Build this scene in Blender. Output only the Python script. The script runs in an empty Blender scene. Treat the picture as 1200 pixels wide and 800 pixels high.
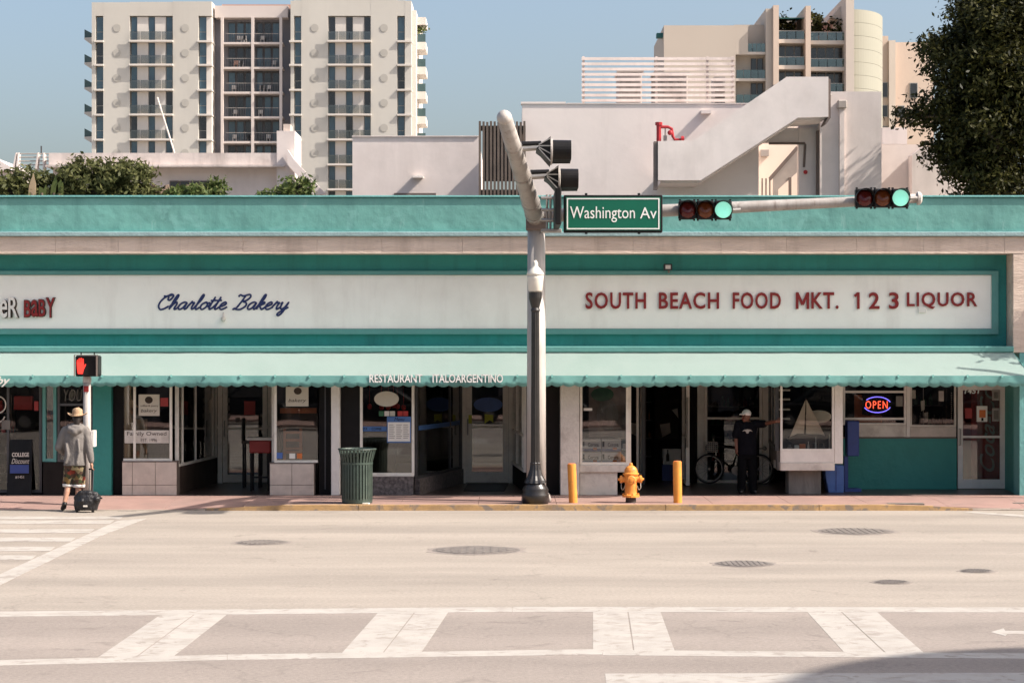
import bpy, bmesh, math, random
import numpy as np
from mathutils import Vector, Matrix, Quaternion
random.seed(7); rng = np.random.default_rng(7)
sc = bpy.context.scene
COL = sc.collection
# ------------------------------------------------------------------ camera
F, H, YH = 2500.0, 2.85, 410.0          # focal length in photo pixels, eye height, horizon row
cam = bpy.data.objects.new('camera', bpy.data.cameras.new('camera')); COL.objects.link(cam)
cam.location = (0, 0, H); cam.rotation_euler = (math.pi/2, 0, 0)
cam.data.sensor_width = 36; cam.data.lens = F/1200*36; cam.data.shift_y = (YH-400)/1200
cam.data.clip_start = 0.1; cam.data.clip_end = 6000
sc.camera = cam
# ------------------------------------------------------------------ sky, sun, exposure
EL, AZ = 44.2, 75.5                      # AZ: from the facade's normal towards the right
S = Vector((math.cos(math.radians(EL))*math.sin(math.radians(AZ)),
            -math.cos(math.radians(EL))*math.cos(math.radians(AZ)), math.sin(math.radians(EL))))
w = bpy.data.worlds.new('World'); sc.world = w; w.use_nodes = True
nt = w.node_tree; nt.nodes.clear()
sky = nt.nodes.new('ShaderNodeTexSky'); sky.sky_type = 'NISHITA'; sky.sun_disc = False
sky.sun_elevation = math.radians(EL); sky.sun_rotation = math.atan2(S.x, S.y)
sky.altitude = 0; sky.air_density = 1.0; sky.dust_density = 4.5; sky.ozone_density = 1.3
bg = nt.nodes.new('ShaderNodeBackground'); bg.inputs['Strength'].default_value = 0.108
out = nt.nodes.new('ShaderNodeOutputWorld')
nt.links.new(sky.outputs[0], bg.inputs[0]); nt.links.new(bg.outputs[0], out.inputs[0])
sun = bpy.data.objects.new('sun', bpy.data.lights.new('sun', 'SUN')); COL.objects.link(sun)
sun.data.energy = 4.2; sun.data.angle = math.radians(0.55); sun.data.color = (1.0, 0.925, 0.835)
sun.rotation_euler = S.to_track_quat('Z', 'Y').to_euler(); sun.location = (30, -6, 40)
vs = sc.view_settings
vs.view_transform = 'Standard'; vs.look = 'None'; vs.exposure = 0.97; vs.gamma = 1; vs.use_curve_mapping = False
# ------------------------------------------------------------------ helpers
def X(px, D): return (px-600)*D/F
def Z(py, D): return H+(YH-py)*D/F
def G(px, py, z=0.0):
    D = F*(H-z)/(py-YH); return (X(px, D), D)
def lin(r, g, b):
    f = lambda c: (c/255/12.92 if c/255 <= .04045 else ((c/255+.055)/1.055)**2.4)
    return (f(r), f(g), f(b), 1)
M = {}
def mat(name, col, rough=.6, var=.12, scale=3.0, bump=0.0, bscale=25.0, metal=0.0, spec=.4, stretch=(1, 1, 1), dirt=None, dscale=.8, damt=.35, emit=None, estr=0):
    """principled material with world-space noise variation, optional stains and bump"""
    m = bpy.data.materials.new(name); m.use_nodes = True; M[name] = m
    n = m.node_tree.nodes; L = m.node_tree.links; p = n['Principled BSDF']
    p.inputs['Roughness'].default_value = rough; p.inputs['Metallic'].default_value = metal
    p.inputs['Specular IOR Level'].default_value = spec
    g = n.new('ShaderNodeNewGeometry'); mp = n.new('ShaderNodeMapping'); mp.inputs['Scale'].default_value = stretch
    L.new(g.outputs['Position'], mp.inputs['Vector'])
    nz = n.new('ShaderNodeTexNoise'); nz.inputs['Scale'].default_value = scale; nz.inputs['Detail'].default_value = 8; nz.inputs['Roughness'].default_value = .62
    L.new(mp.outputs[0], nz.inputs['Vector'])
    r = n.new('ShaderNodeMapRange'); r.inputs[1].default_value = .3; r.inputs[2].default_value = .7; r.inputs[3].default_value = 1-var; r.inputs[4].default_value = 1+var
    L.new(nz.outputs[0], r.inputs[0])
    mx = n.new('ShaderNodeMix'); mx.data_type = 'RGBA'; mx.blend_type = 'MULTIPLY'; mx.inputs[0].default_value = 1
    mx.inputs[6].default_value = (*col[:3], 1); L.new(r.outputs[0], mx.inputs[7])
    cur = mx.outputs[2]
    if dirt:
        n2 = n.new('ShaderNodeTexNoise'); n2.inputs['Scale'].default_value = dscale; n2.inputs['Detail'].default_value = 9; n2.inputs['Roughness'].default_value = .68
        L.new(mp.outputs[0], n2.inputs['Vector'])
        r2 = n.new('ShaderNodeMapRange'); r2.inputs[1].default_value = .48; r2.inputs[2].default_value = .75; r2.inputs[3].default_value = 0; r2.inputs[4].default_value = damt
        L.new(n2.outputs[0], r2.inputs[0])
        m2 = n.new('ShaderNodeMix'); m2.data_type = 'RGBA'; m2.inputs[7].default_value = (*dirt[:3], 1)
        L.new(r2.outputs[0], m2.inputs[0]); L.new(cur, m2.inputs[6]); cur = m2.outputs[2]
    L.new(cur, p.inputs['Base Color'])
    if bump:
        nb = n.new('ShaderNodeTexNoise'); nb.inputs['Scale'].default_value = bscale; nb.inputs['Detail'].default_value = 5
        L.new(mp.outputs[0], nb.inputs['Vector'])
        b = n.new('ShaderNodeBump'); b.inputs['Strength'].default_value = bump; b.inputs['Distance'].default_value = .05
        L.new(nb.outputs[0], b.inputs['Height']); L.new(b.outputs[0], p.inputs['Normal'])
    if emit:
        p.inputs['Emission Color'].default_value = (*emit[:3], 1); p.inputs['Emission Strength'].default_value = estr
    return m
def glassmat(name, refl, tint):
    m = bpy.data.materials.new(name); m.use_nodes = True; M[name] = m
    n = m.node_tree.nodes; L = m.node_tree.links; n.clear()
    o = n.new('ShaderNodeOutputMaterial'); mx = n.new('ShaderNodeMixShader'); t = n.new('ShaderNodeBsdfTransparent'); g = n.new('ShaderNodeBsdfGlossy')
    t.inputs[0].default_value = (*tint, 1); g.inputs['Roughness'].default_value = .015; g.inputs['Color'].default_value = (.95, .95, .95, 1)
    ge = n.new('ShaderNodeNewGeometry'); nz = n.new('ShaderNodeTexNoise'); nz.inputs['Scale'].default_value = .9; nz.inputs['Detail'].default_value = 1
    L.new(ge.outputs['Position'], nz.inputs['Vector']); b = n.new('ShaderNodeBump'); b.inputs['Strength'].default_value = .06; b.inputs['Distance'].default_value = .02
    L.new(nz.outputs[0], b.inputs['Height']); L.new(b.outputs[0], g.inputs['Normal'])
    lw = n.new('ShaderNodeFresnel'); lw.inputs[0].default_value = 1.5
    a = n.new('ShaderNodeMath'); a.operation = 'ADD'; a.inputs[1].default_value = refl; a.use_clamp = True
    L.new(lw.outputs[0], a.inputs[0]); L.new(a.outputs[0], mx.inputs[0]); L.new(t.outputs[0], mx.inputs[1]); L.new(g.outputs[0], mx.inputs[2]); L.new(mx.outputs[0], o.inputs[0])
WL = {}                                   # world location of every object made here
class MB:
    def __init__(s, xf=None): s.v = []; s.f = []; s.xf = xf
    def _add(s, vs, fs):
        k = len(s.v)
        for v in vs:
            v = Vector(v); s.v.append(s.xf @ v if s.xf else v)
        s.f += [tuple(i+k for i in f) for f in fs]; return s
    def box(s, x0, x1, y0, y1, z0, z1):
        if x0 > x1: x0, x1 = x1, x0
        if y0 > y1: y0, y1 = y1, y0
        if z0 > z1: z0, z1 = z1, z0
        return s._add([(x0,y0,z0),(x1,y0,z0),(x1,y1,z0),(x0,y1,z0),(x0,y0,z1),(x1,y0,z1),(x1,y1,z1),(x0,y1,z1)],
                      [(0,3,2,1),(4,5,6,7),(0,1,5,4),(1,2,6,5),(2,3,7,6),(3,0,4,7)])
    def prism(s, poly, axis, a, b):
        n = len(poly)
        P = {'y': lambda p, t: (p[0], t, p[1]), 'x': lambda p, t: (t, p[0], p[1]), 'z': lambda p, t: (p[0], p[1], t)}[axis]
        vs = [P(p, a) for p in poly]+[P(p, b) for p in poly]
        return s._add(vs, [tuple(range(n)), tuple(range(2*n-1, n-1, -1))]+[(i, i+n, (i+1) % n+n, (i+1) % n) for i in range(n)])
    def tube(s, pts, rad, n=10, sq=None):
        pts = [Vector(p) for p in pts]
        if not hasattr(rad, '__len__'): rad = [rad]*len(pts)
        rings = []; up = None
        for i, p in enumerate(pts):
            t = (pts[min(i+1, len(pts)-1)]-pts[max(i-1, 0)])
            if t.length < 1e-9: t = Vector((0, 0, 1))
            t.normalize()
            if up is None: up = Vector((0, 1, 0)) if abs(t.y) < .9 else Vector((1, 0, 0))
            u = up-t*up.dot(t)
            if u.length < 1e-6: u = t.orthogonal()
            u.normalize(); up = u; q = t.cross(u)
            k1, k2 = sq if sq else (1, 1)
            rings.append([p+(u*math.cos(2*math.pi*j/n)*k1+q*math.sin(2*math.pi*j/n)*k2)*rad[i] for j in range(n)])
        fs = []
        for i in range(len(rings)-1):
            fs += [(i*n+j, i*n+(j+1) % n, (i+1)*n+(j+1) % n, (i+1)*n+j) for j in range(n)]
        fs += [tuple(range(n-1, -1, -1)), tuple((len(rings)-1)*n+j for j in range(n))]
        return s._add([v for r in rings for v in r], fs)
    def lathe(s, prof, c=(0, 0, 0), n=20, axis=(0, 0, 1), flute=0, fn=12):
        q = Vector((0, 0, 1)).rotation_difference(Vector(axis)); c = Vector(c); vs = []; m = len(prof)
        for r, z in prof:
            for j in range(n):
                a = 2*math.pi*j/n; rr = r*(1+flute*math.cos(fn*a)) if flute else r
                vs.append(c+q @ Vector((rr*math.cos(a), rr*math.sin(a), z)))
        fs = [(i*n+j, i*n+(j+1) % n, (i+1)*n+(j+1) % n, (i+1)*n+j) for i in range(m-1) for j in range(n)]
        fs += [tuple(range(n-1, -1, -1)), tuple((m-1)*n+j for j in range(n))]
        return s._add(vs, fs)
    def ball(s, c, r, n=12, m=8, sc3=(1, 1, 1)):
        vs = []; c = Vector(c)
        for i in range(1, m):
            th = math.pi*i/m
            for j in range(n):
                a = 2*math.pi*j/n; vs.append(c+Vector((r*sc3[0]*math.sin(th)*math.cos(a), r*sc3[1]*math.sin(th)*math.sin(a), r*sc3[2]*math.cos(th))))
        vs += [c+Vector((0, 0, r*sc3[2])), c-Vector((0, 0, r*sc3[2]))]; t = (m-1)*n
        fs = [(i*n+j, (i+1)*n+j, (i+1)*n+(j+1) % n, i*n+(j+1) % n) for i in range(m-2) for j in range(n)]
        fs += [(t, j, (j+1) % n) for j in range(n)]+[(t+1, (m-2)*n+(j+1) % n, (m-2)*n+j) for j in range(n)]
        return s._add(vs, fs)
    def torus(s, c, R, r, axis=(0, 1, 0), n=32, m=8, a0=0, a1=2*math.pi):
        q = Vector((0, 0, 1)).rotation_difference(Vector(axis)); c = Vector(c); full = abs(a1-a0-2*math.pi) < 1e-6
        k = n if full else n+1; vs = []
        for i in range(k):
            a = a0+(a1-a0)*i/n
            for j in range(m):
                b = 2*math.pi*j/m; vs.append(c+q @ Vector(((R+r*math.cos(b))*math.cos(a), (R+r*math.cos(b))*math.sin(a), r*math.sin(b))))
        fs = [(i*m+j, ((i+1) % k)*m+j, ((i+1) % k)*m+(j+1) % m, i*m+(j+1) % m) for i in range(n) for j in range(m)]
        if not full: fs += [tuple(range(m)), tuple(range((k-1)*m+m-1, (k-1)*m-1, -1))]
        return s._add(vs, fs)
    def build(s, name, m, parent=None, bevel=0, smooth=False, kind=None):
        if not s.v: return None
        lo = Vector([min(v[i] for v in s.v) for i in range(3)]); hi = Vector([max(v[i] for v in s.v) for i in range(3)])
        c = Vector(((lo.x+hi.x)/2, (lo.y+hi.y)/2, lo.z))
        me = bpy.data.meshes.new(name); me.from_pydata([tuple(v-c) for v in s.v], [], s.f); me.validate()
        bm = bmesh.new(); bm.from_mesh(me); bmesh.ops.recalc_face_normals(bm, faces=bm.faces)
        if bevel: bmesh.ops.bevel(bm, geom=bm.edges, offset=bevel, segments=1, affect='EDGES', clamp_overlap=True)
        bm.to_mesh(me); bm.free()
        if smooth: me.shade_smooth(); 
        return obj(name, me, m, c, parent, kind)
def obj(name, me, m, loc, parent=None, kind=None):
    if m is not None and not me.materials: me.materials.append(M[m] if isinstance(m, str) else m)
    o = bpy.data.objects.new(name, me); COL.objects.link(o); loc = Vector(loc); WL[o] = loc
    if parent: o.parent = parent; o.location = loc-WL[parent]
    else: o.location = loc
    if kind: o['kind'] = kind
    return o
def tag(o, label, cat, group=None):
    o['label'] = label; o['category'] = cat
    if group: o['group'] = group
    return o
def thing(name, label, cat, loc=(0, 0, 0), group=None):
    o = bpy.data.objects.new(name, None); COL.objects.link(o); o.location = loc; WL[o] = Vector(loc); o.empty_display_size = .2
    return tag(o, label, cat, group)
def struct(o): o['kind'] = 'structure'; return o
def copy_tree(o, off, parent=None):
    c = o.copy(); COL.objects.link(c); WL[c] = WL[o]+Vector(off)
    if parent: c.parent = parent
    else: c.location = o.location+Vector(off)
    for ch in list(o.children): copy_tree(ch, off, c)
    return c
def text_mesh(body, shear=0, offset=0.0, spacing=1.0, extrude=0.0):
    cu = bpy.data.curves.new('t', 'FONT'); cu.body = body; cu.shear = shear; cu.offset = offset; cu.space_character = spacing; cu.extrude = extrude; cu.resolution_u = 3
    o = bpy.data.objects.new('t', cu); COL.objects.link(o); dg = bpy.context.evaluated_depsgraph_get(); dg.update()
    me = bpy.data.meshes.new_from_object(o.evaluated_get(dg)); bpy.data.objects.remove(o); bpy.data.curves.remove(cu)
    co = np.empty(len(me.vertices)*3); me.vertices.foreach_get('co', co); return me, co.reshape(-1, 3)
def write(parent, body, x0, x1, z0, z1, y, m, name='lettering', depth=.004, each=False, facing='front', **k):
    """words fitted to a box on a plane facing the street"""
    me, co = text_mesh(body, extrude=.5, **k); lo, hi = co.min(0), co.max(0); res = []
    def place(me, co, nm):
        q = np.empty_like(co); q[:, 0] = x0+(co[:, 0]-lo[0])/(hi[0]-lo[0])*(x1-x0); q[:, 2] = z0+(co[:, 1]-lo[1])/(hi[1]-lo[1])*(z1-z0); q[:, 1] = y-(co[:, 2]+.5)*depth
        c = (q.min(0)+q.max(0))/2; c[2] = q[:, 2].min(); me.vertices.foreach_set('co', (q-c).ravel()); me.update()
        me.materials.clear(); return obj(nm, me, m, c, parent)
    if not each: return place(me, co, name)
    for i, ch in enumerate(body):
        if ch == ' ': continue
        m1, c1 = text_mesh(ch, extrude=.5, **k); m2, c2 = text_mesh(body[:i+1], extrude=.5, **k)
        c1 = c1.copy(); c1[:, 0] += c2[:, 0].max()-c1[:, 0].max(); res.append(place(m1, c1, name))
    return res
def beam(mb, a, b, w_, d_):
    """rectangular bar between two points"""
    a, b = Vector(a), Vector(b); t = (b-a).normalized(); u = Vector((0, 1, 0))
    if abs(t.dot(u)) > .95: u = Vector((1, 0, 0))
    u = (u-t*u.dot(t)).normalized(); q = t.cross(u); vs = []
    for p in (a, b):
        for i, j in ((-1, -1), (1, -1), (1, 1), (-1, 1)): vs.append(p+u*i*d_/2+q*j*w_/2)
    mb._add(vs, [(0,1,2,3),(7,6,5,4),(0,4,5,1),(1,5,6,2),(2,6,7,3),(3,7,4,0)]); return mb
def foliage(name, ells, n, size, m, parent, per=26, out=.75, seed=1, aspect=.5, clump=1.15):
    """crown of leaf faces gathered in clumps through ellipsoids (centre, radii)"""
    r = np.random.default_rng(seed); vol = np.array([e[1][0]*e[1][1]*e[1][2] for e in ells])**(2/3); vol /= vol.sum(); P = []; N = []
    for e, v in zip(ells, vol):
        k = max(3, int(n*v/per)); d = r.normal(size=(k, 3)); d /= np.linalg.norm(d, axis=1)[:, None]
        rad = r.uniform(.35, 1.0, (k, 1))**.45; c = np.array(e[0])+d*rad*np.array(e[1])*r.uniform(.85, 1.12, (k, 1))
        q = r.normal(size=(k, per, 3))*size*clump; q[:, :, 2] *= .7
        P.append((c[:, None]+q).reshape(-1, 3)); N.append(np.repeat(d, per, 0))
    P = np.concatenate(P); N = np.concatenate(N); k = len(P)
    nn = N*out+r.normal(size=(k, 3))*.7+np.array([0, 0, .45]); nn /= np.linalg.norm(nn, axis=1)[:, None]
    t = r.normal(size=(k, 3)); t -= nn*(t*nn).sum(1)[:, None]; t /= np.linalg.norm(t, axis=1)[:, None]; b = np.cross(nn, t)
    s = size*r.uniform(.6, 1.25, (k, 1)); A = P-t*s; B = P+b*s*aspect-nn*s*.12; Cc = P+t*s; Dd = P-b*s*aspect-nn*s*.12
    V = np.stack([A, B, Cc, Dd], 1).reshape(-1, 3); c0 = np.array([(V[:, 0].min()+V[:, 0].max())/2, (V[:, 1].min()+V[:, 1].max())/2, V[:, 2].min()]); V = V-c0
    me = bpy.data.meshes.new(name); me.vertices.add(4*k); me.vertices.foreach_set('co', V.ravel()); me.loops.add(4*k); me.loops.foreach_set('vertex_index', np.arange(4*k, dtype=np.int32))
    me.polygons.add(k); me.polygons.foreach_set('loop_start', np.arange(0, 4*k, 4, dtype=np.int32)); me.polygons.foreach_set('loop_total', np.full(k, 4, dtype=np.int32)); me.update(); me.validate()
    return obj(name, me, m, c0, parent)
def blob(name, parts, m, parent, voxel=.009, smooth=6, at=(0, 0, 0)):
    """one continuous skin over overlapping tapered limbs: parts are tubes (points, radii, squash) and balls"""
    mb = MB()
    for p in parts:
        if p[0] == 'b': mb.ball(p[1], p[2], 14, 10, p[3] if len(p) > 3 else (1, 1, 1))
        elif p[0] == 'loft': # horizontal ellipses
            vs = []; n = 16
            for c, rx, ry in p[1]: vs += [(c[0]+rx*math.cos(2*math.pi*j/n), c[1]+ry*math.sin(2*math.pi*j/n), c[2]) for j in range(n)]
            k = len(p[1]); mb._add(vs, [(i*n+j, i*n+(j+1) % n, (i+1)*n+(j+1) % n, (i+1)*n+j) for i in range(k-1) for j in range(n)]+[tuple(range(n-1, -1, -1)), tuple((k-1)*n+j for j in range(n))])
        else:
            mb.tube(p[1], p[2], 12)
            for q, r in ((p[1][0], p[2][0]), (p[1][-1], p[2][-1])): mb.ball(q, r*.98, 12, 8)
            for q, r in zip(p[1][1:-1], p[2][1:-1]): mb.ball(q, r*.99, 12, 8)
    me = bpy.data.meshes.new(name); me.from_pydata([tuple(v) for v in mb.v], [], mb.f)
    bm = bmesh.new(); bm.from_mesh(me); bmesh.ops.recalc_face_normals(bm, faces=bm.faces); bm.to_mesh(me); bm.free()
    o = bpy.data.objects.new('t', me); COL.objects.link(o)
    a = o.modifiers.new('r', 'REMESH'); a.mode = 'VOXEL'; a.voxel_size = voxel
    if smooth: b = o.modifiers.new('s', 'SMOOTH'); b.iterations = smooth; b.factor = .5
    dg = bpy.context.evaluated_depsgraph_get(); me2 = bpy.data.meshes.new_from_object(o.evaluated_get(dg)); bpy.data.objects.remove(o)
    me2.name = name; me2.shade_smooth(); me2.materials.clear()
    return obj(name, me2, m, Vector(at), parent)
def spline(pts, k=5):
    pts = [Vector((*p, 0)) if len(p) == 2 else Vector(p) for p in pts]; o = []
    for i in range(len(pts)-1):
        a, b, c, d = pts[max(i-1, 0)], pts[i], pts[i+1], pts[min(i+2, len(pts)-1)]
        for j in range(k):
            t = j/k; o.append(.5*((2*b)+(c-a)*t+(2*a-5*b+4*c-d)*t*t+(3*b-a-3*c+d)*t**3))
    return o+[pts[-1]]
# ------------------------------------------------------------------ materials
mat('asphalt', (.300, .259, .218), .9, .10, .8, .25, 90, dirt=(.20, .170, .146), dscale=.42, damt=.6, stretch=(.3, 1.1, 1))
mat('asphalt_patch', (.262, .222, .193), .9, .10, 1.2, .25, 90, dirt=(.185, .155, .136), dscale=.6, damt=.5)
mat('road_paint', (.372, .340, .304), .8, .09, 2, .2, 80, dirt=(.27, .235, .20), dscale=3.2, damt=1.0)
mat('pavement_pink', (.285, .178, .15), .85, .12, 2.2, .2, 60, dirt=(.17, .13, .115), dscale=.9, damt=.55)
mat('kerb_concrete', (.34, .28, .23), .9, .15, 3, .3, 40, dirt=(.08, .065, .055), dscale=1.1, damt=.8)
mat('kerb_yellow', (.44, .275, .125), .85, .18, 3, .25, 40, dirt=(.16, .12, .09), dscale=2.0, damt=.95)
mat('gutter_stain', (.12, .10, .09), .9, .3, 2.5)
mat('iron', (.19, .165, .146), .7, .25, 8, .3, 60, metal=.3)
mat('ground_far', (.28, .25, .21), .95, .15, .2)
mat('teal_stucco', (.125, .315, .28), .62, .13, 1.4, .45, 3.2, dirt=(.085, .225, .205), dscale=.9, damt=.5)
mat('teal_paint', (.03, .255, .23), .6, .10, 1.2, .25, 9, dirt=(.03, .165, .155), dscale=.7, damt=.5)
mat('teal_frame', (.10, .275, .25), .55, .08, 2, .12, 14)
mat('teal_wall', (.035, .235, .21), .55, .12, 1.2, .3, 8, dirt=(.02, .11, .10), dscale=1.2, damt=.5)
mat('teal_blue', (.13, .33, .315), .6, .1, 2, .2, 10)
mat('ledge_grey', (.24, .34, .345), .6, .15, 3, .2, 20)
mat('travertine', (.62, .50, .415), .75, .13, 2.6, .35, 26, stretch=(.35, 1, 2.6), dirt=(.38, .28, .22), dscale=2.2, damt=.55)
mat('sign_white', (.88, .85, .775), .5, .045, .8, .05, 8, dirt=(.66, .61, .54), dscale=.6, damt=.4)
mat('awning_mint', (.23, .50, .46), .8, .06, 1.6, .1, 30, dirt=(.18, .40, .37), dscale=.9, damt=.5)
mat('awning_faded', (.455, .565, .525), .85, .05, 1.1, .1, 30, dirt=(.37, .515, .47), dscale=.5, damt=.6)
mat('white_paint', (.76, .70, .645), .55, .10, 2, .15, 22, dirt=(.38, .31, .27), dscale=2.0, damt=.55)
mat('off_white', (.62, .56, .50), .6, .12, 2, .2, 22, dirt=(.26, .20, .17), dscale=2.6, damt=.7)
mat('alu', (.82, .755, .67), .45, .10, 3, .08, 30, dirt=(.2, .16, .13), dscale=3, damt=.5)
mat('alu_dark', (.085, .082, .084), .45, .15, 4, metal=.4)
mat('black', (.014, .012, .012), .45, .2, 5, spec=.12)
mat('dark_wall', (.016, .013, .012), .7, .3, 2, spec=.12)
mat('dark_brown', (.055, .038, .030), .55, .3, 3, spec=.12)
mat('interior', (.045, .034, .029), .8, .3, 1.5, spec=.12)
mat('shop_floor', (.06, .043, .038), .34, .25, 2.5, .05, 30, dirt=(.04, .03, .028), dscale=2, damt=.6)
mat('tile', (.54, .455, .395), .4, .12, 3.5, .05, 30, dirt=(.27, .21, .18), dscale=2.5, damt=.5)
mat('granite', (.12, .10, .095), .5, .75, 14, .2, 30)
mat('stone_grey', (.17, .15, .135), .8, .35, 5, .3, 20, stretch=(1, 1, .25))
mat('red_letter', (.23, .014, .013), .5, .08, 4)
mat('blue_letter', (.014, .026, .105), .5, .08, 4)
mat('bright_red', (.42, .025, .02), .45, .12, 5)
mat('crimson_dark', (.30, .028, .024), .5, .2, 3)
mat('orange', (.62, .17, .045), .6, .1, 5)
mat('blue_band', (.06, .14, .34), .5, .12, 4)
mat('blue_box', (.035, .06, .22), .5, .2, 3, dirt=(.02, .025, .07), dscale=3, damt=.5)
mat('blue_light', (.07, .14, .38), .5, .15, 3)
mat('paper', (.74, .70, .64), .7, .06, 3)
mat('poster_cream', (.55, .49, .41), .7, .1, 3, dirt=(.25, .2, .16), dscale=3, damt=.4)
mat('tan_board', (.34, .24, .15), .7, .15, 2)
mat('yellow_note', (.50, .50, .05), .6, .1, 4)
mat('wood_orange', (.42, .12, .045), .5, .25, 6)
mat('wood_dark', (.05, .028, .018), .5, .25, 6)
mat('sail', (.72, .58, .45), .8, .12, 3)
mat('bottle_green', (.03, .10, .05), .2, .3, 6)
mat('bottle_amber', (.22, .09, .02), .2, .3, 6)
mat('pole_white', (.37, .338, .312), .5, .14, 2.2, .1, 25, stretch=(1, 1, .4), dirt=(.22, .175, .15), dscale=2.4, damt=.75)
mat('pole_grey', (.40, .365, .335), .5, .18, 2.2, .1, 25, stretch=(1, 1, .35), dirt=(.55, .5, .46), dscale=1.6, damt=.8)
mat('galvanised', (.36, .335, .31), .4, .15, 6, metal=.6)
mat('lamp_black', (.022, .019, .018), .32, .3, 5, spec=.5)
mat('lamp_globe', (.72, .67, .58), .45, .05, 4)
mat('signal_black', (.010, .009, .009), .5, .25, 5, spec=.2)
mat('lens_red', (.085, .010, .008), .2, .15, 20)
mat('lens_amber', (.12, .030, .008), .2, .15, 20)
mat('lens_green', (.1, .5, .4), .3, .1, 30, emit=(.30, .74, .56), estr=.5)
mat('hand_red', (.6, .03, .02), .4, .1, 40, emit=(1, .045, .03), estr=.6)
mat('street_green', (.003, .115, .066), .4, .05, 4)
mat('sign_letter', (.80, .79, .75), .4, .03, 4)
mat('bin_green', (.045, .065, .053), .45, .2, 6, dirt=(.10, .115, .09), dscale=5, damt=.5)
mat('bin_inside', (.012, .014, .012), .8, .2, 6)
mat('hydrant_yellow', (.70, .255, .045), .5, .12, 7, .15, 40, dirt=(.45, .15, .03), dscale=6, damt=.6)
mat('hydrant_dark', (.05, .035, .03), .7, .3, 8)
mat('bollard_yellow', (.70, .275, .045), .55, .10, 5, .1, 30, dirt=(.40, .17, .04), dscale=4, damt=.6)
mat('chain', (.35, .31, .27), .4, .1, 8, metal=.7)
mat('skin', (.36, .19, .125), .55, .08, 12)
mat('skin_dark', (.16, .065, .04), .55, .08, 12)
mat('hoodie', (.155, .14, .13), .95, .12, 9, .4, 14)
mat('hair', (.018, .012, .010), .6, .3, 30)
mat('straw', (.36, .235, .14), .8, .2, 14, .3, 120)
mat('cap_white', (.68, .64, .60), .8, .05, 10)
mat('shirt_black', (.006, .006, .009), .95, .2, 10, .3, 14, spec=.1)
mat('trousers_black', (.004, .004, .005), .95, .2, 10, .3, 12, spec=.1)
mat('shoe_black', (.012, .010, .010), .5, .2, 12)
mat('bag_black', (.014, .013, .014), .45, .35, 14, .6, 18)
mat('rubber', (.012, .011, .011), .7, .2, 9)
mat('rim_grey', (.30, .27, .24), .35, .1, 9, metal=.8)
mat('leaf_dark', (.040, .058, .018), .5, .3, 1.2, spec=.15)
mat('leaf_olive', (.085, .095, .030), .55, .3, 1.4, spec=.15)
mat('leaf_bright', (.10, .135, .040), .55, .3, 1.4, spec=.15)
mat('bark', (.12, .085, .06), .9, .3, 6, .6, 12)
mat('white_wall', (.69, .605, .565), .8, .05, .35, .18, 1.6, dirt=(.50, .43, .40), dscale=.5, damt=.6)
mat('white_wall_weathered', (.62, .54, .50), .8, .08, .5, .3, 2.5, dirt=(.33, .27, .24), dscale=.9, damt=.75)
mat('screen_brown', (.115, .085, .068), .7, .2, 3)
mat('edge_brown', (.15, .115, .10), .7, .15, 3)
mat('unit_grey', (.33, .29, .26), .6, .12, 2)
mat('cream_inner', (.74, .62, .52), .8, .05, .5)
mat('pipe_red', (.36, .02, .025), .4, .15, 5)
mat('tower_cream', (.52, .49, .44), .8, .05, .08, dirt=(.45, .41, .36), dscale=.05, damt=.6)
mat('tower_slab', (.60, .55, .50), .8, .04, .1)
mat('tower_pink', (.58, .505, .465), .8, .05, .1)
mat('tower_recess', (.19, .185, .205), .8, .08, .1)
mat('porthole', (.40, .375, .335), .7, .05, .3)
mat('salmon', (.50, .29, .215), .8, .08, .2)
mat('peach', (.56, .44, .355), .8, .05, .1)
mat('rt_cream', (.48, .41, .345), .8, .04, .1)
mat('rt_light', (.54, .465, .40), .8, .04, .1)
mat('drum_green', (.275, .265, .215), .8, .04, .1)
mat('teal_cloth', (.03, .12, .12), .8, .1, .5)
mat('tinted_blue', (.045, .085, .115), .12, .35, .35, spec=.9)
mat('tinted_dark', (.022, .022, .025), .12, .4, .35, spec=.8)
mat('rail_glass', (.06, .10, .10), .15, .2, .5, spec=.6)
mat('rail_grey', (.30, .285, .26), .3, .1, .5, spec=.6)
mat('clutter', (.20, .15, .13), .8, .7, 2.2)
mat('neon_red', (.9, .1, .05), .4, .0, 1, emit=(1, .09, .04), estr=1.6)
mat('neon_blue', (.2, .15, .9), .4, .0, 1, emit=(.20, .16, 1.0), estr=1.3)
mat('opp_wall', (.20, .165, .145), .8, .2, .5)
mat('deco_wall', (.6, .56, .5), .8, .06, .4)
glassmat('glass', .035, (.88, .88, .86)); glassmat('glass_mirror', .13, (.78, .78, .76)); glassmat('glass_clear', .01, (.9, .9, .88)); glassmat('tower_glass', .08, (.42, .60, .60)); glassmat('glass_rail', .06, (.66, .66, .64))
def leafvar(nm, lo, hi):
    m = M[nm]; n = m.node_tree.nodes; L = m.node_tree.links; g = n.new('ShaderNodeNewGeometry'); r = n.new('ShaderNodeValToRGB')
    r.color_ramp.elements[0].color = (*lo, 1); r.color_ramp.elements[1].color = (*hi, 1); L.new(g.outputs['Random Per Island'], r.inputs[0])
    L.new(r.outputs[0], n['Principled BSDF'].inputs['Base Color'])
leafvar('leaf_dark', (.010, .013, .004), (.075, .070, .018)); leafvar('leaf_olive', (.05, .058, .018), (.135, .135, .052)); leafvar('leaf_bright', (.055, .085, .022), (.15, .17, .06))

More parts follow.
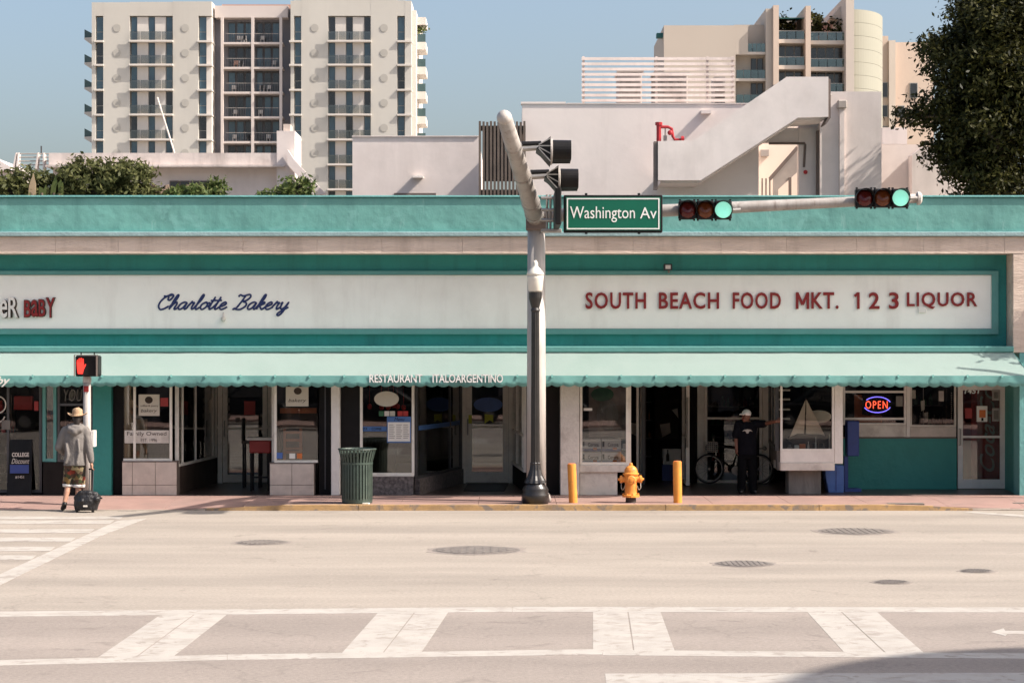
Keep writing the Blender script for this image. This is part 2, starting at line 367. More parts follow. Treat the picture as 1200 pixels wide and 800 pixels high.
def roadgrain(nm):
    """fine aggregate speckle and hairline cracks over the worn asphalt"""
    m = M[nm]; n = m.node_tree.nodes; L = m.node_tree.links; p = n['Principled BSDF']; src = p.inputs['Base Color'].links[0].from_socket
    g = n.new('ShaderNodeNewGeometry'); z = n.new('ShaderNodeTexNoise'); z.inputs['Scale'].default_value = 22; z.inputs['Detail'].default_value = 4; z.inputs['Roughness'].default_value = .8; L.new(g.outputs['Position'], z.inputs['Vector'])
    r = n.new('ShaderNodeMapRange'); r.inputs[1].default_value = .3; r.inputs[2].default_value = .7; r.inputs[3].default_value = .78; r.inputs[4].default_value = 1.18; L.new(z.outputs[0], r.inputs[0])
    wn = n.new('ShaderNodeTexNoise'); wn.inputs['Scale'].default_value = 1.3; wn.inputs['Detail'].default_value = 5; L.new(g.outputs['Position'], wn.inputs['Vector'])
    ad = n.new('ShaderNodeVectorMath'); ad.operation = 'MULTIPLY_ADD'; ad.inputs[1].default_value = (1.6, 1.6, 0); L.new(wn.outputs['Color'], ad.inputs[0]); L.new(g.outputs['Position'], ad.inputs[2])
    v = n.new('ShaderNodeTexVoronoi'); v.feature = 'DISTANCE_TO_EDGE'; v.inputs['Scale'].default_value = .22; L.new(ad.outputs[0], v.inputs['Vector'])
    cr = n.new('ShaderNodeMapRange'); cr.inputs[1].default_value = .0; cr.inputs[2].default_value = .006; cr.inputs[3].default_value = .86; cr.inputs[4].default_value = 1; L.new(v.outputs['Distance'], cr.inputs[0])
    mu = n.new('ShaderNodeMath'); mu.operation = 'MULTIPLY'; L.new(r.outputs[0], mu.inputs[0]); L.new(cr.outputs[0], mu.inputs[1])
    mp = n.new('ShaderNodeMapping'); mp.inputs['Scale'].default_value = (.018, .75, 0); L.new(g.outputs['Position'], mp.inputs['Vector']); tn = n.new('ShaderNodeTexNoise'); tn.inputs['Scale'].default_value = 1; tn.inputs['Detail'].default_value = 3; L.new(mp.outputs[0], tn.inputs['Vector'])
    tr = n.new('ShaderNodeMapRange'); tr.inputs[1].default_value = .35; tr.inputs[2].default_value = .62; tr.inputs[3].default_value = .89; tr.inputs[4].default_value = 1.04; L.new(tn.outputs[0], tr.inputs[0])
    mu2 = n.new('ShaderNodeMath'); mu2.operation = 'MULTIPLY'; L.new(mu.outputs[0], mu2.inputs[0]); L.new(tr.outputs[0], mu2.inputs[1]); mu = mu2
    x = n.new('ShaderNodeMix'); x.data_type = 'RGBA'; x.blend_type = 'MULTIPLY'; x.inputs[0].default_value = 1; L.new(src, x.inputs[6]); L.new(mu.outputs[0], x.inputs[7]); L.new(x.outputs[2], p.inputs['Base Color'])
roadgrain('asphalt'); roadgrain('asphalt_patch')

def streak(nm, col, amt, sx=2.6, sz=.22, lo=.52, hi=.74):
    """rain streaks and patched paint running down a wall"""
    m = M[nm]; n = m.node_tree.nodes; L = m.node_tree.links; p = n['Principled BSDF']; src = p.inputs['Base Color'].links[0].from_socket
    g = n.new('ShaderNodeNewGeometry'); mp = n.new('ShaderNodeMapping'); mp.inputs['Scale'].default_value = (sx, sx, sz); L.new(g.outputs['Position'], mp.inputs['Vector'])
    z = n.new('ShaderNodeTexNoise'); z.inputs['Scale'].default_value = 1; z.inputs['Detail'].default_value = 7; z.inputs['Roughness'].default_value = .65; L.new(mp.outputs[0], z.inputs['Vector'])
    r = n.new('ShaderNodeMapRange'); r.inputs[1].default_value = lo; r.inputs[2].default_value = hi; r.inputs[3].default_value = 0; r.inputs[4].default_value = amt; L.new(z.outputs[0], r.inputs[0])
    x = n.new('ShaderNodeMix'); x.data_type = 'RGBA'; x.inputs[7].default_value = (*col, 1); L.new(r.outputs[0], x.inputs[0]); L.new(src, x.inputs[6]); L.new(x.outputs[2], p.inputs['Base Color'])
streak('teal_stucco', (.06, .17, .16), .55); streak('teal_stucco', (.30, .48, .45), .35, 5, 1.2, .62, .72); streak('sign_white', (.58, .52, .46), .35, 1.8, .3); streak('teal_paint', (.02, .10, .095), .4); streak('white_wall', (.40, .34, .31), .35, .9, .12)
streak('white_wall_weathered', (.22, .18, .16), .6, 1.2, .12); streak('awning_mint', (.10, .22, .21), .4, 1.4, .9, .5, .7); streak('awning_faded', (.35, .46, .42), .4, 1.1, 1.1, .5, .72); streak('tower_cream', (.36, .33, .29), .3, .25, .02); streak('travertine', (.32, .24, .19), .5, 3, .5); streak('pole_white', (.16, .12, .10), .6, 9, .8, .55, .7); streak('pole_grey', (.55, .50, .46), .6, 7, .7, .5, .6)

for nm, f in (('awning_faded', .5), ('awning_mint', .4)):   # thin fabric lets some sun through
    m = M[nm]; n = m.node_tree.nodes; L = m.node_tree.links; p = n['Principled BSDF']; t = n.new('ShaderNodeBsdfTranslucent'); x = n.new('ShaderNodeMixShader'); x.inputs[0].default_value = f
    L.new(p.inputs['Base Color'].links[0].from_socket, t.inputs[0]); L.new(p.outputs[0], x.inputs[1]); L.new(t.outputs[0], x.inputs[2]); L.new(x.outputs[0], n['Material Output'].inputs[0])

for nm in ('leaf_dark', 'leaf_olive', 'leaf_bright'):      # leaves pass some light
    m = M[nm]; n = m.node_tree.nodes; L = m.node_tree.links; p = n['Principled BSDF']; t = n.new('ShaderNodeBsdfTranslucent'); x = n.new('ShaderNodeMixShader'); x.inputs[0].default_value = .32
    L.new(p.inputs['Base Color'].links[0].from_socket, t.inputs[0]); L.new(p.outputs[0], x.inputs[1]); L.new(t.outputs[0], x.inputs[2]); L.new(x.outputs[0], n['Material Output'].inputs[0])
def blotch(nm, col, amt, sc, lo, hi):
    """oil drips and scuffs with their own outline"""
    m = M[nm]; n = m.node_tree.nodes; L = m.node_tree.links; p = n['Principled BSDF']; src = p.inputs['Base Color'].links[0].from_socket
    g = n.new('ShaderNodeNewGeometry'); z = n.new('ShaderNodeTexNoise'); z.inputs['Scale'].default_value = sc; z.inputs['Detail'].default_value = 6; z.inputs['Roughness'].default_value = .6; z.inputs['Distortion'].default_value = .8; L.new(g.outputs['Position'], z.inputs['Vector'])
    r = n.new('ShaderNodeMapRange'); r.inputs[1].default_value = lo; r.inputs[2].default_value = hi; r.inputs[3].default_value = 0; r.inputs[4].default_value = amt; L.new(z.outputs[0], r.inputs[0])
    x = n.new('ShaderNodeMix'); x.data_type = 'RGBA'; x.inputs[7].default_value = (*col, 1); L.new(r.outputs[0], x.inputs[0]); L.new(src, x.inputs[6]); L.new(x.outputs[2], p.inputs['Base Color'])
blotch('asphalt', (.16, .135, .115), .55, 1.6, .62, .72); blotch('asphalt_patch', (.15, .125, .108), .6, 1.9, .60, .70); blotch('road_paint', (.26, .225, .195), .85, 4.5, .56, .64)
blotch('hydrant_yellow', (.22, .08, .03), .8, 14, .62, .68); blotch('bollard_yellow', (.35, .16, .06), .8, 9, .60, .68); blotch('kerb_yellow', (.20, .165, .14), .9, 3, .54, .62); blotch('teal_stucco', (.16, .36, .33), .5, 1.3, .58, .62)
# ================================================================== ground, road, pavement
struct(MB().box(-3000, 3000, -1500, 4500, -1.0, -.02).build('ground', 'ground_far'))
struct(MB().box(-70, 70, 3.6, 37.9, -.3, 0).build('road', 'asphalt'))
struct(MB().box(-70, 70, 3.7, G(600, 714.5)[1], -.002, .0015).build('lane_surface', 'asphalt_patch'))
KY = 37.9; PT = .10
def zr(x):
    pts = [(-99, .008), (X(205, KY), .008), (X(335, KY), PT), (X(1075, KY), PT), (X(1150, KY), .02), (99, .02)]
    for (a, za), (b, zb) in zip(pts, pts[1:]):
        if a <= x <= b: return za+(zb-za)*(x-a)/(b-a)
pav = struct(MB().box(-30, 30, 38.06, 40.43, -.3, -.012).build('pavement', 'kerb_concrete'))
def wedge(mb, x0, x1, y0, y1, zf0, zf1, zb, lo=-.1):
    return mb._add([(x0,y0,lo),(x1,y0,lo),(x1,y1,lo),(x0,y1,lo),(x0,y0,zf0),(x1,y0,zf1),(x1,y1,zb),(x0,y1,zb)], [(0,3,2,1),(4,5,6,7),(0,1,5,4),(1,2,6,5),(2,3,7,6),(3,0,4,7)])
x = -16.0
while x < 16:
    for (y0, y1) in ((38.056, 39.24), (39.252, 40.43)):
        b_ = MB(); f0, f1 = (zr(x), zr(x+1.40)) if y0 < 39 else (PT, PT)
        wedge(b_, x, x+1.392, y0, y1, f0, f1, PT); b_.build('paving_slab', 'pavement_pink', pav)
    x += 1.40
kerb = struct(MB().box(-30, 30, 37.92, 38.04, -.3, -.03).build('kerb', 'kerb_concrete'))
x = X(600, KY)-2.73*5
while x < 14:
    c = x+1.36; b_ = MB(); n = 4
    for k in range(n):
        xa, xb = x+.005+k*(2.72/n), x+.005+(k+1)*(2.72/n)
        wedge(b_, xa, xb, KY, 38.05, zr(xa), zr(xb), min(zr(xa), zr(xb))+.001 if k else zr(xa)+.001, -.2)
    b_.build('kerb_stone', 'kerb_yellow' if -4.3 < c < 8.6 else 'kerb_concrete', kerb); x += 2.73
struct(MB().box(-70, 70, -2.0, 3.59, -.3, .1).build('near_pavement', 'pavement_pink'))
# painted markings: corners read off the photograph and laid on the road
def paint(name, px, label, z=.004, m='road_paint', group=None):
    P = [G(a, b) for a, b in px]; return struct(MB().prism(P, 'z', z-.003, z).build(name, m))
def line_px(px0, py0, px1, py1, t): return [(px0, py0-t/2), (px1, py1-t/2), (px1, py1+t/2), (px0, py0+t/2)]
for q in (line_px(-60, 720, 600, 713.8, 6), line_px(600.5, 713.8, 1260, 714.5, 6)): paint('lane_line', q, '')
for q in (line_px(-60, 778, 266, 770, 6.4), line_px(266.5, 770, 706, 763.5, 6.4), line_px(706.5, 764.5, 1260, 769, 6.4)): paint('lane_line', q, '')
paint('stop_line', [(709, 789), (1270, 788), (1290, 812), (712, 812)], '')
for q in ([(189, 719.6), (228, 719), (158, 769.6), (113, 771)], [(229.5, 719), (268, 718.2), (203, 768.8), (160, 769.6)],
          [(444, 716.6), (486, 716.3), (448, 764.6), (400, 765.4)], [(487.5, 716.3), (526, 716), (494, 763.6), (449.5, 764.5)],
          [(695, 716.6), (735, 716.6), (742, 763), (695, 762.4)], [(736.6, 716.6), (774, 716.7), (791, 763), (743.6, 763)],
          [(946, 717), (985, 717), (1037, 765), (990, 764.6)], [(986.5, 717), (1028, 717.2), (1084, 765.4), (1039, 765)]):
    q = [(q[0][0]-(q[3][0]-q[0][0])*.03, q[0][1]-1.6), (q[1][0]-(q[2][0]-q[1][0])*.03, q[1][1]-1.6), (q[2][0]+(q[2][0]-q[1][0])*.03, q[2][1]+1.8), (q[3][0]+(q[3][0]-q[0][0])*.03, q[3][1]+1.8)]; paint('hatch_bar', q, '', .0034)
paint('arrow_mark', [(1161, 740.5), (1176, 736), (1178, 739), (1230, 739.5), (1230, 743), (1180, 743), (1178, 745)], '')
paint('crosswalk_line', [(-60, 715), (-60, 700), (138, 610), (172, 607.5), (118, 628)], '', .0055)
for (py, t) in ((606.5, 3.2), (611.5, 4), (622, 4.4), (632, 4.6), (643, 5), (653, 5)):
    xr = 138-(py-610)*2.19-2; paint('crosswalk_bar', [(-60, py-t/2), (xr+1, py-t/2), (xr-t*1.1, py+t/2), (-60, py+t/2)], '')
#cu = spline([(150, 608.6), (210, 604.5), (262, 601), (330, 599.4), (420, 599)], 6)
#paint('gutter', [(p.x, p.y-1.1) for p in cu]+[(p.x, p.y+1.0) for p in reversed(cu)], '', .0065, 'gutter_stain')
paint('ramp_edge', [(1128, 600.2), (1210, 606.5), (1210, 603.8), (1140, 599.3)], '', .004)
# covers in the road
def cover(px, py, wpx, lab, grate=False):
    x, y = G(px, py); r = wpx*y/F/2; t = thing('manhole_cover', lab, 'manhole', (x, y, 0), 'covers set in the road')
    MB().prism([(x+r*(1.22+.10*math.sin(k*2.3+px))*math.cos(k*.393), y+r*(1.22+.10*math.cos(k*1.7+px))*math.sin(k*.393)) for k in range(16)], 'z', 0, .0028).build('asphalt_collar', 'asphalt_patch', t)
    MB().lathe([(r*1.06, -.05), (r*1.06, .004), (r*.98, .006)], (x, y, 0), 28).build('frame_ring', 'iron', t)
    MB().lathe([(r*.95, .0065), (r*.95, .011), (r*.9, .013)], (x, y, 0), 28).build('lid', 'iron', t)
    mb = MB()
    for k in range(-4, 5):
        xx = k*r*.19; hh = math.sqrt(max(0, (r*.84)**2-xx*xx))
        if hh > .05: mb.box(x+xx-r*.035, x+xx+r*.035, y-hh, y+hh, .012, .018)
    mb.build('ribs', 'iron', t)
cover(307, 635.5, 58, 'dark manhole cover left of centre, nearest the green litter bin')
cover(558, 644.5, 98, 'widest dark manhole cover in front of the lamp post', True)
cover(1003, 622.5, 84, 'wide manhole cover farthest back, in front of the blue boxes')
cover(872, 660.5, 66, 'dark textured manhole cover below the right bollard', True)
cover(1045, 682, 40, 'small valve cover nearest the hatched lane on the right')
cover(1145, 669, 38, 'small valve cover close to the right edge of the road')
for k, (px0, px1, lab) in enumerate(((114, 124, 'small dark utility lid beside the wheeled bag'), (139, 161, 'dark utility lid on the ramp right of the wheeled bag'), (176, 200, 'second dark utility lid on the ramp, nearest the kerb line'), (1040, 1082, 'long thin utility lid on the pink pavement before the teal wall'), (1186, 1210, 'dark utility lid at the right edge of the pavement'))):
    py = 594.5 if k < 3 else (589.5 if k == 3 else 587); z = (.05 if k < 3 else .1)
    x0, y = G(px0, py, z); x1, _ = G(px1, py, z); zz = zr(x0)+(PT-zr(x0))*(y-38.05)/1.2
    zz = max(zz, zr(x1)+(PT-zr(x1))*(y-38.05)/1.2)
    tag(MB().box(x0, x1, y-.12, y+.12, zz-.02, zz+.004).build('utility_lid', 'iron'), lab, 'lid', 'lids in the pavement')
# ================================================================== the turquoise shop building
YF = 40.4; s_ = YF/F; XL = -13.0; XR = 10.25; YB = 44.2
shop = thing('shop_building', 'long low turquoise shop row with travertine band and white sign fascia', 'building', (-1.4, 46, 0))
zz = lambda py: Z(py, YF)
rfy = YF+.54
MB().box(XL, X(1187, YF), rfy, YF+.9, 2.75, zz(297)-.002).build('fascia_wall', 'teal_paint', shop)
MB().box(XL, XR, YF+.03, YF+.35, zz(271), zz(231.5)).build('parapet', 'teal_stucco', shop, .012)
MB().box(XL, XR, YF-.01, YF+.40, zz(231.3), zz(229)).build('coping', 'teal_blue', shop, .008)
MB().box(XL, XR, YF-.075, YF+.5, zz(277.2)+.002, zz(272)).build('cornice_ledge', 'ledge_grey', shop, .01)
MB().box(XL, XR, YF-.035, YF+.5, zz(272)+.002, zz(270.2)).build('cornice_fillet', 'teal_blue', shop)
MB().box(XL+.01, XR-.01, YF+.58, YF+.88, zz(297)+.004, zz(277)-.003).build('band_backing', 'dark_brown', shop)
bx = XL; k = 0
band = MB().box(XL, XL+.02, YF+.01, YF+.02, zz(296), zz(278)).build('stone_band', 'travertine', shop)
while bx < XR-.05:
    L_ = random.uniform(1.15, 1.75); e = min(bx+L_, XR)
    MB().box(bx+.002, e-.002, YF+random.uniform(-.002, .003), YF+.57, zz(297), zz(277.5)).build('stone_slab', 'travertine', band); bx = e
MB().box(X(1187.3, YF), XR, YF+.004, YF+.9, 2.80, zz(297)-.003).build('stone_column', 'travertine', shop, .008)
MB().box(X(1195, YF), XR, YF+.012, YF+.5, PT, 2.797).build('corner_pilaster', 'teal_blue', shop)
MB().box(XL, XR, YF+.91, 52, 4.85, 4.98).build('roof', 'ledge_grey', shop)
MB().box(XL, XL+.2, YF+.91, 52, PT, 4.84).build('side_wall', 'teal_paint', shop); MB().box(XR-.2, XR, YF+.91, 52, PT, 4.84).build('side_wall', 'teal_paint', shop)
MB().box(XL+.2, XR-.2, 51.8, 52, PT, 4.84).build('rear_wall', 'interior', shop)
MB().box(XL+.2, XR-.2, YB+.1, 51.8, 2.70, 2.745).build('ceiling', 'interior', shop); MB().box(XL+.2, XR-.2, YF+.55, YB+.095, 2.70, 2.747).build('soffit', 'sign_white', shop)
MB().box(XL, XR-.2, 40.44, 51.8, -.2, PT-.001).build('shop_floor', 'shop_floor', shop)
YS = YF+.483; zs = lambda py: Z(py, YS)
# recessed sign frame and boards
fr = MB(); x1 = X(1170, YF+.44)
fr.box(XL, x1, YF+.44, rfy-.001, zs(322), zs(317.5)); fr.box(XL, x1, YF+.44, rfy-.001, zs(391.5), zs(385.3)); fr.box(X(1162.5, YF+.44), x1, YF+.44, rfy-.001, zs(385.2), zs(322.1))
fr.build('sign_frame', 'teal_frame', shop)
sgn = MB().box(XL, X(1162, YS), YF+.485, rfy-.001, zs(385), zs(322.3)).build('sign_board', 'sign_white', shop)
ysg = YF+.483
for wd, a, b in (('SOUTH', 686, 757), ('BEACH', 772, 842.5), ('FOOD', 858.5, 915), ('KT.', 950.5, 982.5), ('2', 1018, 1030.5), ('3', 1041.5, 1053), ('LIQUOR', 1062.5, 1145)):
    write(sgn, wd, X(a, YS), X(b, YS), zs(362), zs(342.5), ysg-.012, 'red_letter', 'letter', .022, True, offset=.018, spacing=1.12)
def strokes(px, segs):
    mb = MB()
    for i, (p, q) in enumerate(segs): beam(mb, (X(p[0], YS), ysg-.024+i*.0004, zs(p[1])), (X(q[0], YS), ysg-.024+i*.0004, zs(q[1])), (.05), .02)
    mb.build('letter', 'red_letter', sgn)
strokes(0, [((934, 362), (934, 342.5)), ((946.5, 342.5), (946.5, 362)), ((934.3, 343.5), (940.3, 357)), ((940.3, 357), (946.2, 343.5))])
strokes(0, [((1005.6, 342.6), (1005.6, 362)), ((1005, 344), (1001.2, 347))])
write(sgn, 'R', X(10.5, YS), X(21.5, YS), zs(372), zs(348), ysg-.01, 'white_paint', 'letter', .05, True, offset=.012)
write(sgn, 'e', X(.5, YS), X(9.2, YS), zs(372.5), zs(351), ysg-.01, 'white_paint', 'letter', .05, True, offset=.012)
write(sgn, 'R', X(12, YS), X(23, YS), zs(372.3), zs(348.6), ysg-.004, 'dark_brown', 'letter_edge', .04, True, offset=.03)
write(sgn, 'e', X(1.5, YS), X(10.5, YS), zs(372.8), zs(351.4), ysg-.004, 'dark_brown', 'letter_edge', .04, True, offset=.03)
for ch, a, b, t, u in (('B', 29, 36.5, 352, 371.5), ('a', 37.3, 45, 351.5, 371), ('B', 46, 53.5, 351, 370.8), ('y', 54.5, 64.5, 349, 371.8)):
    write(sgn, ch.upper() if ch == 'y' else ch, X(a, YS), X(b, YS), zs(u), zs(t), ysg-.012, 'red_letter', 'letter', .045, True, offset=.012)
    write(sgn, ch.upper() if ch == 'y' else ch, X(a-.5, YS), X(b+1.1, YS), zs(u+.5), zs(t-.6), ysg-.004, 'dark_brown', 'letter_edge', .04, True, offset=.03)
GL = {'a': ([[(.75,.9),(.45,1),(.12,.7),(.08,.25),(.3,0),(.6,.25),(.78,.95),(.74,.3),(.87,.02),(1.1,.3)]], 1.02),
 'e': ([[(0,.3),(.35,.5),(.62,.75),(.45,1),(.15,.75),(.1,.3),(.35,0),(.65,.1),(.9,.35)]], .82),
 'h': ([[(0,.3),(.35,1.3),(.4,1.9),(.25,1.95),(.15,1.2),(.12,0)], [(.12,.1),(.3,.75),(.55,1),(.68,.7),(.62,.2),(.75,0),(1,.3)]], .96),
 'r': ([[(0,.3),(.2,.9),(.25,1.1),(.3,.9),(.55,.92),(.5,.4),(.62,.02),(.9,.3)]], .8),
 'l': ([[(0,.3),(.35,1.3),(.4,1.9),(.25,2),(.15,1.2),(.15,.3),(.3,0),(.6,.3)]], .56),
 'o': ([[(.45,1),(.12,.7),(.12,.25),(.4,0),(.7,.3),(.7,.8),(.45,1),(.6,.85),(.95,.9)]], .88),
 't': ([[(0,.3),(.25,1),(.3,1.7),(.25,1),(.22,.3),(.35,0),(.65,.3)], [(.0,1.2),(.58,1.26)]], .62),
 'k': ([[(0,.3),(.35,1.3),(.4,1.9),(.25,2),(.15,1.2),(.12,0)], [(.12,.3),(.35,.8),(.6,1),(.65,.8),(.3,.5),(.5,.2),(.7,0),(.95,.3)]], .9),
 'y': ([[(0,.7),(.1,1),(.12,.4),(.3,.05),(.6,.3),(.75,1),(.7,.2),(.6,-.5),(.35,-.85),(.15,-.65),(.4,-.25),(1,.3)]], .95),
 'C': ([[(.2,1.95),(.3,1.72),(.55,1.85),(.9,2.08),(1.2,1.85),(1.05,1.3),(.8,1.35),(.75,1.75)], [(1.0,1.98),(.5,1.8),(.12,1.2),(.12,.5),(.5,0),(.9,.1),(1.25,.45)]], 1.35),
 'B': ([[(0,1.75),(.12,2.0),(.5,1.85),(1.1,2.05),(1.35,1.7),(1.1,1.25),(.75,1.1),(1.2,.9),(1.3,.45),(.95,.02),(.5,0),(.1,.2)], [(.75,1.9),(.6,1),(.4,.2),(.05,.0)]], 1.55)}
def script(word, x0, x1, zb, zt, y, m, parent, wd=.028):
    glyphs = []; cx = 0
    for ch in word:
        if ch == ' ': cx += .75; continue
        st, adv = GL[ch]; glyphs.append([[(cx+p[0]+.42*p[1], p[1]) for p in s] for s in st]); cx += adv
    allx = [p[0] for g in glyphs for s in g for p in s]; a, b = min(allx), max(allx); kx = (x1-x0)/(b-a); kz = (zt-zb)/2
    for g in glyphs:
        mb = MB()
        for s in g:
            pts = spline([((x0+(p[0]-a)*kx), zb+p[1]*kz) for p in s], 5)
            mb.tube([(p.x, y, p.y) for p in pts], wd, 8, (.45, 1))
        mb.build('letter', m, parent)
script('Charlotte Bakery', X(186, YS), X(338.5, YS), zs(362.5), zs(345.5), ysg-.01, 'blue_letter', sgn, .0175)
lamp = MB().lathe([(.02, 0), (.045, .03), (.045, .08), (.02, .1)], (X(262, YS), ysg-.05, zs(377)), 10); lamp.tube([(X(262, YS), ysg-.05, zs(372)), (X(262, YS), ysg, zs(366))], .012, 6)
lamp.build('sign_hook', 'off_white', shop)
MB().box(X(1076, YS), X(1085, YS), ysg-.03, ysg-.001, zs(366), zs(359.5)).build('sign_chip', 'paper', sgn)
sp = thing('flood_light', 'small dark flood light on the sign frame above the food market letters', 'lamp', (X(784, YF), YF+.15, zz(318)))
MB().box(X(779, YF), X(789, YF), YF+.25, YF+.37, zz(316), zz(308.5)).build('housing', 'lamp_black', sp, .01); MB().tube([(X(785, YF), YF+.3, zz(316)), (X(786, YF), YF+.52, zz(319))], .02, 8).build('bracket', 'edge_brown', sp)
MB().box(X(781, YF), X(787, YF), YF+.246, YF+.2495, zz(314.5), zz(310)).build('lens', 'off_white', sp)
# awning ----------------------------------------------------------------
aw = thing('shop_awning', 'long mint fabric awning with scalloped valance over the shopfronts', 'awning', (-1.4, 40.1, 2.2))
YA = 39.75; zt, zf, zb = Z(411.5, 40.36), Z(440, YA), Z(453.2, YA); xl, xrt, xrf = XL-.1, X(1186.5, 40.36), X(1209, YA)
mb = MB()
n = 60; rows = 6; rr = random.Random(3); jit = [[rr.uniform(-.006, .006) for _ in range(n+1)] for _ in range(rows+1)]
vt = []
for i in range(rows+1):
    t = i/rows
    for j in range(n+1):
        u = j/n; xr_ = xrt+(xrf-xrt)*t; vt.append((xl+(xr_-xl)*u, 40.36+(YA-40.36)*t, zt+(zf-zt)*t-.018*math.sin(math.pi*t)*(.6+.4*math.cos(j*2.1))+(jit[i][j] if 0 < i < rows else 0)))
k = len(vt); vt2 = [(a, b+.004, c-.012) for a, b, c in vt]
fs = [(i*(n+1)+j, i*(n+1)+j+1, (i+1)*(n+1)+j+1, (i+1)*(n+1)+j) for i in range(rows) for j in range(n)]
mb._add(vt+vt2, fs+[tuple(q+k for q in reversed(f)) for f in fs]); mb.build('canopy', 'awning_faded', aw, smooth=True)
ns = int((xrf-xl)/.212); per = 8; top = []; bot = []; xs = []
for j in range(ns*per+1):
    u = j/(ns*per); xx = xl+(xrf-xl)*u; ph = (j % per)/per; d = abs(math.sin(math.pi*j/per)); xs.append(xx)
    wv = .012*math.sin(xx*5.1)+.008*math.sin(xx*11.3)
    top.append((xx, YA-.004, zf-.004)); bot.append((xx, YA-.02+wv, zb+.03-.034*d+.006*math.sin(xx*2.3)))
k = len(top); mid = [((a[0]), (a[1]+b[1])/2-.006, (a[2]*.45+b[2]*.55)) for a, b in zip(top, bot)]
mb = MB(); V_ = top+mid+bot; V2 = [(a, b+.008, c) for a, b, c in V_]; fs = [(i*k+j, i*k+j+1, (i+1)*k+j+1, (i+1)*k+j) for i in range(2) for j in range(k-1)]
mb._add(V_+V2, fs+[tuple(q+3*k for q in reversed(f)) for f in fs]+[(2*k+j, 2*k+j+1, 5*k+j+1, 5*k+j) for j in range(k-1)]); val = mb.build('valance', 'awning_mint', aw, smooth=True)
mb = MB(); mb._add([(xrt, 40.36, zt), (xrf, YA, zf), (xrf, YA, zb+.03), (xrt+.02, 40.36, zb+.06), (xrt-.01, 40.36, zt), (xrf-.01, YA, zf), (xrf-.01, YA, zb+.03), (xrt+.01, 40.36, zb+.06)], [(0,1,2,3),(7,6,5,4),(0,4,5,1),(1,5,6,2),(2,6,7,3),(3,7,4,0)]); mb.build('end_cheek', 'awning_mint', aw)
MB().tube([(xl, YA+.01, zf-.012), (xrf, YA+.01, zf-.012)], .016, 8).build('front_bar', 'teal_frame', aw)
bx = MB(); bx.box(xl, X(1186.8, YF), 40.3, rfy-.002, Z(412.6, 40.3), Z(405.6, 40.3)); bx.build('roller_box', 'teal_frame', aw, .015)
xx = xl+.3
while xx < xrf-.1:
    mb = MB(); beam(mb, (xx, YA-.012, zf+.012), (xx, YA-.03, zf-.035), .035, .012); mb.build('seam_tab', 'awning_mint', val)
    if int(xx*10) % 2 == 0: beam(MB(), (xx, 40.6, 2.3), (xx, YA+.03, zf-.02), .02, .02).build('support_arm', 'alu_dark', aw)
    xx += .645
write(val, 'RESTAURANT', X(433, YA), X(495, YA), Z(448.2, YA), Z(438.3, YA), YA-.026, 'sign_letter', 'lettering', .004, offset=.02)
write(val, 'RESTAURANT', X(433, YA), X(495, YA), Z(448.2, YA), Z(438.3, YA), YA-.0235, 'dark_brown', 'lettering', .004, offset=.035)
write(val, 'ITALOARGENTINO', X(507, YA), X(589.5, YA), Z(448.2, YA), Z(438.3, YA), YA-.026, 'sign_letter', 'lettering', .004, offset=.02)
write(val, 'ITALOARGENTINO', X(507, YA), X(589.5, YA), Z(448.2, YA), Z(438.3, YA), YA-.0235, 'dark_brown', 'lettering', .004, offset=.035)
write(val, 'Baby', X(-18, YA), X(12.5, YA), Z(453, YA), Z(441, YA), YA-.03, 'paper', 'lettering', .004, shear=.35, offset=.02)
# shopfronts -------------------------------------------------------------
def glazing(a, b, z0, z1, fw=.05, fd=.07, rails=(), mulls=(), fm='alu', gm='glass', name='window', parent=shop, edges=(1, 1, 1, 1)):
    """framed glazing between two plan points; each cell has its own pane"""
    a, b = Vector((*a, 0)), Vector((*b, 0)); L_ = (b-a).length; ang = math.atan2(b.y-a.y, b.x-a.x)
    T = Matrix.Translation(a) @ Matrix.Rotation(ang, 4, 'Z'); f = MB(T)
    l, r, bo, to = edges
    if l: f.box(0, fw, -fd/2, fd/2, z0, z1)
    if r: f.box(L_-fw, L_, -fd/2, fd/2, z0, z1)
    xa, xb = (fw if l else 0), (L_-fw if r else L_)
    if bo: f.box(xa, xb, -fd/2+.003, fd/2-.003, z0, z0+fw*bo)
    if to: f.box(xa, xb, -fd/2+.003, fd/2-.003, z1-fw, z1)
    rl = sorted(z for z in rails); ml = sorted(mulls)
    for z in rl: f.box(xa, xb, -fd/2+.006, fd/2-.006, z-.022, z+.022)
    for q in ml: f.box(q-.022, q+.022, -fd/2+.009, fd/2-.009, z0+.005, z1-.005)
    o = f.build(name, fm, parent)
    zs = [z0+fw*.5*bo]+rl+[z1-fw*.5*to]; xs_ = [xa-.01*l]+ml+[xb+.01*r]
    for i in range(len(zs)-1):
        for j in range(len(xs_)-1): MB(T).box(xs_[j], xs_[j+1], -.004, .004, zs[i], zs[i+1]).build('pane', gm, o)
    return o
def door(a, b, z0, z1, rail, fw=.09, fm='alu', gm='glass', hside=0):
    o = glazing(a, b, z0+.012, z1, fw, .06, (rail,), (), fm, gm, 'door', shop, (1, 1, 1.8, 1))
    t = 0.04 if hside == 0 else .96; hx = a[0]+(b[0]-a[0])*t; hy = a[1]+(b[1]-a[1])*t
    MB().tube([(hx, hy-.035, rail-.16), (hx, hy-.085, rail-.15), (hx, hy-.085, rail+.15), (hx, hy-.035, rail+.16)], .014, 8).build('handle', 'galvanised', o); return o
TOP = 2.69
FX = lambda px, D=YF: X(px, D)
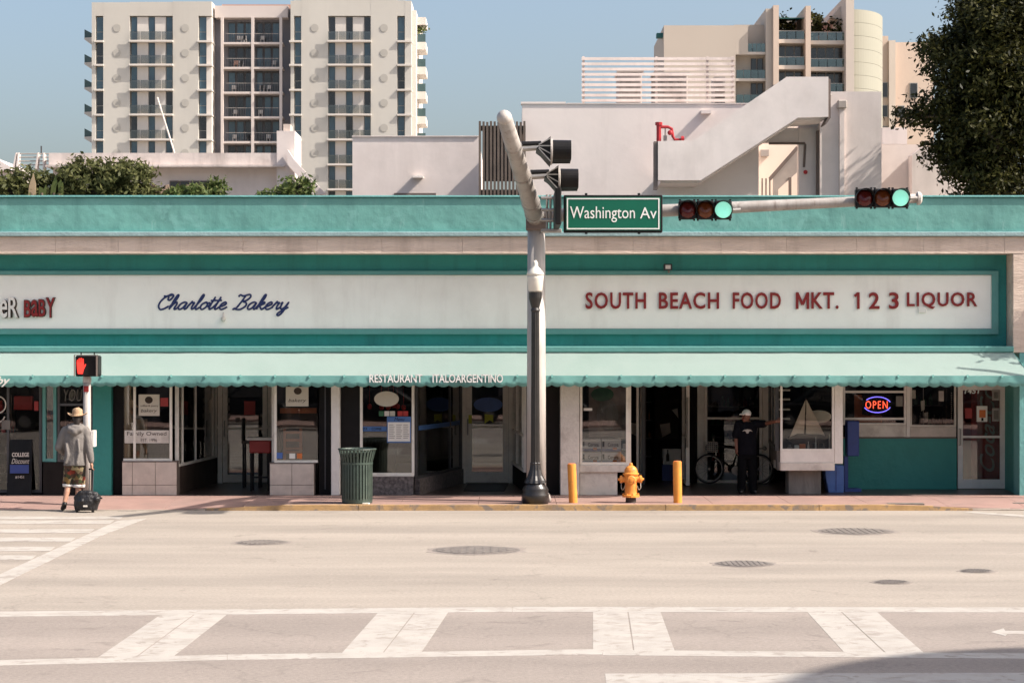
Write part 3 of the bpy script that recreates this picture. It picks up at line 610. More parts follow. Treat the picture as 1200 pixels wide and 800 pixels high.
# leftmost shop
MB().box(FX(-60), FX(50), YF+.2, YF+.45, PT, .14).build('threshold', 'dark_wall', shop)
glazing((FX(-170), YF+.25), (FX(46), YF+.25), .14, TOP, .05, mulls=(FX(-60)-FX(-170), FX(6)-FX(-170)), fm='alu_dark', gm='glass_clear')
glazing((FX(49), YF+.12), (FX(66), YF+.06), Z(541, YF), TOP, .06, fm='teal_frame', gm='glass')
glazing((FX(67), YF+.06), (FX(108), YF+.06), Z(541, YF), TOP, .04, rails=(Z(474, YF),), fm='alu_dark', gm='glass')
MB().box(FX(50), FX(108), YF+.04, YF+.35, PT, Z(541, YF)-.003).build('stall_riser', 'dark_wall', shop)
MB().box(FX(108.3), FX(130), YF+.02, YF+.6, PT, TOP).build('pilaster', 'teal_wall', shop)
MB().box(FX(130.3), FX(143), YF+.2, YF+.6, PT, TOP).build('dark_post', 'black', shop)
write(shop, 'YOU', FX(74), FX(96), Z(470, YF), Z(456, YF), YF+.05, 'stone_grey', 'window_lettering', .003, shear=.2, offset=-.01)
# bakery, left bay
def tiles(x0, x1, cuts, zc, y, parent):
    xs_ = [x0]+cuts+[x1]
    for i in range(len(xs_)-1):
        for j in range(len(zc)-1): MB().box(xs_[i]+.004, xs_[i+1]-.004, y, y+.03, zc[j]+.004, zc[j+1]-.004).build('tile', 'tile', parent, .003)
def riser(px0, px1, cuts, pyt, depth=.4):
    o = MB().box(FX(px0), FX(px1), YF+.03, YF+depth, PT, Z(pyt, YF)-.002).build('stall_riser', 'edge_brown', shop)
    tiles(FX(px0), FX(px1), [FX(c) for c in cuts], [PT, Z(568, YF), Z(pyt, YF)], YF-.002, o); return o
riser(143, 207, (155, 182), 541)
MB().box(FX(143), FX(207)+.004, YF-.008, YF+.42, Z(541, YF), Z(540, YF)).build('sill', 'edge_brown', shop)
glazing((FX(144), YF+.08), (FX(201), YF+.08), Z(540, YF)+.001, TOP, .045, mulls=(FX(157)-FX(144),), fm='alu', gm='glass', edges=(0, 1, 1, 1))
xs2, xb2 = FX(206), X(254, YB)
MB().prism([(xs2-.05, YF+.42), (xs2, YF+.42), (xb2, YB), (xb2-.05, YB)], 'z', PT, .62).build('return_riser', 'dark_brown', shop)
glazing((xs2-.02, YF+.25), (xb2-.02, YB-.05), .625, TOP, .05, mulls=(.45, 1.6, 3.2), fm='alu', gm='glass')
MB().box(X(255.5, YB), X(261, YB), YB-.06, YB+.06, PT, TOP).build('door_jamb', 'alu', shop)
door((X(261.5, YB), YB), (X(313, YB), YB), PT, 2.5, Z(502, YB)); 
MB().box(X(314, YB), X(318.5, YB), YB-.06, YB+.06, PT, TOP).build('door_jamb', 'alu', shop)
riser(316, 368, (342,), 543)
MB().box(FX(315.5), FX(369), YF-.008, YF+.42, Z(543, YF), Z(542, YF)).build('sill', 'edge_brown', shop)
glazing((FX(321), YF+.08), (FX(372), YF+.08), Z(542, YF)+.001, TOP, .045, fm='alu', gm='glass', edges=(1, 0, 1, 1))
glazing((X(319, YB), YB-.05), (FX(318.5), YF+.3), .62, TOP, .05, mulls=(1.6, 3.2), fm='alu', gm='glass')
MB().prism([(FX(318), YF+.42), (FX(318)+.05, YF+.42), (X(319, YB)+.05, YB), (X(319, YB), YB)], 'z', PT, .62).build('return_riser', 'dark_brown', shop)
MB().box(FX(372.3), FX(387.6), YF+.25, YF+.5, PT, TOP).build('side_door', 'black', shop)
MB().box(FX(379), FX(380.5), YF+.23, YF+.249, PT+.1, TOP-.1).build('door_strip', 'alu_dark', shop)
MB().box(FX(388), FX(398.2), YF-.004, YF+.55, PT, TOP).build('pillar', 'white_paint', shop, .01)
# restaurant
yr = YF+.2
MB().box(FX(398.4), FX(421), yr, yr+.3, PT, TOP).build('dark_post', 'black', shop)
MB().box(FX(421), FX(484), yr-.05, yr+.3, PT, Z(558, yr)).build('stall_riser', 'granite', shop)
MB().box(FX(421), FX(484)+.01, yr-.07, yr+.31, Z(558, yr)+.001, Z(557, yr)).build('sill', 'off_white', shop)
glazing((FX(421), yr+.02), (FX(485), yr+.02), Z(557, yr)+.002, TOP, .05, fm='alu', gm='glass')
glazing((FX(486), yr+.08), (X(540, YB), YB-.1), .40, TOP, .05, mulls=(2.6,), fm='alu_dark', gm='glass')
MB().prism([(FX(485), yr+.1), (FX(485)+.1, yr+.05), (X(540, YB)+.06, YB-.12), (X(540, YB)-.06, YB)], 'z', PT, .398).build('return_riser', 'granite', shop)
MB().box(X(541, YB), X(546, YB), YB-.08, YB+.06, PT, TOP).build('door_jamb', 'alu', shop)
door((X(546.2, YB), YB), (X(596, YB), YB), PT, 2.45, Z(500, YB), .12)
MB().box(X(596.2, YB), X(600.5, YB), YB-.08, YB+.06, PT, TOP).build('door_jamb', 'alu', shop)
glazing((X(601, YB), YB-.05), (FX(616), YF+.6), .5, TOP, .06, rails=(1.2,), mulls=(1.2, 2.6), fm='alu', gm='glass')
MB().prism([(X(601, YB), YB-.05), (X(601, YB)+.08, YB-.02), (FX(616)+.08, YF+.6), (FX(616), YF+.6)], 'z', PT, .498).build('return_riser', 'dark_wall', shop)
MB().box(FX(617), FX(656.6), YF+.35, YF+.5, PT, TOP).build('side_door', 'black', shop)
MB().box(FX(641), FX(655), YF+.335, YF+.349, PT+.05, TOP-.2).build('door_leaf', 'dark_wall', shop)
MB().box(FX(656.6), FX(679), YF-.004, YF+.55, PT, TOP).build('pillar', 'off_white', shop, .01)
# food market
ym = YF+.2
glazing((FX(680), ym), (FX(737), ym), Z(544, ym), TOP, .045, fm='alu', gm='glass')
MB().box(FX(679.5), FX(737), ym-.06, ym+.6, Z(553, ym), Z(544, ym)-.002).build('sill', 'off_white', shop, .008)
MB().box(FX(680), FX(724), ym-.02, ym+.5, PT, Z(553, ym)-.002).build('stall_riser', 'off_white', shop)
glazing((FX(738), ym+.03), (X(751, 43.8), 43.8), .30, TOP, .05, mulls=(2.2,), fm='alu', gm='glass_mirror')
MB().box(X(752, YB)-.03, X(754.5, YB), YB-.5, YB+.05, PT, TOP).build('door_jamb', 'alu_dark', shop)
ol = glazing((X(806, 42.9), 42.9), (X(801, 44.1), 44.1), .13, 2.4, .07, rails=(1.1,), fm='alu', gm='glass', name='door')
MB().tube([(X(805, 42.9), 42.82, .9), (X(805, 42.9), 42.82, 1.9)], .02, 8).build('push_bar', 'galvanised', ol)
MB().box(X(806.5, YB), X(816.5, YB), YB, YB+.1, PT, TOP).build('wall_panel', 'dark_wall', shop)
MB().box(X(817, YB), X(825, YB), YB-.06, YB+.06, PT, TOP).build('post', 'alu', shop)
glazing((X(825.5, YB), YB), (X(893, YB), YB), PT+.003, TOP, .055, rails=(Z(490, YB),), fm='alu', gm='glass_clear')
MB().box(X(893.5, YB), X(901, YB), YB-.06, YB+.06, PT, TOP).build('post', 'alu', shop)
glazing((X(902, YB), YB-.05), (FX(914), YF+.45), .93, TOP, .05, mulls=(1.6, 3.1), fm='alu_dark', gm='glass')
MB().prism([(X(902, YB), YB-.03), (X(902, YB)+.06, YB-.03), (FX(914)+.08, YF+.45), (FX(914), YF+.45)], 'z', .553, .928).build('return_panel', 'stone_grey', shop)
yb = YF+.25
bay = glazing((FX(916.3), yb), (FX(979.6), yb), Z(528, yb), TOP, .04, fm='white_paint', gm='glass_clear', name='bay_window')
MB().box(FX(916.3), FX(979.6), yb-.03, yb+.05, Z(541.5, yb), Z(528, yb)-.002).build('apron_panel', 'white_paint', bay)
MB().box(FX(916), FX(980), yb-.05, yb+1.0, Z(551, yb), Z(541.5, yb)-.003).build('ledge', 'off_white', bay, .006)
MB().box(FX(916.5), FX(979.4), yb+.055, yb+.95, Z(541.5, yb), Z(530, yb)).build('display_floor', 'poster_cream', bay)
MB().box(FX(916.3)-.001, FX(918.5), yb+.06, yb+.95, Z(541.5, yb)+.005, Z(528.5, yb)).build('side_panel', 'stone_grey', bay)
MB().box(FX(928), FX(966), yb+.2, yb+.7, PT, Z(551, yb)-.003).build('plinth', 'stone_grey', bay)
MB().box(FX(980), FX(990), yb-.02, yb+.3, Z(543, yb), TOP).build('corner_post', 'white_paint', shop, .006)
# right-hand shop with the teal dado
YR = 42.2; RX = lambda p: X(p, YR); RZ = lambda p: Z(p, YR)
dado = MB().box(FX(980)+.2, RX(1121), YR, YR+.15, PT, RZ(513.5)).build('dado_wall', 'teal_wall', shop)
MB().box(RX(985), RX(1120.5), YR-.015, YR+.14, RZ(513.4), RZ(512)).build('sill', 'edge_brown', shop)
MB().box(RX(1005), RX(1062), YR-.01, YR+.06, RZ(511.8), RZ(498)).build('apron_panel', 'off_white', shop, .006)
MB().box(RX(1066.5), RX(1120.5), YR-.01, YR+.06, RZ(511.8), RZ(500)).build('apron_panel', 'tile', shop, .006)
glazing((RX(988), YR+.03), (RX(1062), YR+.03), RZ(497.8), TOP, .04, rails=(RZ(490.5), RZ(459)), fm='white_paint', gm='glass_clear')
MB().box(RX(1062.2), RX(1066.3), YR-.02, YR+.1, RZ(511.8), TOP).build('post', 'white_paint', shop)
glazing((RX(1066.5), YR+.03), (RX(1120.5), YR+.03), RZ(499.8), TOP, .035, fm='off_white', gm='glass_clear')
dr = door((X(1121.5, 42.3), 42.25), (X(1177, 42.3), 42.25), PT, Z(451, 42.3), Z(511.5, 42.3), .1, 'white_paint', 'glass')
MB().box(X(1121.5, 42.3), XR-.2, 42.22, 42.4, Z(451, 42.3)+.003, TOP).build('lintel', 'white_paint', shop)
write(dr, '1451', X(1129.5, 42.3), X(1147, 42.3), Z(461, 42.3), Z(455, 42.3), 42.235, 'sign_letter', 'house_number', .003, shear=.15, offset=.02)
MB().prism([(FX(1195)+.002, YF+.02), (FX(1195)+.15, YF+.02), (XR-.2, 42.4), (X(1177.3, 42.3), 42.4)], 'z', PT, TOP).build('return_wall', 'teal_wall', shop)
# dividing walls and rear rooms
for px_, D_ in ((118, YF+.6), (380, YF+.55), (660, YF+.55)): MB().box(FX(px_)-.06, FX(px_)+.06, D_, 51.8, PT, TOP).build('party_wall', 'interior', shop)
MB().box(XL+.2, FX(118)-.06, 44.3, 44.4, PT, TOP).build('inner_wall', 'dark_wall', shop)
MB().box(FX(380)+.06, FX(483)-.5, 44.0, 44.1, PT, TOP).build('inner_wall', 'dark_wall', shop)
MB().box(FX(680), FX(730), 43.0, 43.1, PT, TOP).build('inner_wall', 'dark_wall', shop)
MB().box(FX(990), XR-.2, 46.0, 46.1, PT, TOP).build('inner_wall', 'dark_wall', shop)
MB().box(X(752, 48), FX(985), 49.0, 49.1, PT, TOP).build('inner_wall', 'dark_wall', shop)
# ================================================================== background buildings
# white stair building behind the parapet
D = 58.0; BX = lambda p, d=D: X(p, d); BZ = lambda p, d=D: Z(p, d)
st = thing('stair_building', 'white stuccoed building with a diagonal outside stair behind the shop roof', 'building', (4.5, 60, 0))
MB().box(BX(612), BX(889), D, D+9, 0, BZ(122)).build('main_wall', 'white_wall', st)
MB().box(BX(610.5), BX(663), D-.03, D+.4, BZ(122)+.002, BZ(119.5)).build('coping', 'white_wall', st)
MB().box(BX(664), BX(890), D-.03, D+.4, BZ(122)+.002, BZ(121)).build('coping', 'white_wall', st)
MB().box(BX(936), BX(958), D, D+.3, 0, BZ(150)).build('stair_wall', 'white_wall', st)
MB().box(BX(889)+.003, BX(936)-.003, D+.02, D+.3, BZ(166.8), BZ(150)).build('lintel_wall', 'white_wall', st)
MB().box(BX(889)-.1, BX(958), D+3.4, D+3.6, 0, BZ(122)).build('inner_wall', 'cream_inner', st)
MB().box(BX(936)+.003, BX(960), D+.1, D+.3, BZ(150)+.003, BZ(122)).build('upper_wall', 'white_wall', st)
y0 = 57.2; PX = lambda p: X(p, y0); PZ = lambda p: Z(p, y0)
band_ = [(PX(768), PZ(170)), (PX(809), PZ(169)), (PX(916), PZ(96)), (PX(964), PZ(96)), (PX(964), PZ(142)), (PX(929), PZ(143)), (PX(817), PZ(215)), (PX(768), PZ(215))]
MB().prism(band_, 'y', y0-1.05, y0-.8).build('stair_parapet', 'white_wall', st)
fl = [(PX(772), PZ(206)), (PX(818), PZ(206)), (PX(925), PZ(137)), (PX(962), PZ(137)), (PX(962), PZ(143)), (PX(929), PZ(145)), (PX(817), PZ(217)), (PX(772), PZ(217))]
MB().prism(fl, 'y', y0-.8, D-.001).build('stair_flight', 'white_wall', st)
nst = 16
for i in range(nst):
    xa = PX(818)+(PX(925)-PX(818))*i/nst; xb = PX(818)+(PX(925)-PX(818))*(i+1)/nst; za = PZ(206)+(PZ(137)-PZ(206))*i/nst; zb2 = PZ(206)+(PZ(137)-PZ(206))*(i+1)/nst
    MB().prism([(xa, za), (xb, zb2), (xa, zb2)], 'y', y0-.79, D-.01).build('stair_step', 'white_wall', st)
MB().box(PX(763.5), PX(767.8), y0-1.0, y0-.7, PZ(225), PZ(170)).build('end_post', 'edge_brown', st)
MB().prism([(PX(964.1), PZ(97)), (PX(967), PZ(99)), (PX(967), PZ(143)), (PX(962), PZ(150)), (PX(960), PZ(150)), (PX(964.1), PZ(142))], 'y', y0-1.0, y0-.2).build('end_post', 'edge_brown', st)
MB().box(BX(956.2), BX(959.6), D-.25, D-.02, BZ(232), BZ(154)).build('end_post', 'edge_brown', st)
yr2 = 57.6
MB().box(X(960, yr2)+.02, X(1033, yr2), yr2, yr2+.9, 0, Z(107.5, yr2)).build('wing_wall', 'white_wall', st)
dp = MB().box(X(980.5, yr2), X(991.5, yr2), yr2-.2, yr2-.002, Z(128, yr2), Z(118, yr2)).build('conductor_head', 'unit_grey', st, .03)
MB().box(X(983.3, yr2), X(988.7, yr2), yr2-.12, yr2-.002, 4, Z(128, yr2)-.002).build('downspout', 'white_wall', st)
MB().tube([(X(965, yr2), yr2-.4, Z(113, yr2)), (X(971, yr2), yr2-.01, Z(112, yr2))], .08, 8).build('spout', 'unit_grey', st)
MB().box(X(1033, 59)+.002, X(1078, 59), 59, 59.4, 0, Z(169.5, 59)).build('low_wall', 'white_wall', st)
MB().box(X(1034, 62), X(1063, 62), 62, 66.5, Z(169, 62), Z(149.5, 62)).build('rear_block', 'white_wall', st)
MB().prism([(X(1068, 58.5), 3), (X(1068, 58.5), Z(182, 58.5)), (X(1083, 58.5), Z(171, 58.5)), (X(1125, 58.5), Z(196, 58.5)), (X(1125, 58.5), 3)], 'y', 58.4, 58.95).build('gable', 'white_wall', st)
MB().box(X(1126, 58.5), X(1190, 58.5), 58.5, 66, 0, Z(196, 58.5)).build('low_wall', 'white_wall', st)
# handrail panel, notices and gate bars in the stair passage
yi = D+2.2; IX = lambda p: X(p, yi); IZ = lambda p: Z(p, yi)
MB().prism([(IX(906), IZ(206)), (IX(934), IZ(172)), (IX(934), IZ(202)), (IX(912), IZ(222)), (IX(912), IZ(240)), (IX(906), IZ(240))], 'y', yi, yi+.06).build('rail_panel', 'unit_grey', st)
beam(MB(), (IX(902), yi-.03, IZ(210)), (IX(934.5), yi-.03, IZ(173)), .1, .06).build('handrail', 'edge_brown', st)
for p in (892.5, 897, 901.5): MB().box(IX(p), IX(p+1.5), yi, yi+.05, IZ(240), IZ(209)).build('gate_bar', 'edge_brown', st)
for p in (925, 937.5): MB().box(IX(p)-.02, IX(p+2.4), yi-.02+(p > 930)*-1.7, yi+.05+(p > 930)*-1.7, IZ(240), IZ(208)).build('gate_post', 'edge_brown', st)
MB().box(X(891.5, 61.3), X(901, 61.3), 61.3, 61.39, Z(183, 61.3), Z(175.5, 61.3)).build('notice', 'unit_grey', st)
MB().tube([(IX(890), D+.0, BZ(168.3)), (BX(943), D-.02, BZ(168.3)), (BX(943.5), D-.02, BZ(170)), (BX(942), D-.02, BZ(196))], .035, 6).build('conduit', 'edge_brown', st)
MB().ball((BX(943.5), D-.08, BZ(202)), .06, 10, 6).build('alarm_bell', 'pipe_red', st)
MB().box(BX(821), BX(832.5), D-.22, D-.002, BZ(134), BZ(130)).build('wall_light', 'white_wall', st)
MB().tube([(PX(905), y0+.4, PZ(104)), (PX(908), y0+.4, PZ(99)), (PX(918), y0+.4, PZ(98))], .04, 6).build('roof_rail', 'edge_brown', st)
# red standpipe
rp = thing('standpipe', 'bright red fire standpipe on the landing of the white stair', 'pipe', (PX(775), y0-.5, PZ(170)))
yq = y0-.5; QX = lambda p: X(p, yq); QZ = lambda p: Z(p, yq)
MB().tube([(QX(772), yq, QZ(171)), (QX(772), yq, QZ(144.5))], .065, 10).build('riser', 'pipe_red', rp)
MB().lathe([(.095, 0), (.095, .08)], (QX(772), yq, QZ(147)), 12).build('flange', 'pipe_red', rp)
MB().tube([(QX(p), yq, QZ(q)) for p, q in ((773, 149), (783, 149), (787, 151), (788.5, 160), (791, 164), (800, 164.2))], .042, 10).build('elbow_pipe', 'pipe_red', rp)
MB().ball((QX(785), yq-.08, QZ(156)), .07, 10, 6).build('valve', 'pipe_red', rp); MB().lathe([(.1, 0), (.1, .08)], (QX(798), yq, QZ(164)), 10, (1, 0, 0)).build('flange', 'pipe_red', rp)
MB().box(QX(777.5), QX(781.5), yq-.03, yq+.05, QZ(166), QZ(159)).build('gauge_box', 'unit_grey', rp)
MB().tube([(QX(779.5), yq, QZ(159)), (QX(779.5), yq, QZ(150))], .015, 6).build('wire', 'edge_brown', rp)
# louvre screen with plant boxes behind
yl = 60.5; LX = lambda p: X(p, yl); LZ = lambda p: Z(p, yl)
ls = thing('louvre_screen', 'white horizontal louvre screen on the roof of the stair building', 'screen', (LX(770), yl, LZ(122)))
for p in (682.5, 768, 828, 857.5): MB().box(LX(p), LX(p+2.6), yl+.03, yl+.11, LZ(123), LZ(66)).build('post', 'white_wall_weathered', ls)
for i in range(9):
    q = 67.5+i*6.1; MB().box(LX(681.5), LX(861), yl-.03, yl+.028, LZ(q+3.1), LZ(q)).build('slat', 'white_wall_weathered', ls)
for (a, b, t, lab) in ((728, 756, 77, 'smaller grey plant unit behind the roof louvres'), (771, 811, 79, 'wider grey plant unit behind the roof louvres')):
    u = thing('plant_unit', lab, 'machine', (LX((a+b)/2), 62.5, LZ(123)), 'plant units on the roof'); MB().box(LX(a), LX(b), 62, 63.5, Z(123, 60.5), LZ(t)).build('casing', 'unit_grey', u, .03)
    MB().box(LX(a+2), LX(b-2), 61.96, 61.998, LZ(112), LZ(86)).build('grille', 'stone_grey', u); MB().box(LX(a-2), LX(b+2), 61.9, 63.6, LZ(t)+.003, LZ(t-2)).build('lid', 'unit_grey', u)
for (a, b) in ((843, 856),):
    u = thing('vent_stack', 'slotted vent casing behind the right end of the louvres', 'vent', (LX(849), 62, LZ(122)))
    MB().box(LX(a), LX(b), 62, 63, LZ(123), LZ(82)).build('casing', 'unit_grey', u)
    for q in (84, 91, 98, 105, 112): MB().box(LX(a+1), LX(b-.5), 61.96, 61.998, LZ(q+2.4), LZ(q)).build('slot', 'black', u)
# brown slat screen
yk = 57.6; KX = lambda p: X(p, yk); KZ = lambda p: Z(p, yk)
sl = thing('slat_screen', 'tall brown vertical slat screen left of the white wall', 'screen', (KX(588), yk, 4))
for i in range(13):
    p = 561+i*4.35; MB().box(KX(p), KX(p+2.6), yk, yk+.08, 4.5, KZ(142+(i % 3)*.5)).build('slat', 'screen_brown', sl)
for (q, t) in ((147, 6), (222, 5)): MB().box(KX(561.5), KX(616), yk+.09, yk+.15, KZ(q+t), KZ(q)).build('rail', 'screen_brown', sl)
MB().box(KX(566), KX(600), yk+.16, yk+.2, KZ(212), KZ(150)).build('backing', 'edge_brown', sl); MB().box(KX(600), KX(616), yk+.16, yk+.2, KZ(212), KZ(153)).build('backing', 'screen_brown', sl)
MB().box(KX(562), KX(616), yk+.6, yk+.8, 4, KZ(222)).build('base_wall', 'dark_wall', sl)
# white wall left of the screen
lw_ = thing('white_annex', 'plain weathered white wall between tower and brown slat screen', 'building', (X(487, 62), 64, 0))
MB().box(X(413, 62), X(561, 62), 62, 70, 0, Z(160.5, 62)).build('wall', 'white_wall', lw_); MB().box(X(412.5, 62), X(561, 62), 61.96, 62.4, Z(160.5, 62)+.002, Z(159.3, 62)).build('coping', 'white_wall', lw_)
MB().box(X(484, 62), X(496, 62), 61.75, 61.998, Z(209, 62), Z(206.5, 62)).build('wall_light', 'white_paint', lw_)
MB().box(X(462, 62), X(511, 62), 61.9, 61.998, Z(229.5, 62), Z(226.5, 62)).build('ledge', 'edge_brown', lw_)
# white house on the left
yh_ = 66.0; HX = lambda p: X(p, yh_); HZ = lambda p: Z(p, yh_)
wh = thing('white_house', 'low white flat-roofed house with weathered parapet and stepped chimney', 'house', (HX(200), 70, 0))
MB().box(HX(62), HX(328), yh_, yh_+8, 0, HZ(197.5)).build('wall', 'white_wall', wh)
MB().box(HX(60), HX(329), yh_-.35, yh_+8.2, HZ(195), HZ(180.5)).build('parapet', 'white_wall_weathered', wh)
MB().box(HX(58), HX(336), yh_-.6, yh_+8.2, HZ(197.4), HZ(195)-.002).build('eave', 'white_wall_weathered', wh)
MB().box(HX(231), HX(276), yh_+1, yh_+5, HZ(180), HZ(176.5)).build('roof_hatch', 'white_wall', wh)
for k, (a, b) in enumerate(((199, 210), (211, 222), (223.5, 234), (235, 246), (247, 256))):
    f = MB().box(HX(a), HX(b), yh_-.06, yh_-.002, HZ(224), HZ(212)).build('window', 'edge_brown', wh); MB().box(HX(a+1.2), HX(b-1.2), yh_-.075, yh_-.062, HZ(223.5), HZ(213.3)).build('pane', 'tinted_dark', f)
ch = MB().box(HX(326), HX(347), yh_-.4, yh_+1.6, 0, HZ(155)).build('chimney', 'white_wall', wh); MB().box(HX(332), HX(340), yh_, yh_+.8, HZ(155)+.002, HZ(145.5)).build('flue', 'tile', ch)
MB().prism([(HX(340), HZ(178)), (HX(348), HZ(190)), (HX(384), HZ(229)), (HX(372), HZ(232)), (HX(340), HZ(195))], 'y', yh_-.8, yh_-.45).build('buttress', 'white_wall', wh)
MB().tube([(HX(190), yh_+3, HZ(180)), (HX(165.5), yh_+3, HZ(101))], .03, 6).build('antenna', 'off_white', wh)
rl_ = thing('roof_railing', 'white raked roof railing at the far left above the hedge', 'railing', (HX(45), yh_, HZ(195)))
for (a, b) in ((14, 19.5), (18, 22), (40.5, 45), (50, 51.5)): MB().prism([(HX(a), HZ(200)), (HX(a+2.2), HZ(200)), (HX(b), HZ(179)), (HX(b-1.4), HZ(179))], 'y', yh_, yh_+.3).build('post', 'white_wall', rl_)
for q in (180, 184, 188.5, 193): MB().tube([(HX(19), yh_+.1, HZ(q)), (HX(61), yh_+.1, HZ(q))], .02, 6).build('rail', 'unit_grey', rl_)
MB().box(HX(45), HX(46.3), yh_+.3, yh_+.36, HZ(180), HZ(170)).build('stub_post', 'alu_dark', rl_)
rf = tag(MB().prism([(X(-40, 72), Z(200, 72)), (X(-40, 72), Z(184, 72)), (X(-8, 72), Z(184, 72)), (X(13, 72), Z(196, 72)), (X(13, 72), Z(200, 72))], 'y', 72, 78).build('far_roof', 'white_wall'), 'corner of a white roof at the far left edge', 'roof')
MB().box(X(-38, 72), X(10, 72), 72.3, 77.7, 0, Z(200, 72)-.002).build('wall', 'white_wall', rf)
# ---------------------------------------------------------------- left tower
DT = 255.0; TX = lambda p, d=DT: X(p, d); TZ = lambda p, d=DT: Z(p, d)
tw = thing('apartment_tower', 'tall cream apartment tower with round portholes and central balcony stack', 'tower', (TX(295), DT+12, 0))
for (a, b, t) in ((107.5, 112, 3), (121, 152, 3), (202.5, 232.5, 2), (340.5, 344.5, 1), (353, 384.5, 0), (434.5, 465.5, 0), (474.5, 482, 1)):
    MB().box(TX(a), TX(b), DT, DT+20, 0, TZ(t)).build('wall_pier', 'tower_cream', tw)
for (a, b, t) in ((112, 121, 3), (152, 202.5, 2.5), (232.5, 248, 2), (344.5, 353, .5), (384.5, 434.5, 0), (465.5, 474.5, .5)):
    MB().box(TX(a)+.003, TX(b)-.003, DT+.01, DT+20, TZ(18.8), TZ(t)).build('head_wall', 'tower_cream', tw)
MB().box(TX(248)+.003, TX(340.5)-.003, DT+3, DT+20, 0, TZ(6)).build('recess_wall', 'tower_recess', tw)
MB().box(TX(250), TX(336), DT+1.2, DT+2.99, TZ(19), TZ(5)).build('balcony_head', 'tower_pink', tw)
MB().box(TX(252), TX(338), DT+6, DT+16, TZ(5.8), TZ(-4)).build('penthouse', 'salmon', tw)
MB().box(TX(210), TX(218), DT+2, DT+4, TZ(2), TZ(-1)).build('roof_box', 'tower_slab', tw); MB().box(TX(160), TX(248), DT+6, DT+16, TZ(2), TZ(-2.5)).build('roof_room', 'tower_cream', tw)
def share(proto, x, y, z, parent, name):
    o = bpy.data.objects.new(name, proto.data); COL.objects.link(o); o.parent = parent; WL[o] = Vector((x, y, z)); o.location = WL[o]-WL[parent]; return o
protos = {}
def win_t(a, b, t, u, dark, parent=tw, d=DT, split=.63, back=.35):
    """one tower window: frame with two panes, in its own opening"""
    key = (round((b-a)*4), round((u-t)*2), dark, d); wx = (b-a)*d/F; hz = (u-t)*d/F; cx = X((a+b)/2, d); zb_ = Z(u, d)
    mats = 'tinted_dark' if dark else 'tinted_blue'
    if key not in protos:
        f = MB().box(cx-wx/2, cx+wx/2, d+back+.1, d+back+.25, zb_, zb_+hz).build('window', 'rail_grey', parent)
        p1 = MB().box(cx-wx/2+.05, cx+wx/2-.05, d+back+.06, d+back+.099, zb_+.06, zb_+hz*(1-split)-.04).build('pane', mats, f)
        p2 = MB().box(cx-wx/2+.05, cx+wx/2-.05, d+back+.06, d+back+.099, zb_+hz*(1-split)+.04, zb_+hz-.05).build('pane', mats, f)
        protos[key] = (f, p1, p2)
    else:
        f, p1, p2 = protos[key]; g = share(f, cx, WL[f].y, zb_, parent, 'window')
        for p in (p1, p2): share(p, cx+WL[p].x-WL[f].x, WL[p].y, zb_+WL[p].z-WL[f].z, g, 'pane')
rt = random.Random(11); pr_h = None
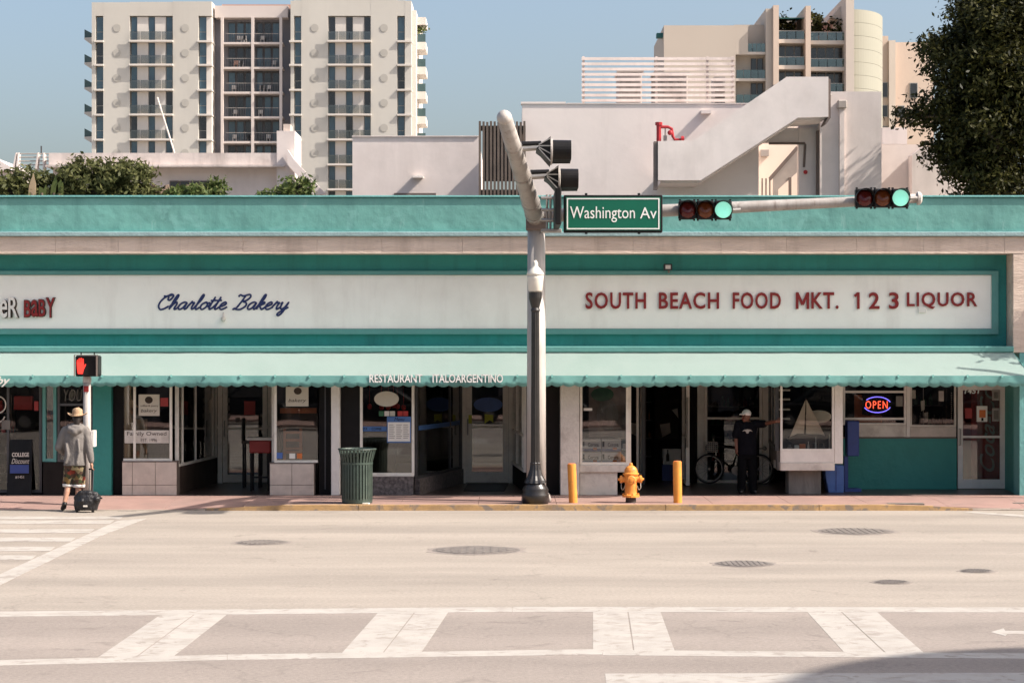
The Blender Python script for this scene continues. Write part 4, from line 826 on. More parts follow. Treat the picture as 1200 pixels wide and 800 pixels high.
for k in range(8):
    t = 19.6+29.15*k; u = t+28.0-(1.4 if k else 0)
    for (a, b, kind) in ((112.3, 120.7, 0), (153, 160.3, 1), (173.5, 181.2, 1), (194, 201.8, 1), (233, 241.5, 0), (345, 352.8, 0), (385, 392.6, 1), (405.2, 413.2, 1), (426.6, 434, 1), (466, 474, 0)):
        win_t(a, b, t, u, rt.random() < (.35 if kind else .15) or (kind and k == 0 and a > 380))
    for (a, b) in ((160.5, 173.3), (181.4, 193.8), (392.8, 405), (413.4, 426.4), (241.7, 247.8)):
        MB().box(TX(a), TX(b), DT+.25, DT+20, TZ(u)-.001, TZ(t)).build('infill_panel', 'tower_slab', tw)
    for (a, b, pr) in ((110.5, 121.5, .25), (152, 203, .5), (231.5, 248.5, .25), (339, 353.5, .25), (384, 435, .5), (465.5, 482.5, .25)):
        MB().box(TX(a), TX(b), DT-pr, DT+19, TZ(u+2.2), TZ(u+.1)-.005).build('slab_edge', 'tower_slab', tw)
    for (a, b) in ((152.6, 202.2), (384.6, 434.6)):
        MB().box(TX(a), TX(b), DT-.42, DT-.36, TZ(u-.2), TZ(u-10)).build('balustrade', 'rail_grey', tw) if False else None
        for j in range(4):
            xa = a+(b-a)*j/4; xb = a+(b-a)*(j+1)/4; MB().box(TX(xa)+.03, TX(xb)-.03, DT-.42, DT-.38, TZ(u-.2), TZ(u-10)).build('rail_pane', 'glass_rail' if 'glass_rail' in M else 'rail_grey', tw)
    for cx in (137, 217, 368.8, 450):
        if cx < 160 and k > 5: pass
        c = (TX(cx), DT-.02, TZ(33+29.25*k))
        if pr_h is None: pr_h = MB().lathe([(.47, 0), (.47, .030), (.45, .032)], c, 20, (0, -1, 0)).build('porthole', 'porthole', tw)
        else: share(pr_h, c[0], WL[pr_h].y, WL[pr_h].z-TZ(33)+c[2], tw, 'porthole')
    # central balconies
    ys = DT+1.0; v = 48.2+29.1*k
    MB().box(TX(257.5), TX(330.5), ys, DT+2.99, TZ(v+2.4), TZ(v)).build('balcony_slab', 'tower_pink', tw)
    for (a, b) in ((263, 293.3), (296.2, 325)):
        for j in range(3):
            xa = a+(b-a)*j/3; xb = a+(b-a)*(j+1)/3
            f = MB().box(TX(xa)+.05, TX(xb)-.05, DT+2.9, DT+2.98, TZ(v), TZ(v-26)).build('window', 'alu_dark', tw); MB().box(TX(xa)+.15, TX(xb)-.15, DT+2.86, DT+2.898, TZ(v-.5), TZ(v-24.5)).build('pane', 'tinted_blue' if rt.random() < .4 else 'tinted_dark', f)
        rb = MB().box(TX(a), TX(b), ys+.1, ys+.14, TZ(v-10.4), TZ(v-9.8)).build('balcony_rail', 'unit_grey', tw)
        mb = MB()
        for j in range(15): mb.box(TX(a+(b-a)*(j+.5)/15)-.03, TX(a+(b-a)*(j+.5)/15)+.03, ys+.1, ys+.13, TZ(v), TZ(v-9.9))
        mb.build('baluster_set', 'alu_dark', tw, kind='stuff')
        for j in range(rt.randint(1, 3)):
            px_ = rt.uniform(a+3, b-5); cm = MB(); q = TX(px_); cm.box(q, q+.5, ys+.6, ys+1.0, TZ(v)+.4, TZ(v)+.46); cm.box(q, q+.5, ys+1.0, ys+1.05, TZ(v)+.46, TZ(v)+.9)
            for e in (q+.03, q+.43): cm.box(e, e+.05, ys+.62, ys+.67, TZ(v)+.001, TZ(v)+.4); cm.box(e, e+.05, ys+.95, ys+1.0, TZ(v)+.001, TZ(v)+.4)
            tag(cm.build('balcony_chair', 'tower_slab' if rt.random() < .75 else 'salmon'), 'small chair on a balcony of the far tower', 'chair', 'chairs on the tower balconies')
    # side balconies
    v2 = 20.5+29*k
    MB().box(TX(483.5), TX(499), DT+4, DT+9, TZ(v2+9.5), TZ(v2+1.5)).build('side_slab', 'tower_slab', tw) if False else None
    MB().prism([(TX(484, DT+4), TZ(v2+9, DT+4)), (TX(484, DT+4), TZ(v2, DT+4)), (TX(499, DT+4), TZ(v2, DT+4)), (TX(499, DT+4), TZ(v2+8.6, DT+4))], 'y', DT+4, DT+9).build('side_balcony', 'tower_slab', tw)
    if k: 
        MB().box(TX(487, DT+4), TX(498.6, DT+4), DT+4.1, DT+4.15, TZ(v2, DT+4)+.003, TZ(v2-9.5, DT+4)).build('side_rail', 'rail_glass', tw)
    MB().prism([(TX(98.8, DT+4), TZ(v2+26, DT+4)), (TX(107, DT+4), TZ(v2+31, DT+4)), (TX(112, DT+4), TZ(v2+31, DT+4)), (TX(112, DT+4), TZ(v2+23, DT+4)), (TX(98.8, DT+4), TZ(v2+24, DT+4))], 'y', DT+4, DT+9).build('side_balcony', 'tower_slab', tw)
    MB().prism([(TX(98.8, DT+4), TZ(v2+24, DT+4)+.003), (TX(107.5, DT+4), TZ(v2+24, DT+4)+.003), (TX(107.5, DT+4), TZ(v2+18.5, DT+4)), (TX(98.8, DT+4), TZ(v2+14, DT+4))], 'y', DT+4.1, DT+8.8).build('side_rail', 'rail_glass', tw)
for p in (259, 294.8, 328): MB().box(TX(p-1.6), TX(p+1.6), DT+.95, DT+1.3, 0, TZ(19)).build('balcony_column', 'tower_pink', tw)
MB().box(TX(482)+.005, TX(487, DT), DT+1.5, DT+20, 0, TZ(10)).build('side_wall', 'tower_slab', tw)
pl = thing('potted_shrub', 'potted shrub on the top right side balcony of the cream tower', 'plant', (TX(491.5, DT+5), DT+5, TZ(49.5, DT+4))); MB().lathe([(.3, 0), (.4, .9)], WL[pl], 10).build('pot', 'teal_cloth', pl)
foliage('foliage', [((WL[pl].x, DT+5, WL[pl].z+1.6), (.8, .8, .8))], 160, .22, 'leaf_bright', pl, 8)
# ---------------------------------------------------------------- right tower
DR = 200.0; RX_ = lambda p, d=DR: X(p, d); RZ_ = lambda p, d=DR: Z(p, d)
rw = thing('cream_tower', 'peach and cream tower with curved drum and glass balconies behind the stair building', 'tower', (RX_(930), DR+10, 0))
MB().box(RX_(778), RX_(862), DR, DR+14, 0, RZ_(30)).build('wing', 'rt_cream', rw); MB().box(RX_(862)+.004, RX_(876.5), DR+.01, DR+.5, RZ_(63), RZ_(30)).build('wing_screen', 'rt_cream', rw)
MB().box(RX_(862)+.005, RX_(897), DR+1.2, DR+14, 0, RZ_(27)).build('recess_wall', 'rt_cream', rw); MB().box(RX_(855), RX_(903), DR+8, DR+14, RZ_(30), RZ_(24.5)).build('roof_room', 'peach', rw)
for v in (61, 92, 121):
    MB().box(RX_(862)+.006, RX_(898), DR+.02, DR+1.19, RZ_(v+3), RZ_(v)).build('balcony_slab', 'rt_light', rw)
    a0 = 876.8 if v == 61 else 863
    for j in range(4): MB().box(RX_(a0+(897-a0)*j/4)+.02, RX_(a0+(897-a0)*(j+1)/4)-.02, DR+.1, DR+.14, RZ_(v)+.003, RZ_(v-10)).build('rail_pane', 'tower_glass', rw)
    for (a, b) in ((881.5, 888), (889, 895.5)):
        f = MB().box(RX_(a), RX_(b), DR+1.1, DR+1.19, RZ_(v-1)+3.0*0, RZ_(v-25)).build('window', 'alu_dark', rw) if v > 61 else None
        if f: MB().box(RX_(a)+.06, RX_(b)-.06, DR+1.06, DR+1.098, RZ_(v-1.5), RZ_(v-24.4)).build('pane', 'tinted_dark', f)
MB().box(RX_(778)-.6, RX_(778)-.01, DR+1, DR+2, RZ_(42), RZ_(37)).build('wall_lamp', 'teal_cloth', rw)
MB().box(RX_(897)+.004, RX_(905), DR-.3, DR+12, 0, RZ_(11)).build('pier', 'rt_cream', rw)
MB().box(RX_(905)+.004, RX_(911.5), DR-.8, DR+12, 0, RZ_(8)).build('pier', 'peach', rw)
MB().box(RX_(911.5)+.004, RX_(989), DR+1.3, DR+12, 0, RZ_(49)).build('bay_wall', 'rt_cream', rw)
MB().box(RX_(911.5)+.004, RX_(943), DR+6, DR+12, RZ_(49)+.002, RZ_(9)).build('terrace_wall', 'rt_light', rw)
MB().box(RX_(943)+.004, RX_(989), DR+7, DR+12, RZ_(49)+.002, RZ_(13)).build('terrace_wall', 'salmon', rw)
MB().prism([(RX_(958), RZ_(49)), (RX_(958), RZ_(8)), (RX_(962), RZ_(12)), (RX_(962), RZ_(49))], 'y', DR+5, DR+6.99).build('terrace_fin', 'peach', rw)
MB().box(RX_(943)+.004, RX_(949), DR-.7, DR+6, 0, RZ_(8.5)).build('pier', 'peach', rw)
MB().box(RX_(989)+.004, RX_(998.5), DR-1.2, DR+14, 0, RZ_(-3)).build('pier', 'rt_light', rw)
MB().prism([(RX_(978), RZ_(16)), (RX_(990), RZ_(2)), (RX_(990), RZ_(49)), (RX_(985), RZ_(49)), (RX_(985), RZ_(20))], 'y', DR+2, DR+5).build('raked_wall', 'rt_light', rw)
for (x0_, x1_, v) in ((911.6, 942.9, 46.5), (911.6, 942.9, 77), (911.6, 942.9, 107), (949.1, 990, 48), (949.1, 990, 79), (949.1, 990, 108)):
    MB().box(RX_(x0_)+.003, RX_(x1_)-.003, DR-.2, DR+1.29, RZ_(v+4.5), RZ_(v)).build('balcony_slab', 'rt_light', rw)
    nn = 4 if x1_ > 960 else 3
    for j in range(nn):
        a = x0_+(x1_-x0_)*j/nn; b = x0_+(x1_-x0_)*(j+1)/nn
        MB().box(RX_(a)+.03, RX_(b)-.03, DR-.1, DR-.05, RZ_(v)+.003, RZ_(v-9.5)).build('rail_pane', 'tower_glass', rw)
        if v > 60:
            f = MB().box(RX_(a)+.02, RX_(b)-.02, DR+1.15, DR+1.28, RZ_(v), RZ_(v-25)).build('window', 'rail_grey', rw); MB().box(RX_(a)+.06, RX_(b)-.06, DR+1.1, DR+1.148, RZ_(v-.6), RZ_(v-24.4)).build('pane', 'tinted_dark', f)
    MB().box(RX_(x0_)+.003, RX_(x1_)-.003, DR-.12, DR-.04, RZ_(v-9.5)+.002, RZ_(v-10.3)).build('rail_cap', 'rail_grey', rw)
for j in range(7): MB().prism([(DR+.5, RZ_(21)), (DR+.5, RZ_(20)), (DR+5.9, RZ_(12.5)), (DR+5.9, RZ_(13.5))], 'x', RX_(911.6+j*4.5)+.01, RX_(911.6+j*4.5+4.3)).build('canopy_strip', 'teal_cloth', rw)
cx, cy, R = RX_(998.5), DR+9.0, RX_(1051)-RX_(998.5)
for k in range(14):
    t = 9+15.5*k; n = 24; mb = MB(); zt_, zb_ = RZ_(t), RZ_(t+15.2)
    lo_ = [(cx+R*math.sin(math.pi/2*j/n*1.02), cy-R*1.9*math.cos(math.pi/2*j/n*1.02)) for j in range(n+1)]
    poly = lo_+[(cx, cy)]
    vs_ = [(p[0], p[1], zb_) for p in poly]+[(p[0], p[1], zt_) for p in poly]; m_ = len(poly)
    mb._add(vs_, [tuple(range(m_-1, -1, -1)), tuple(range(m_, 2*m_))]+[(i, (i+1) % m_, (i+1) % m_+m_, i+m_) for i in range(m_)]); mb.build('drum_course', 'drum_green', rw)
MB().prism([(cx+.02, cy-R*1.8), (cx+R*.9, cy-1.6), (cx+.02, cy-1)], 'z', 0, RZ_(10)).build('drum_core', 'drum_green', rw)
MB().box(RX_(1005), RX_(1037), cy-3, cy-1, RZ_(10)-.5, RZ_(5)).build('roof_parapet', 'rt_light', rw)
MB().box(RX_(1046), RX_(1063), DR+10, DR+20, 0, RZ_(24)).build('rear_block', 'peach', rw); MB().box(RX_(1063)+.004, RX_(1071), DR+9.6, DR+20, 0, RZ_(30)).build('rear_pier', 'rt_light', rw); MB().box(RX_(1071)+.004, RX_(1120), DR+10.4, DR+20, 0, RZ_(31)).build('rear_block', 'peach', rw)
for (a, b, t, u) in ((1053.5, 1062.5, 81, 100), (1053.5, 1062.5, 109, 124), (1053.5, 1062.5, 135, 148), (1075, 1084, 109, 124), (1075, 1084, 142, 153), (1075, 1084, 163, 170), (1090, 1100, 81, 100)):
    y_ = DR+(10 if a < 1070 else 10.4); f = MB().box(RX_(a), RX_(b), y_-.1, y_-.002, RZ_(u), RZ_(t)).build('window', 'rail_grey', rw); MB().box(RX_(a)+.08, RX_(b)-.08, y_-.13, y_-.102, RZ_(u)+.08, RZ_(t)-.08).build('pane', 'tinted_dark', f)
MB().tube([(RX_(1007), cy-4, RZ_(9)), (RX_(1006), cy-4, RZ_(3))], .25, 8).build('roof_vent', 'rail_grey', rw); MB().lathe([(.2, 0), (.5, .3), (.2, 1.2)], (RX_(957), DR+8, RZ_(13)), 10).build('roof_vent', 'tower_slab', rw)
for (px_, py_, r_, lab) in ((917.5, 30, 1.3, 'dark shrub on the left roof terrace of the peach tower'), (984, 32, 1.25, 'dark shrub on the right roof terrace of the peach tower'), (954, 24, .95, 'small palm on the right roof terrace of the peach tower')):
    t_ = thing('terrace_shrub', lab, 'plant', (RX_(px_, DR+2), DR+2, RZ_(49)), 'plants on the tower terraces'); c = (RX_(px_, DR+2), DR+2, RZ_(py_))
    MB().tube([(c[0], c[1], RZ_(48.5)), c], .1, 6).build('trunk', 'bark', t_); foliage('foliage', [(c, (r_*.8, r_*.8, r_))], 260, .28, 'leaf_dark', t_, 8, seed=px_ and int(px_))
tb = thing('terrace_table', 'small dark table set on the left balcony of the peach wing', 'table', (RX_(886), DR+1, RZ_(61))); MB().box(RX_(881), RX_(885), DR+.5, DR+1.0, RZ_(57), RZ_(56)).build('table_top', 'black', tb); MB().box(RX_(882.6), RX_(883.4), DR+.7, DR+.8, RZ_(61)+.003, RZ_(57)).build('leg', 'black', tb)
# ---------------------------------------------------------------- planting
def tree(name, lab, base, ells, n, size, m, trunk, limbs, seed, cat='tree', group=None, aspect=.5, per=26, clump=1.15):
    t = thing(name, lab, cat, base, group); b = MB(); b.tube(trunk, [.22, .19, .15, .1][:len(trunk)], 10); b.build('trunk', 'bark', t, smooth=True)
    for l in limbs:
        pts = spline(l, 4); MB().tube(pts, [.10-.075*i/(len(pts)-1) for i in range(len(pts))], 7).build('limb', 'bark', t, smooth=True)
    foliage('crown', ells, n, size, m, t, seed=seed, aspect=aspect, per=per, clump=clump); return t
d = 54.0; TP = lambda px, py, dy=0: (X(px, d), d+dy, Z(py, d))
el = [(TP(1195, 60, .4), (1.75, 2.0, 1.9)), (TP(1185, 0, .2), (1.25, 1.6, 1.3)), (TP(1125, 75), (.75, 1.1, .75)), (TP(1100, 130, -.2), (.6, .9, .5)), (TP(1152, 150), (1.1, 1.5, 1.1)), (TP(1145, 205, .2), (.75, 1.2, .8)), (TP(1200, 150, .6), (1.6, 2, 1.7)),
      (TP(1070, 140, -.3), (.42, .5, .16)), (TP(1140, 30), (.7, 1, .7)), (TP(1165, 215), (1.0, 1.3, .9)), (TP(1235, 60, 1), (2, 2, 2.2)), (TP(1150, 105, -.6), (1.2, .9, .9)), (TP(1114, 178, .3), (.5, .8, .4)), (TP(1098, 60), (.42, .6, .42)), (TP(1185, 110, -.9), (1.0, .8, .9))]
tree('evergreen_tree', 'big dark evergreen tree rising behind the right end of the parapet', (X(1195, d), d, 0), el, 76000, .082, 'leaf_dark', [(X(1195, d), d, -.05), (X(1193, d), d, 3), (X(1188, d), d, 6), TP(1180, 150)],
     [[TP(1188, 215), TP(1165, 175), TP(1130, 140, -.4), TP(1060, 140, -.3)], [TP(1188, 200), TP(1150, 160, -.9), TP(1130, 120), TP(1110, 70)], [TP(1185, 170), TP(1195, 90), TP(1180, 10)], [TP(1190, 210), TP(1150, 200), TP(1120, 205)]], 5, per=64, clump=2.3, aspect=.42)
d = 53.5
def hedge(name, lab, ells, n, m, px, seed, size=.085):
    b = (X(px, d), d, 0); ells = [((q[0], q[1], q[2]-.10), r) for q, r in ells]; return tree(name, lab, b, ells, n, size, m, [(b[0], d, -.05), (b[0], d, 3), (b[0], d, Z(222, d))], [[(b[0], d, 4.5), TP(px-6, 226), TP(px-10, 222)], [(b[0], d, 4.5), TP(px+6, 226), TP(px+10, 222)]], seed, 'tree', 'bushy trees behind the parapet', .42)
hedge('bushy_tree', 'olive bushy tree at the far left edge behind the parapet', [(TP(0, 212), (.9, .8, .42)), (TP(38, 214), (.7, .7, .42)), (TP(30, 205, .3), (.45, .5, .25)), (TP(10, 232), (1.3, .8, .5)), (TP(50, 232), (.9, .8, .4))], 5200, 'leaf_olive', 18, 21)
hedge('bushy_tree', 'tallest olive bush behind the parapet, in front of the white house', [(TP(98, 190, .2), (.42, .5, .22)), (TP(82, 203), (.5, .6, .35)), (TP(115, 212), (.95, .8, .5)), (TP(150, 198), (.55, .6, .32)), (TP(138, 205), (.7, .7, .45)), (TP(110, 232), (1.5, .8, .5)), (TP(160, 222), (.55, .6, .3))], 7200, 'leaf_olive', 115, 22)
hedge('bushy_tree', 'low olive bush right of the tallest one, against the white wall', [(TP(186, 223), (.35, .4, .16)), (TP(190, 233), (.6, .5, .22))], 1300, 'leaf_olive', 188, 23)
hedge('bushy_tree', 'green bush in front of the window strip of the white house', [(TP(222, 222), (.45, .45, .2)), (TP(250, 220), (.28, .4, .26)), (TP(205, 226), (.3, .4, .14)), (TP(230, 234), (.9, .5, .26))], 2300, 'leaf_bright', 228, 24)
hedge('bushy_tree', 'bright green bush at the foot of the white chimney', [(TP(348, 218), (.42, .45, .3)), (TP(322, 226), (.3, .4, .12)), (TP(340, 233), (.8, .5, .26))], 2300, 'leaf_bright', 345, 25)
bl = thing('banana_plant', 'pale banana leaves poking above the parapet at the left', 'plant', (X(66, 52.8), 52.8, 0))
for px_, a, c_ in ((63, 206, 'leaf_bright'), (69, 210, 'leaf_bright'), (37, 203, 'tan_board'), (49, 222, 'leaf_bright')):
    y_ = 52.8; MB().prism([(X(px_-4, y_), Z(229, y_)), (X(px_-3, y_), Z(218, y_)), (X(px_+2, y_), Z(a, y_)), (X(px_+5, y_), Z(216, y_)), (X(px_+5, y_), Z(229, y_))], 'y', y_, y_+.02).build('leaf', c_, bl); MB().tube([(X(px_, y_), y_+.03, -.05), (X(px_, y_), y_+.03, Z(226, y_))], .05, 6).build('stem', 'bark', bl)
# ================================================================== street furniture
# traffic pole with two mast arms
DP = 38.75; tp = thing('traffic_signal_pole', 'tall weathered steel traffic pole with two mast arms beside the lamp post', 'traffic pole', (X(628.5, DP), DP, PT)); px0 = X(628.5, DP)
b = MB(); zt_ = Z(252, DP); b.tube([(px0, DP, PT), (px0, DP, 2.5), (px0, DP, zt_)], [.178, .17, .158], 20); b.build('shaft', 'pole_grey', tp, smooth=True)
MB().lathe([(.27, 0), (.27, .06), (.25, .12), (.22, .16), (.18, .18)], (px0, DP, PT), 20).build('base_cover', 'pole_white', tp, smooth=True)
for a in range(4): MB().lathe([(.05, 0), (.05, .1), (.02, .13)], (px0+.24*math.cos(a*1.57+.78), DP+.24*math.sin(a*1.57+.78), PT), 8).build('anchor_cap', 'pole_white', tp)
MB().lathe([(.15, 0), (.13, .06), (.0, .09)], (px0, DP, zt_), 16).build('cap', 'galvanised', tp)
tip = Vector((X(591, 34.8), 34.8, Z(138, 34.8))); root = Vector((px0-.02, DP-.15, Z(263, DP)+.12)); dirv = (tip-root)
arm = MB(); arm.tube([root, root+dirv*.33, root+dirv*.66, tip], [.165, .152, .138, .125], 20); armo = arm.build('street_arm', 'pole_white', tp, smooth=True)
MB().ball(tip, .126, 16, 10).build('arm_cap', 'pole_grey', tp, smooth=True)
for t in (.04, .16, .44, .73): c = root+dirv*t; MB().lathe([(.170-.04*t, -.04), (.178-.04*t, 0), (.170-.04*t, .04)], c, 20, dirv.normalized()).build('clamp_band', 'galvanised', tp)
MB().box(px0-.19, px0+.19, DP-.22, DP+.19, Z(270, DP), Z(254, DP)).build('joint_box', 'edge_brown', tp, .02)
ra = MB(); e2 = (X(1074, DP), DP-.02, Z(232.5, DP)); ra.tube([(px0+.1, DP-.02, Z(253, DP)), (X(800, DP), DP-.02, Z(246, DP)), (X(1000, DP), DP-.02, Z(236.5, DP)), e2], [.125, .112, .092, .085], 16); ra.build('side_arm', 'pole_white', tp, smooth=True)
MB().lathe([(.09, 0), (.12, .01), (.12, .06), (.08, .09)], e2, 16, (1, 0, 0)).build('arm_cap', 'pole_grey', tp)
# signal heads on the street arm, seen from the side
def side_head(t, lab):
    c = root+dirv*t; r = .3; g = thing('side_signal_head', lab, 'traffic light', c, 'signal heads on the street arm'); x = c.x+.62; n = 3
    MB().tube([c+Vector((.1, 0, .03)), c+Vector((.42, 0, .05))], .045, 10).build('bracket', 'galvanised', g)
    MB().tube([c+Vector((.12, .03, .11)), c+Vector((.45, .03, .12))], .05, 8).build('tie_bar', 'signal_black', g)
    back = MB()
    for k in range(n):
        yy = c.y+(k-1)*.31
        back.prism([(c.x+.36, c.z+.0), (c.x+.60, c.z+.20), (c.x+.60, c.z-.24), (c.x+.44, c.z-.06)], 'y', yy-.15, yy+.15)
    back.build('housing', 'signal_black', g)
    for k in range(n):
        yy = c.y+(k-1)*.31
        MB().lathe([(.195, 0), (.195, .03), (.18, .035)], (c.x+.60, yy, c.z-.02), 24, (1, 0, 0)).build('flange', 'pole_grey', g)
        v = MB(); m = 24; rr_ = .172; L_ = .31; vs = []
        for (rad, xx) in ((rr_, 0), (rr_-.004, L_), (rr_-.012, L_), (rr_-.012, .01)):
            vs += [(c.x+.635+xx, yy+rad*math.cos(2*math.pi*j/m), c.z-.02+rad*math.sin(2*math.pi*j/m)) for j in range(m)]
        v._add(vs, [(i*m+j, i*m+(j+1) % m, (i+1)*m+(j+1) % m, (i+1)*m+j) for i in range(3) for j in range(m)]); v.build('visor', 'signal_black', g, smooth=False)
        MB().lathe([(.155, 0), (.145, .03), (.05, .05)], (c.x+.636, yy, c.z-.02), 20, (1, 0, 0)).build('lens', ('lens_red', 'lens_amber', 'lens_green')[k] if False else ('lens_red', 'lens_amber', 'bottle_green')[k], g)
    # grill ribs on the back
    for q in range(4): beam(MB(), (c.x+.40, c.y-.47, c.z-.0+q*.02), (c.x+.60, c.y-.47, c.z-.22+q*.13), .018, .02).build('rib', 'galvanised', g)
    return g
side_head(.69, 'black signal head seen from the side, nearer the tip of the arm'); side_head(.41, 'black signal head seen from the side, nearer the pole')
# horizontal signal heads facing the camera
def front_head(pxa, pxb, pyt, pyb, lab):
    d = DP-.28; xa, xb, z0, z1 = X(pxa, d), X(pxb, d), Z(pyb, d), Z(pyt, d); g = thing('front_signal_head', lab, 'traffic light', ((xa+xb)/2, d, z0), 'green traffic lights on the side arm'); w3 = (xb-xa)/3
    for k in range(3):
        h = MB().box(xa+k*w3+.006, xa+(k+1)*w3-.006, d-.02, d+.16, z0, z1).build('section', 'signal_black', g, .02); c = Vector((xa+(k+.5)*w3, d-.022, (z0+z1)/2))
        MB().lathe([(.150, -.01), (.146, .012), (.10, .035), (.0, .045)], c, 24, (0, -1, 0)).build('lens', ('lens_red', 'lens_amber', 'lens_green')[k], h, smooth=True)
        v = MB(); m = 24; vs = []
        for (rad, yy) in ((.166, 0), (.166, -.2), (.158, -.2), (.158, 0)): vs += [(c.x+rad*math.cos(math.radians(-35)+math.radians(250)*j/m), c.y+yy*(1 if True else 1)*(0.35+.65*max(0, math.sin(math.radians(-35)+math.radians(250)*j/m))), c.z+rad*math.sin(math.radians(-35)+math.radians(250)*j/m)) for j in range(m+1)]
        k1 = m+1; v._add(vs, [(i*k1+j, i*k1+j+1, (i+1)*k1+j+1, (i+1)*k1+j) for i in range(3) for j in range(m)]); v.build('visor', 'signal_black', h)
        for (u, q) in ((.012, z1), (w3-.05, z1), (.012, z0-.025), (w3-.05, z0-.025)): MB().box(xa+k*w3+u, xa+k*w3+u+.035, d+.02, d+.07, q, q+.025).build('hinge', 'signal_black', h)
    MB().tube([(xb, d+.08, (z0+z1)/2), (xb+.16, d+.1, (z0+z1)/2+.01)], .035, 8).build('end_bracket', 'galvanised', g); MB().tube([((xa+xb)/2, d+.15, (z0+z1)/2), ((xa+xb)/2, DP-.08, (z0+z1)/2)], .05, 8).build('arm_clamp', 'galvanised', g)
front_head(795, 858, 235, 257, 'horizontal traffic light with green lit, next to the street name sign'); front_head(1002.5, 1065.5, 221.2, 243, 'horizontal traffic light with green lit, at the end of the side arm')
# street name sign
d = DP-.42; sn = thing('street_name_sign', 'green Washington Av street name sign box hanging on the side arm', 'street sign', (X(718, d), d, Z(272, d)))
MB().box(X(660.5, d), X(776.5, d), d, d+.16, Z(272.5, d), Z(228.5, d)).build('cabinet', 'signal_black', sn, .015)
MB().box(X(663, d), X(774, d), d-.006, d-.001, Z(270, d), Z(231, d)).build('face', 'street_green', sn)
bd = MB(); x0_, x1_, z0_, z1_ = X(664.2, d), X(772.8, d), Z(268.8, d), Z(232.2, d); q = .022
bd.box(x0_, x1_, d-.011, d-.007, z0_, z0_+q); bd.box(x0_, x1_, d-.011, d-.007, z1_-q, z1_); bd.box(x0_, x0_+q, d-.011, d-.007, z0_+q, z1_-q); bd.box(x1_-q, x1_, d-.011, d-.007, z0_+q, z1_-q); bd.build('border', 'sign_letter', sn)
write(sn, 'Washington', X(668, d), X(744, d), Z(260.5, d), Z(242, d), d-.008, 'sign_letter', 'lettering', .004, offset=.0)
write(sn, 'Av', X(750, d), X(769.5, d), Z(256.2, d), Z(243, d), d-.008, 'sign_letter', 'lettering', .004, offset=.0)
for p in (687, 749): MB().box(X(p-1.5, d), X(p+1.5, d), d+.04, d+.1, Z(228.4, d), Z(226.2, d)).build('hanger', 'signal_black', sn); MB().box(X(p-1.5, d), X(p+1.5, d), d+.04, d+.1, Z(274, d), Z(272.6, d)).build('hanger', 'signal_black', sn)
MB().box(X(716, d), X(722, d), d+.161, DP-.1, Z(256, d), Z(244, d)).build('arm_clamp', 'galvanised', sn)
ss = thing('edge_on_sign', 'dark street sign box seen edge-on between the pole and the name sign', 'street sign', (X(653, DP), DP-1, Z(272, DP)))
MB().box(X(649, DP-.9), X(656, DP-.9), DP-2.2, DP-.5, Z(268, DP-.9), Z(226, DP-.9)).build('cabinet', 'signal_black', ss, .02)
for p in (641, 645): MB().tube([(X(p, DP-.6), DP-.6, Z(270, DP-.6)), (X(p, DP-.6), DP-.6, Z(228, DP-.6))], .02, 8).build('hanger_rod', 'galvanised', ss)
MB().box(X(634, DP-.6), X(658, DP-.6), DP-.7, DP-.45, Z(272.5, DP-.6), Z(268.3, DP-.6)).build('lower_bracket', 'galvanised', ss, .01)
for q in (232, 246, 258): MB().tube([(X(634, DP-.6), DP-.6, Z(q, DP-.6)), (X(650, DP-.6), DP-.6, Z(q, DP-.6))], .03, 8).build('clamp', 'galvanised', ss)
# black lamp post
DL = 38.25; lx = X(627.3, DL); lp = thing('lamp_post', 'black fluted lamp post with cream globe in front of the traffic pole', 'street lamp', (lx, DL, PT))
MB().lathe([(.235, 0), (.235, .10), (.245, .12), (.245, .17), (.225, .20), (.235, .25), (.215, .30), (.175, .34), (.17, .37)], (lx, DL, PT), 28).build('base', 'lamp_black', lp, smooth=True)
MB().lathe([(.19, .37), (.175, .42), (.13, .50), (.10, .60), (.086, .70), (.09, .72), (.08, .74)], (lx, DL, PT), 60, flute=.05, fn=12).build('fluted_collar', 'lamp_black', lp)
zl = Z(366, DL); MB().lathe([(.076, .74), (.066, zl-PT)], (lx, DL, PT), 72, flute=.06, fn=12).build('shaft', 'lamp_black', lp)
MB().lathe([(.07, 0), (.085, .04), (.07, .08), (.11, .22), (.12, .26), (.12, .36)], (lx, DL, zl), 24).build('globe_holder', 'lamp_black', lp, smooth=False)
zg = zl+.362; MB().lathe([(.10, 0), (.125, .03), (.145, .25), (.15, .30)], (lx, DL, zg), 24).build('globe', 'lamp_globe', lp, smooth=True)
MB().lathe([(.158, 0), (.15, .04), (.09, .12), (.06, .15), (.045, .18), (.05, .22), (.02, .27)], (lx, DL, zg+.301), 24).build('finial', 'lamp_globe', lp, smooth=True)
# pedestrian signal
DS_ = 38.55; gx = X(102, DS_); zg0 = .075; pp = thing('pedestrian_signal_pole', 'slim white pole carrying the pedestrian signal at the crossing', 'signal pole', (gx, DS_, zg0))
MB().tube([(gx, DS_, zg0-.02), (gx, DS_, Z(445, DS_))], [.075, .068], 16).build('shaft', 'pole_white', pp, smooth=True); MB().lathe([(.13, 0), (.13, .05), (.09, .15)], (gx, DS_, zg0-.01), 16).build('base', 'pole_white', pp)
MB().lathe([(.078, 0), (.078, .1)], (gx, DS_, Z(448, DS_)), 16).build('collar', 'pole_grey', pp)
MB().box(gx-.045, gx+.045, DS_-.079, DS_-.07, Z(459, DS_), Z(452, DS_)).build('sticker', 'red_letter', pp); MB().box(X(108, DS_), X(111.3, DS_), DS_-.12, DS_+.14, Z(523, DS_), Z(504, DS_)).build('button_panel', 'white_paint', pp)
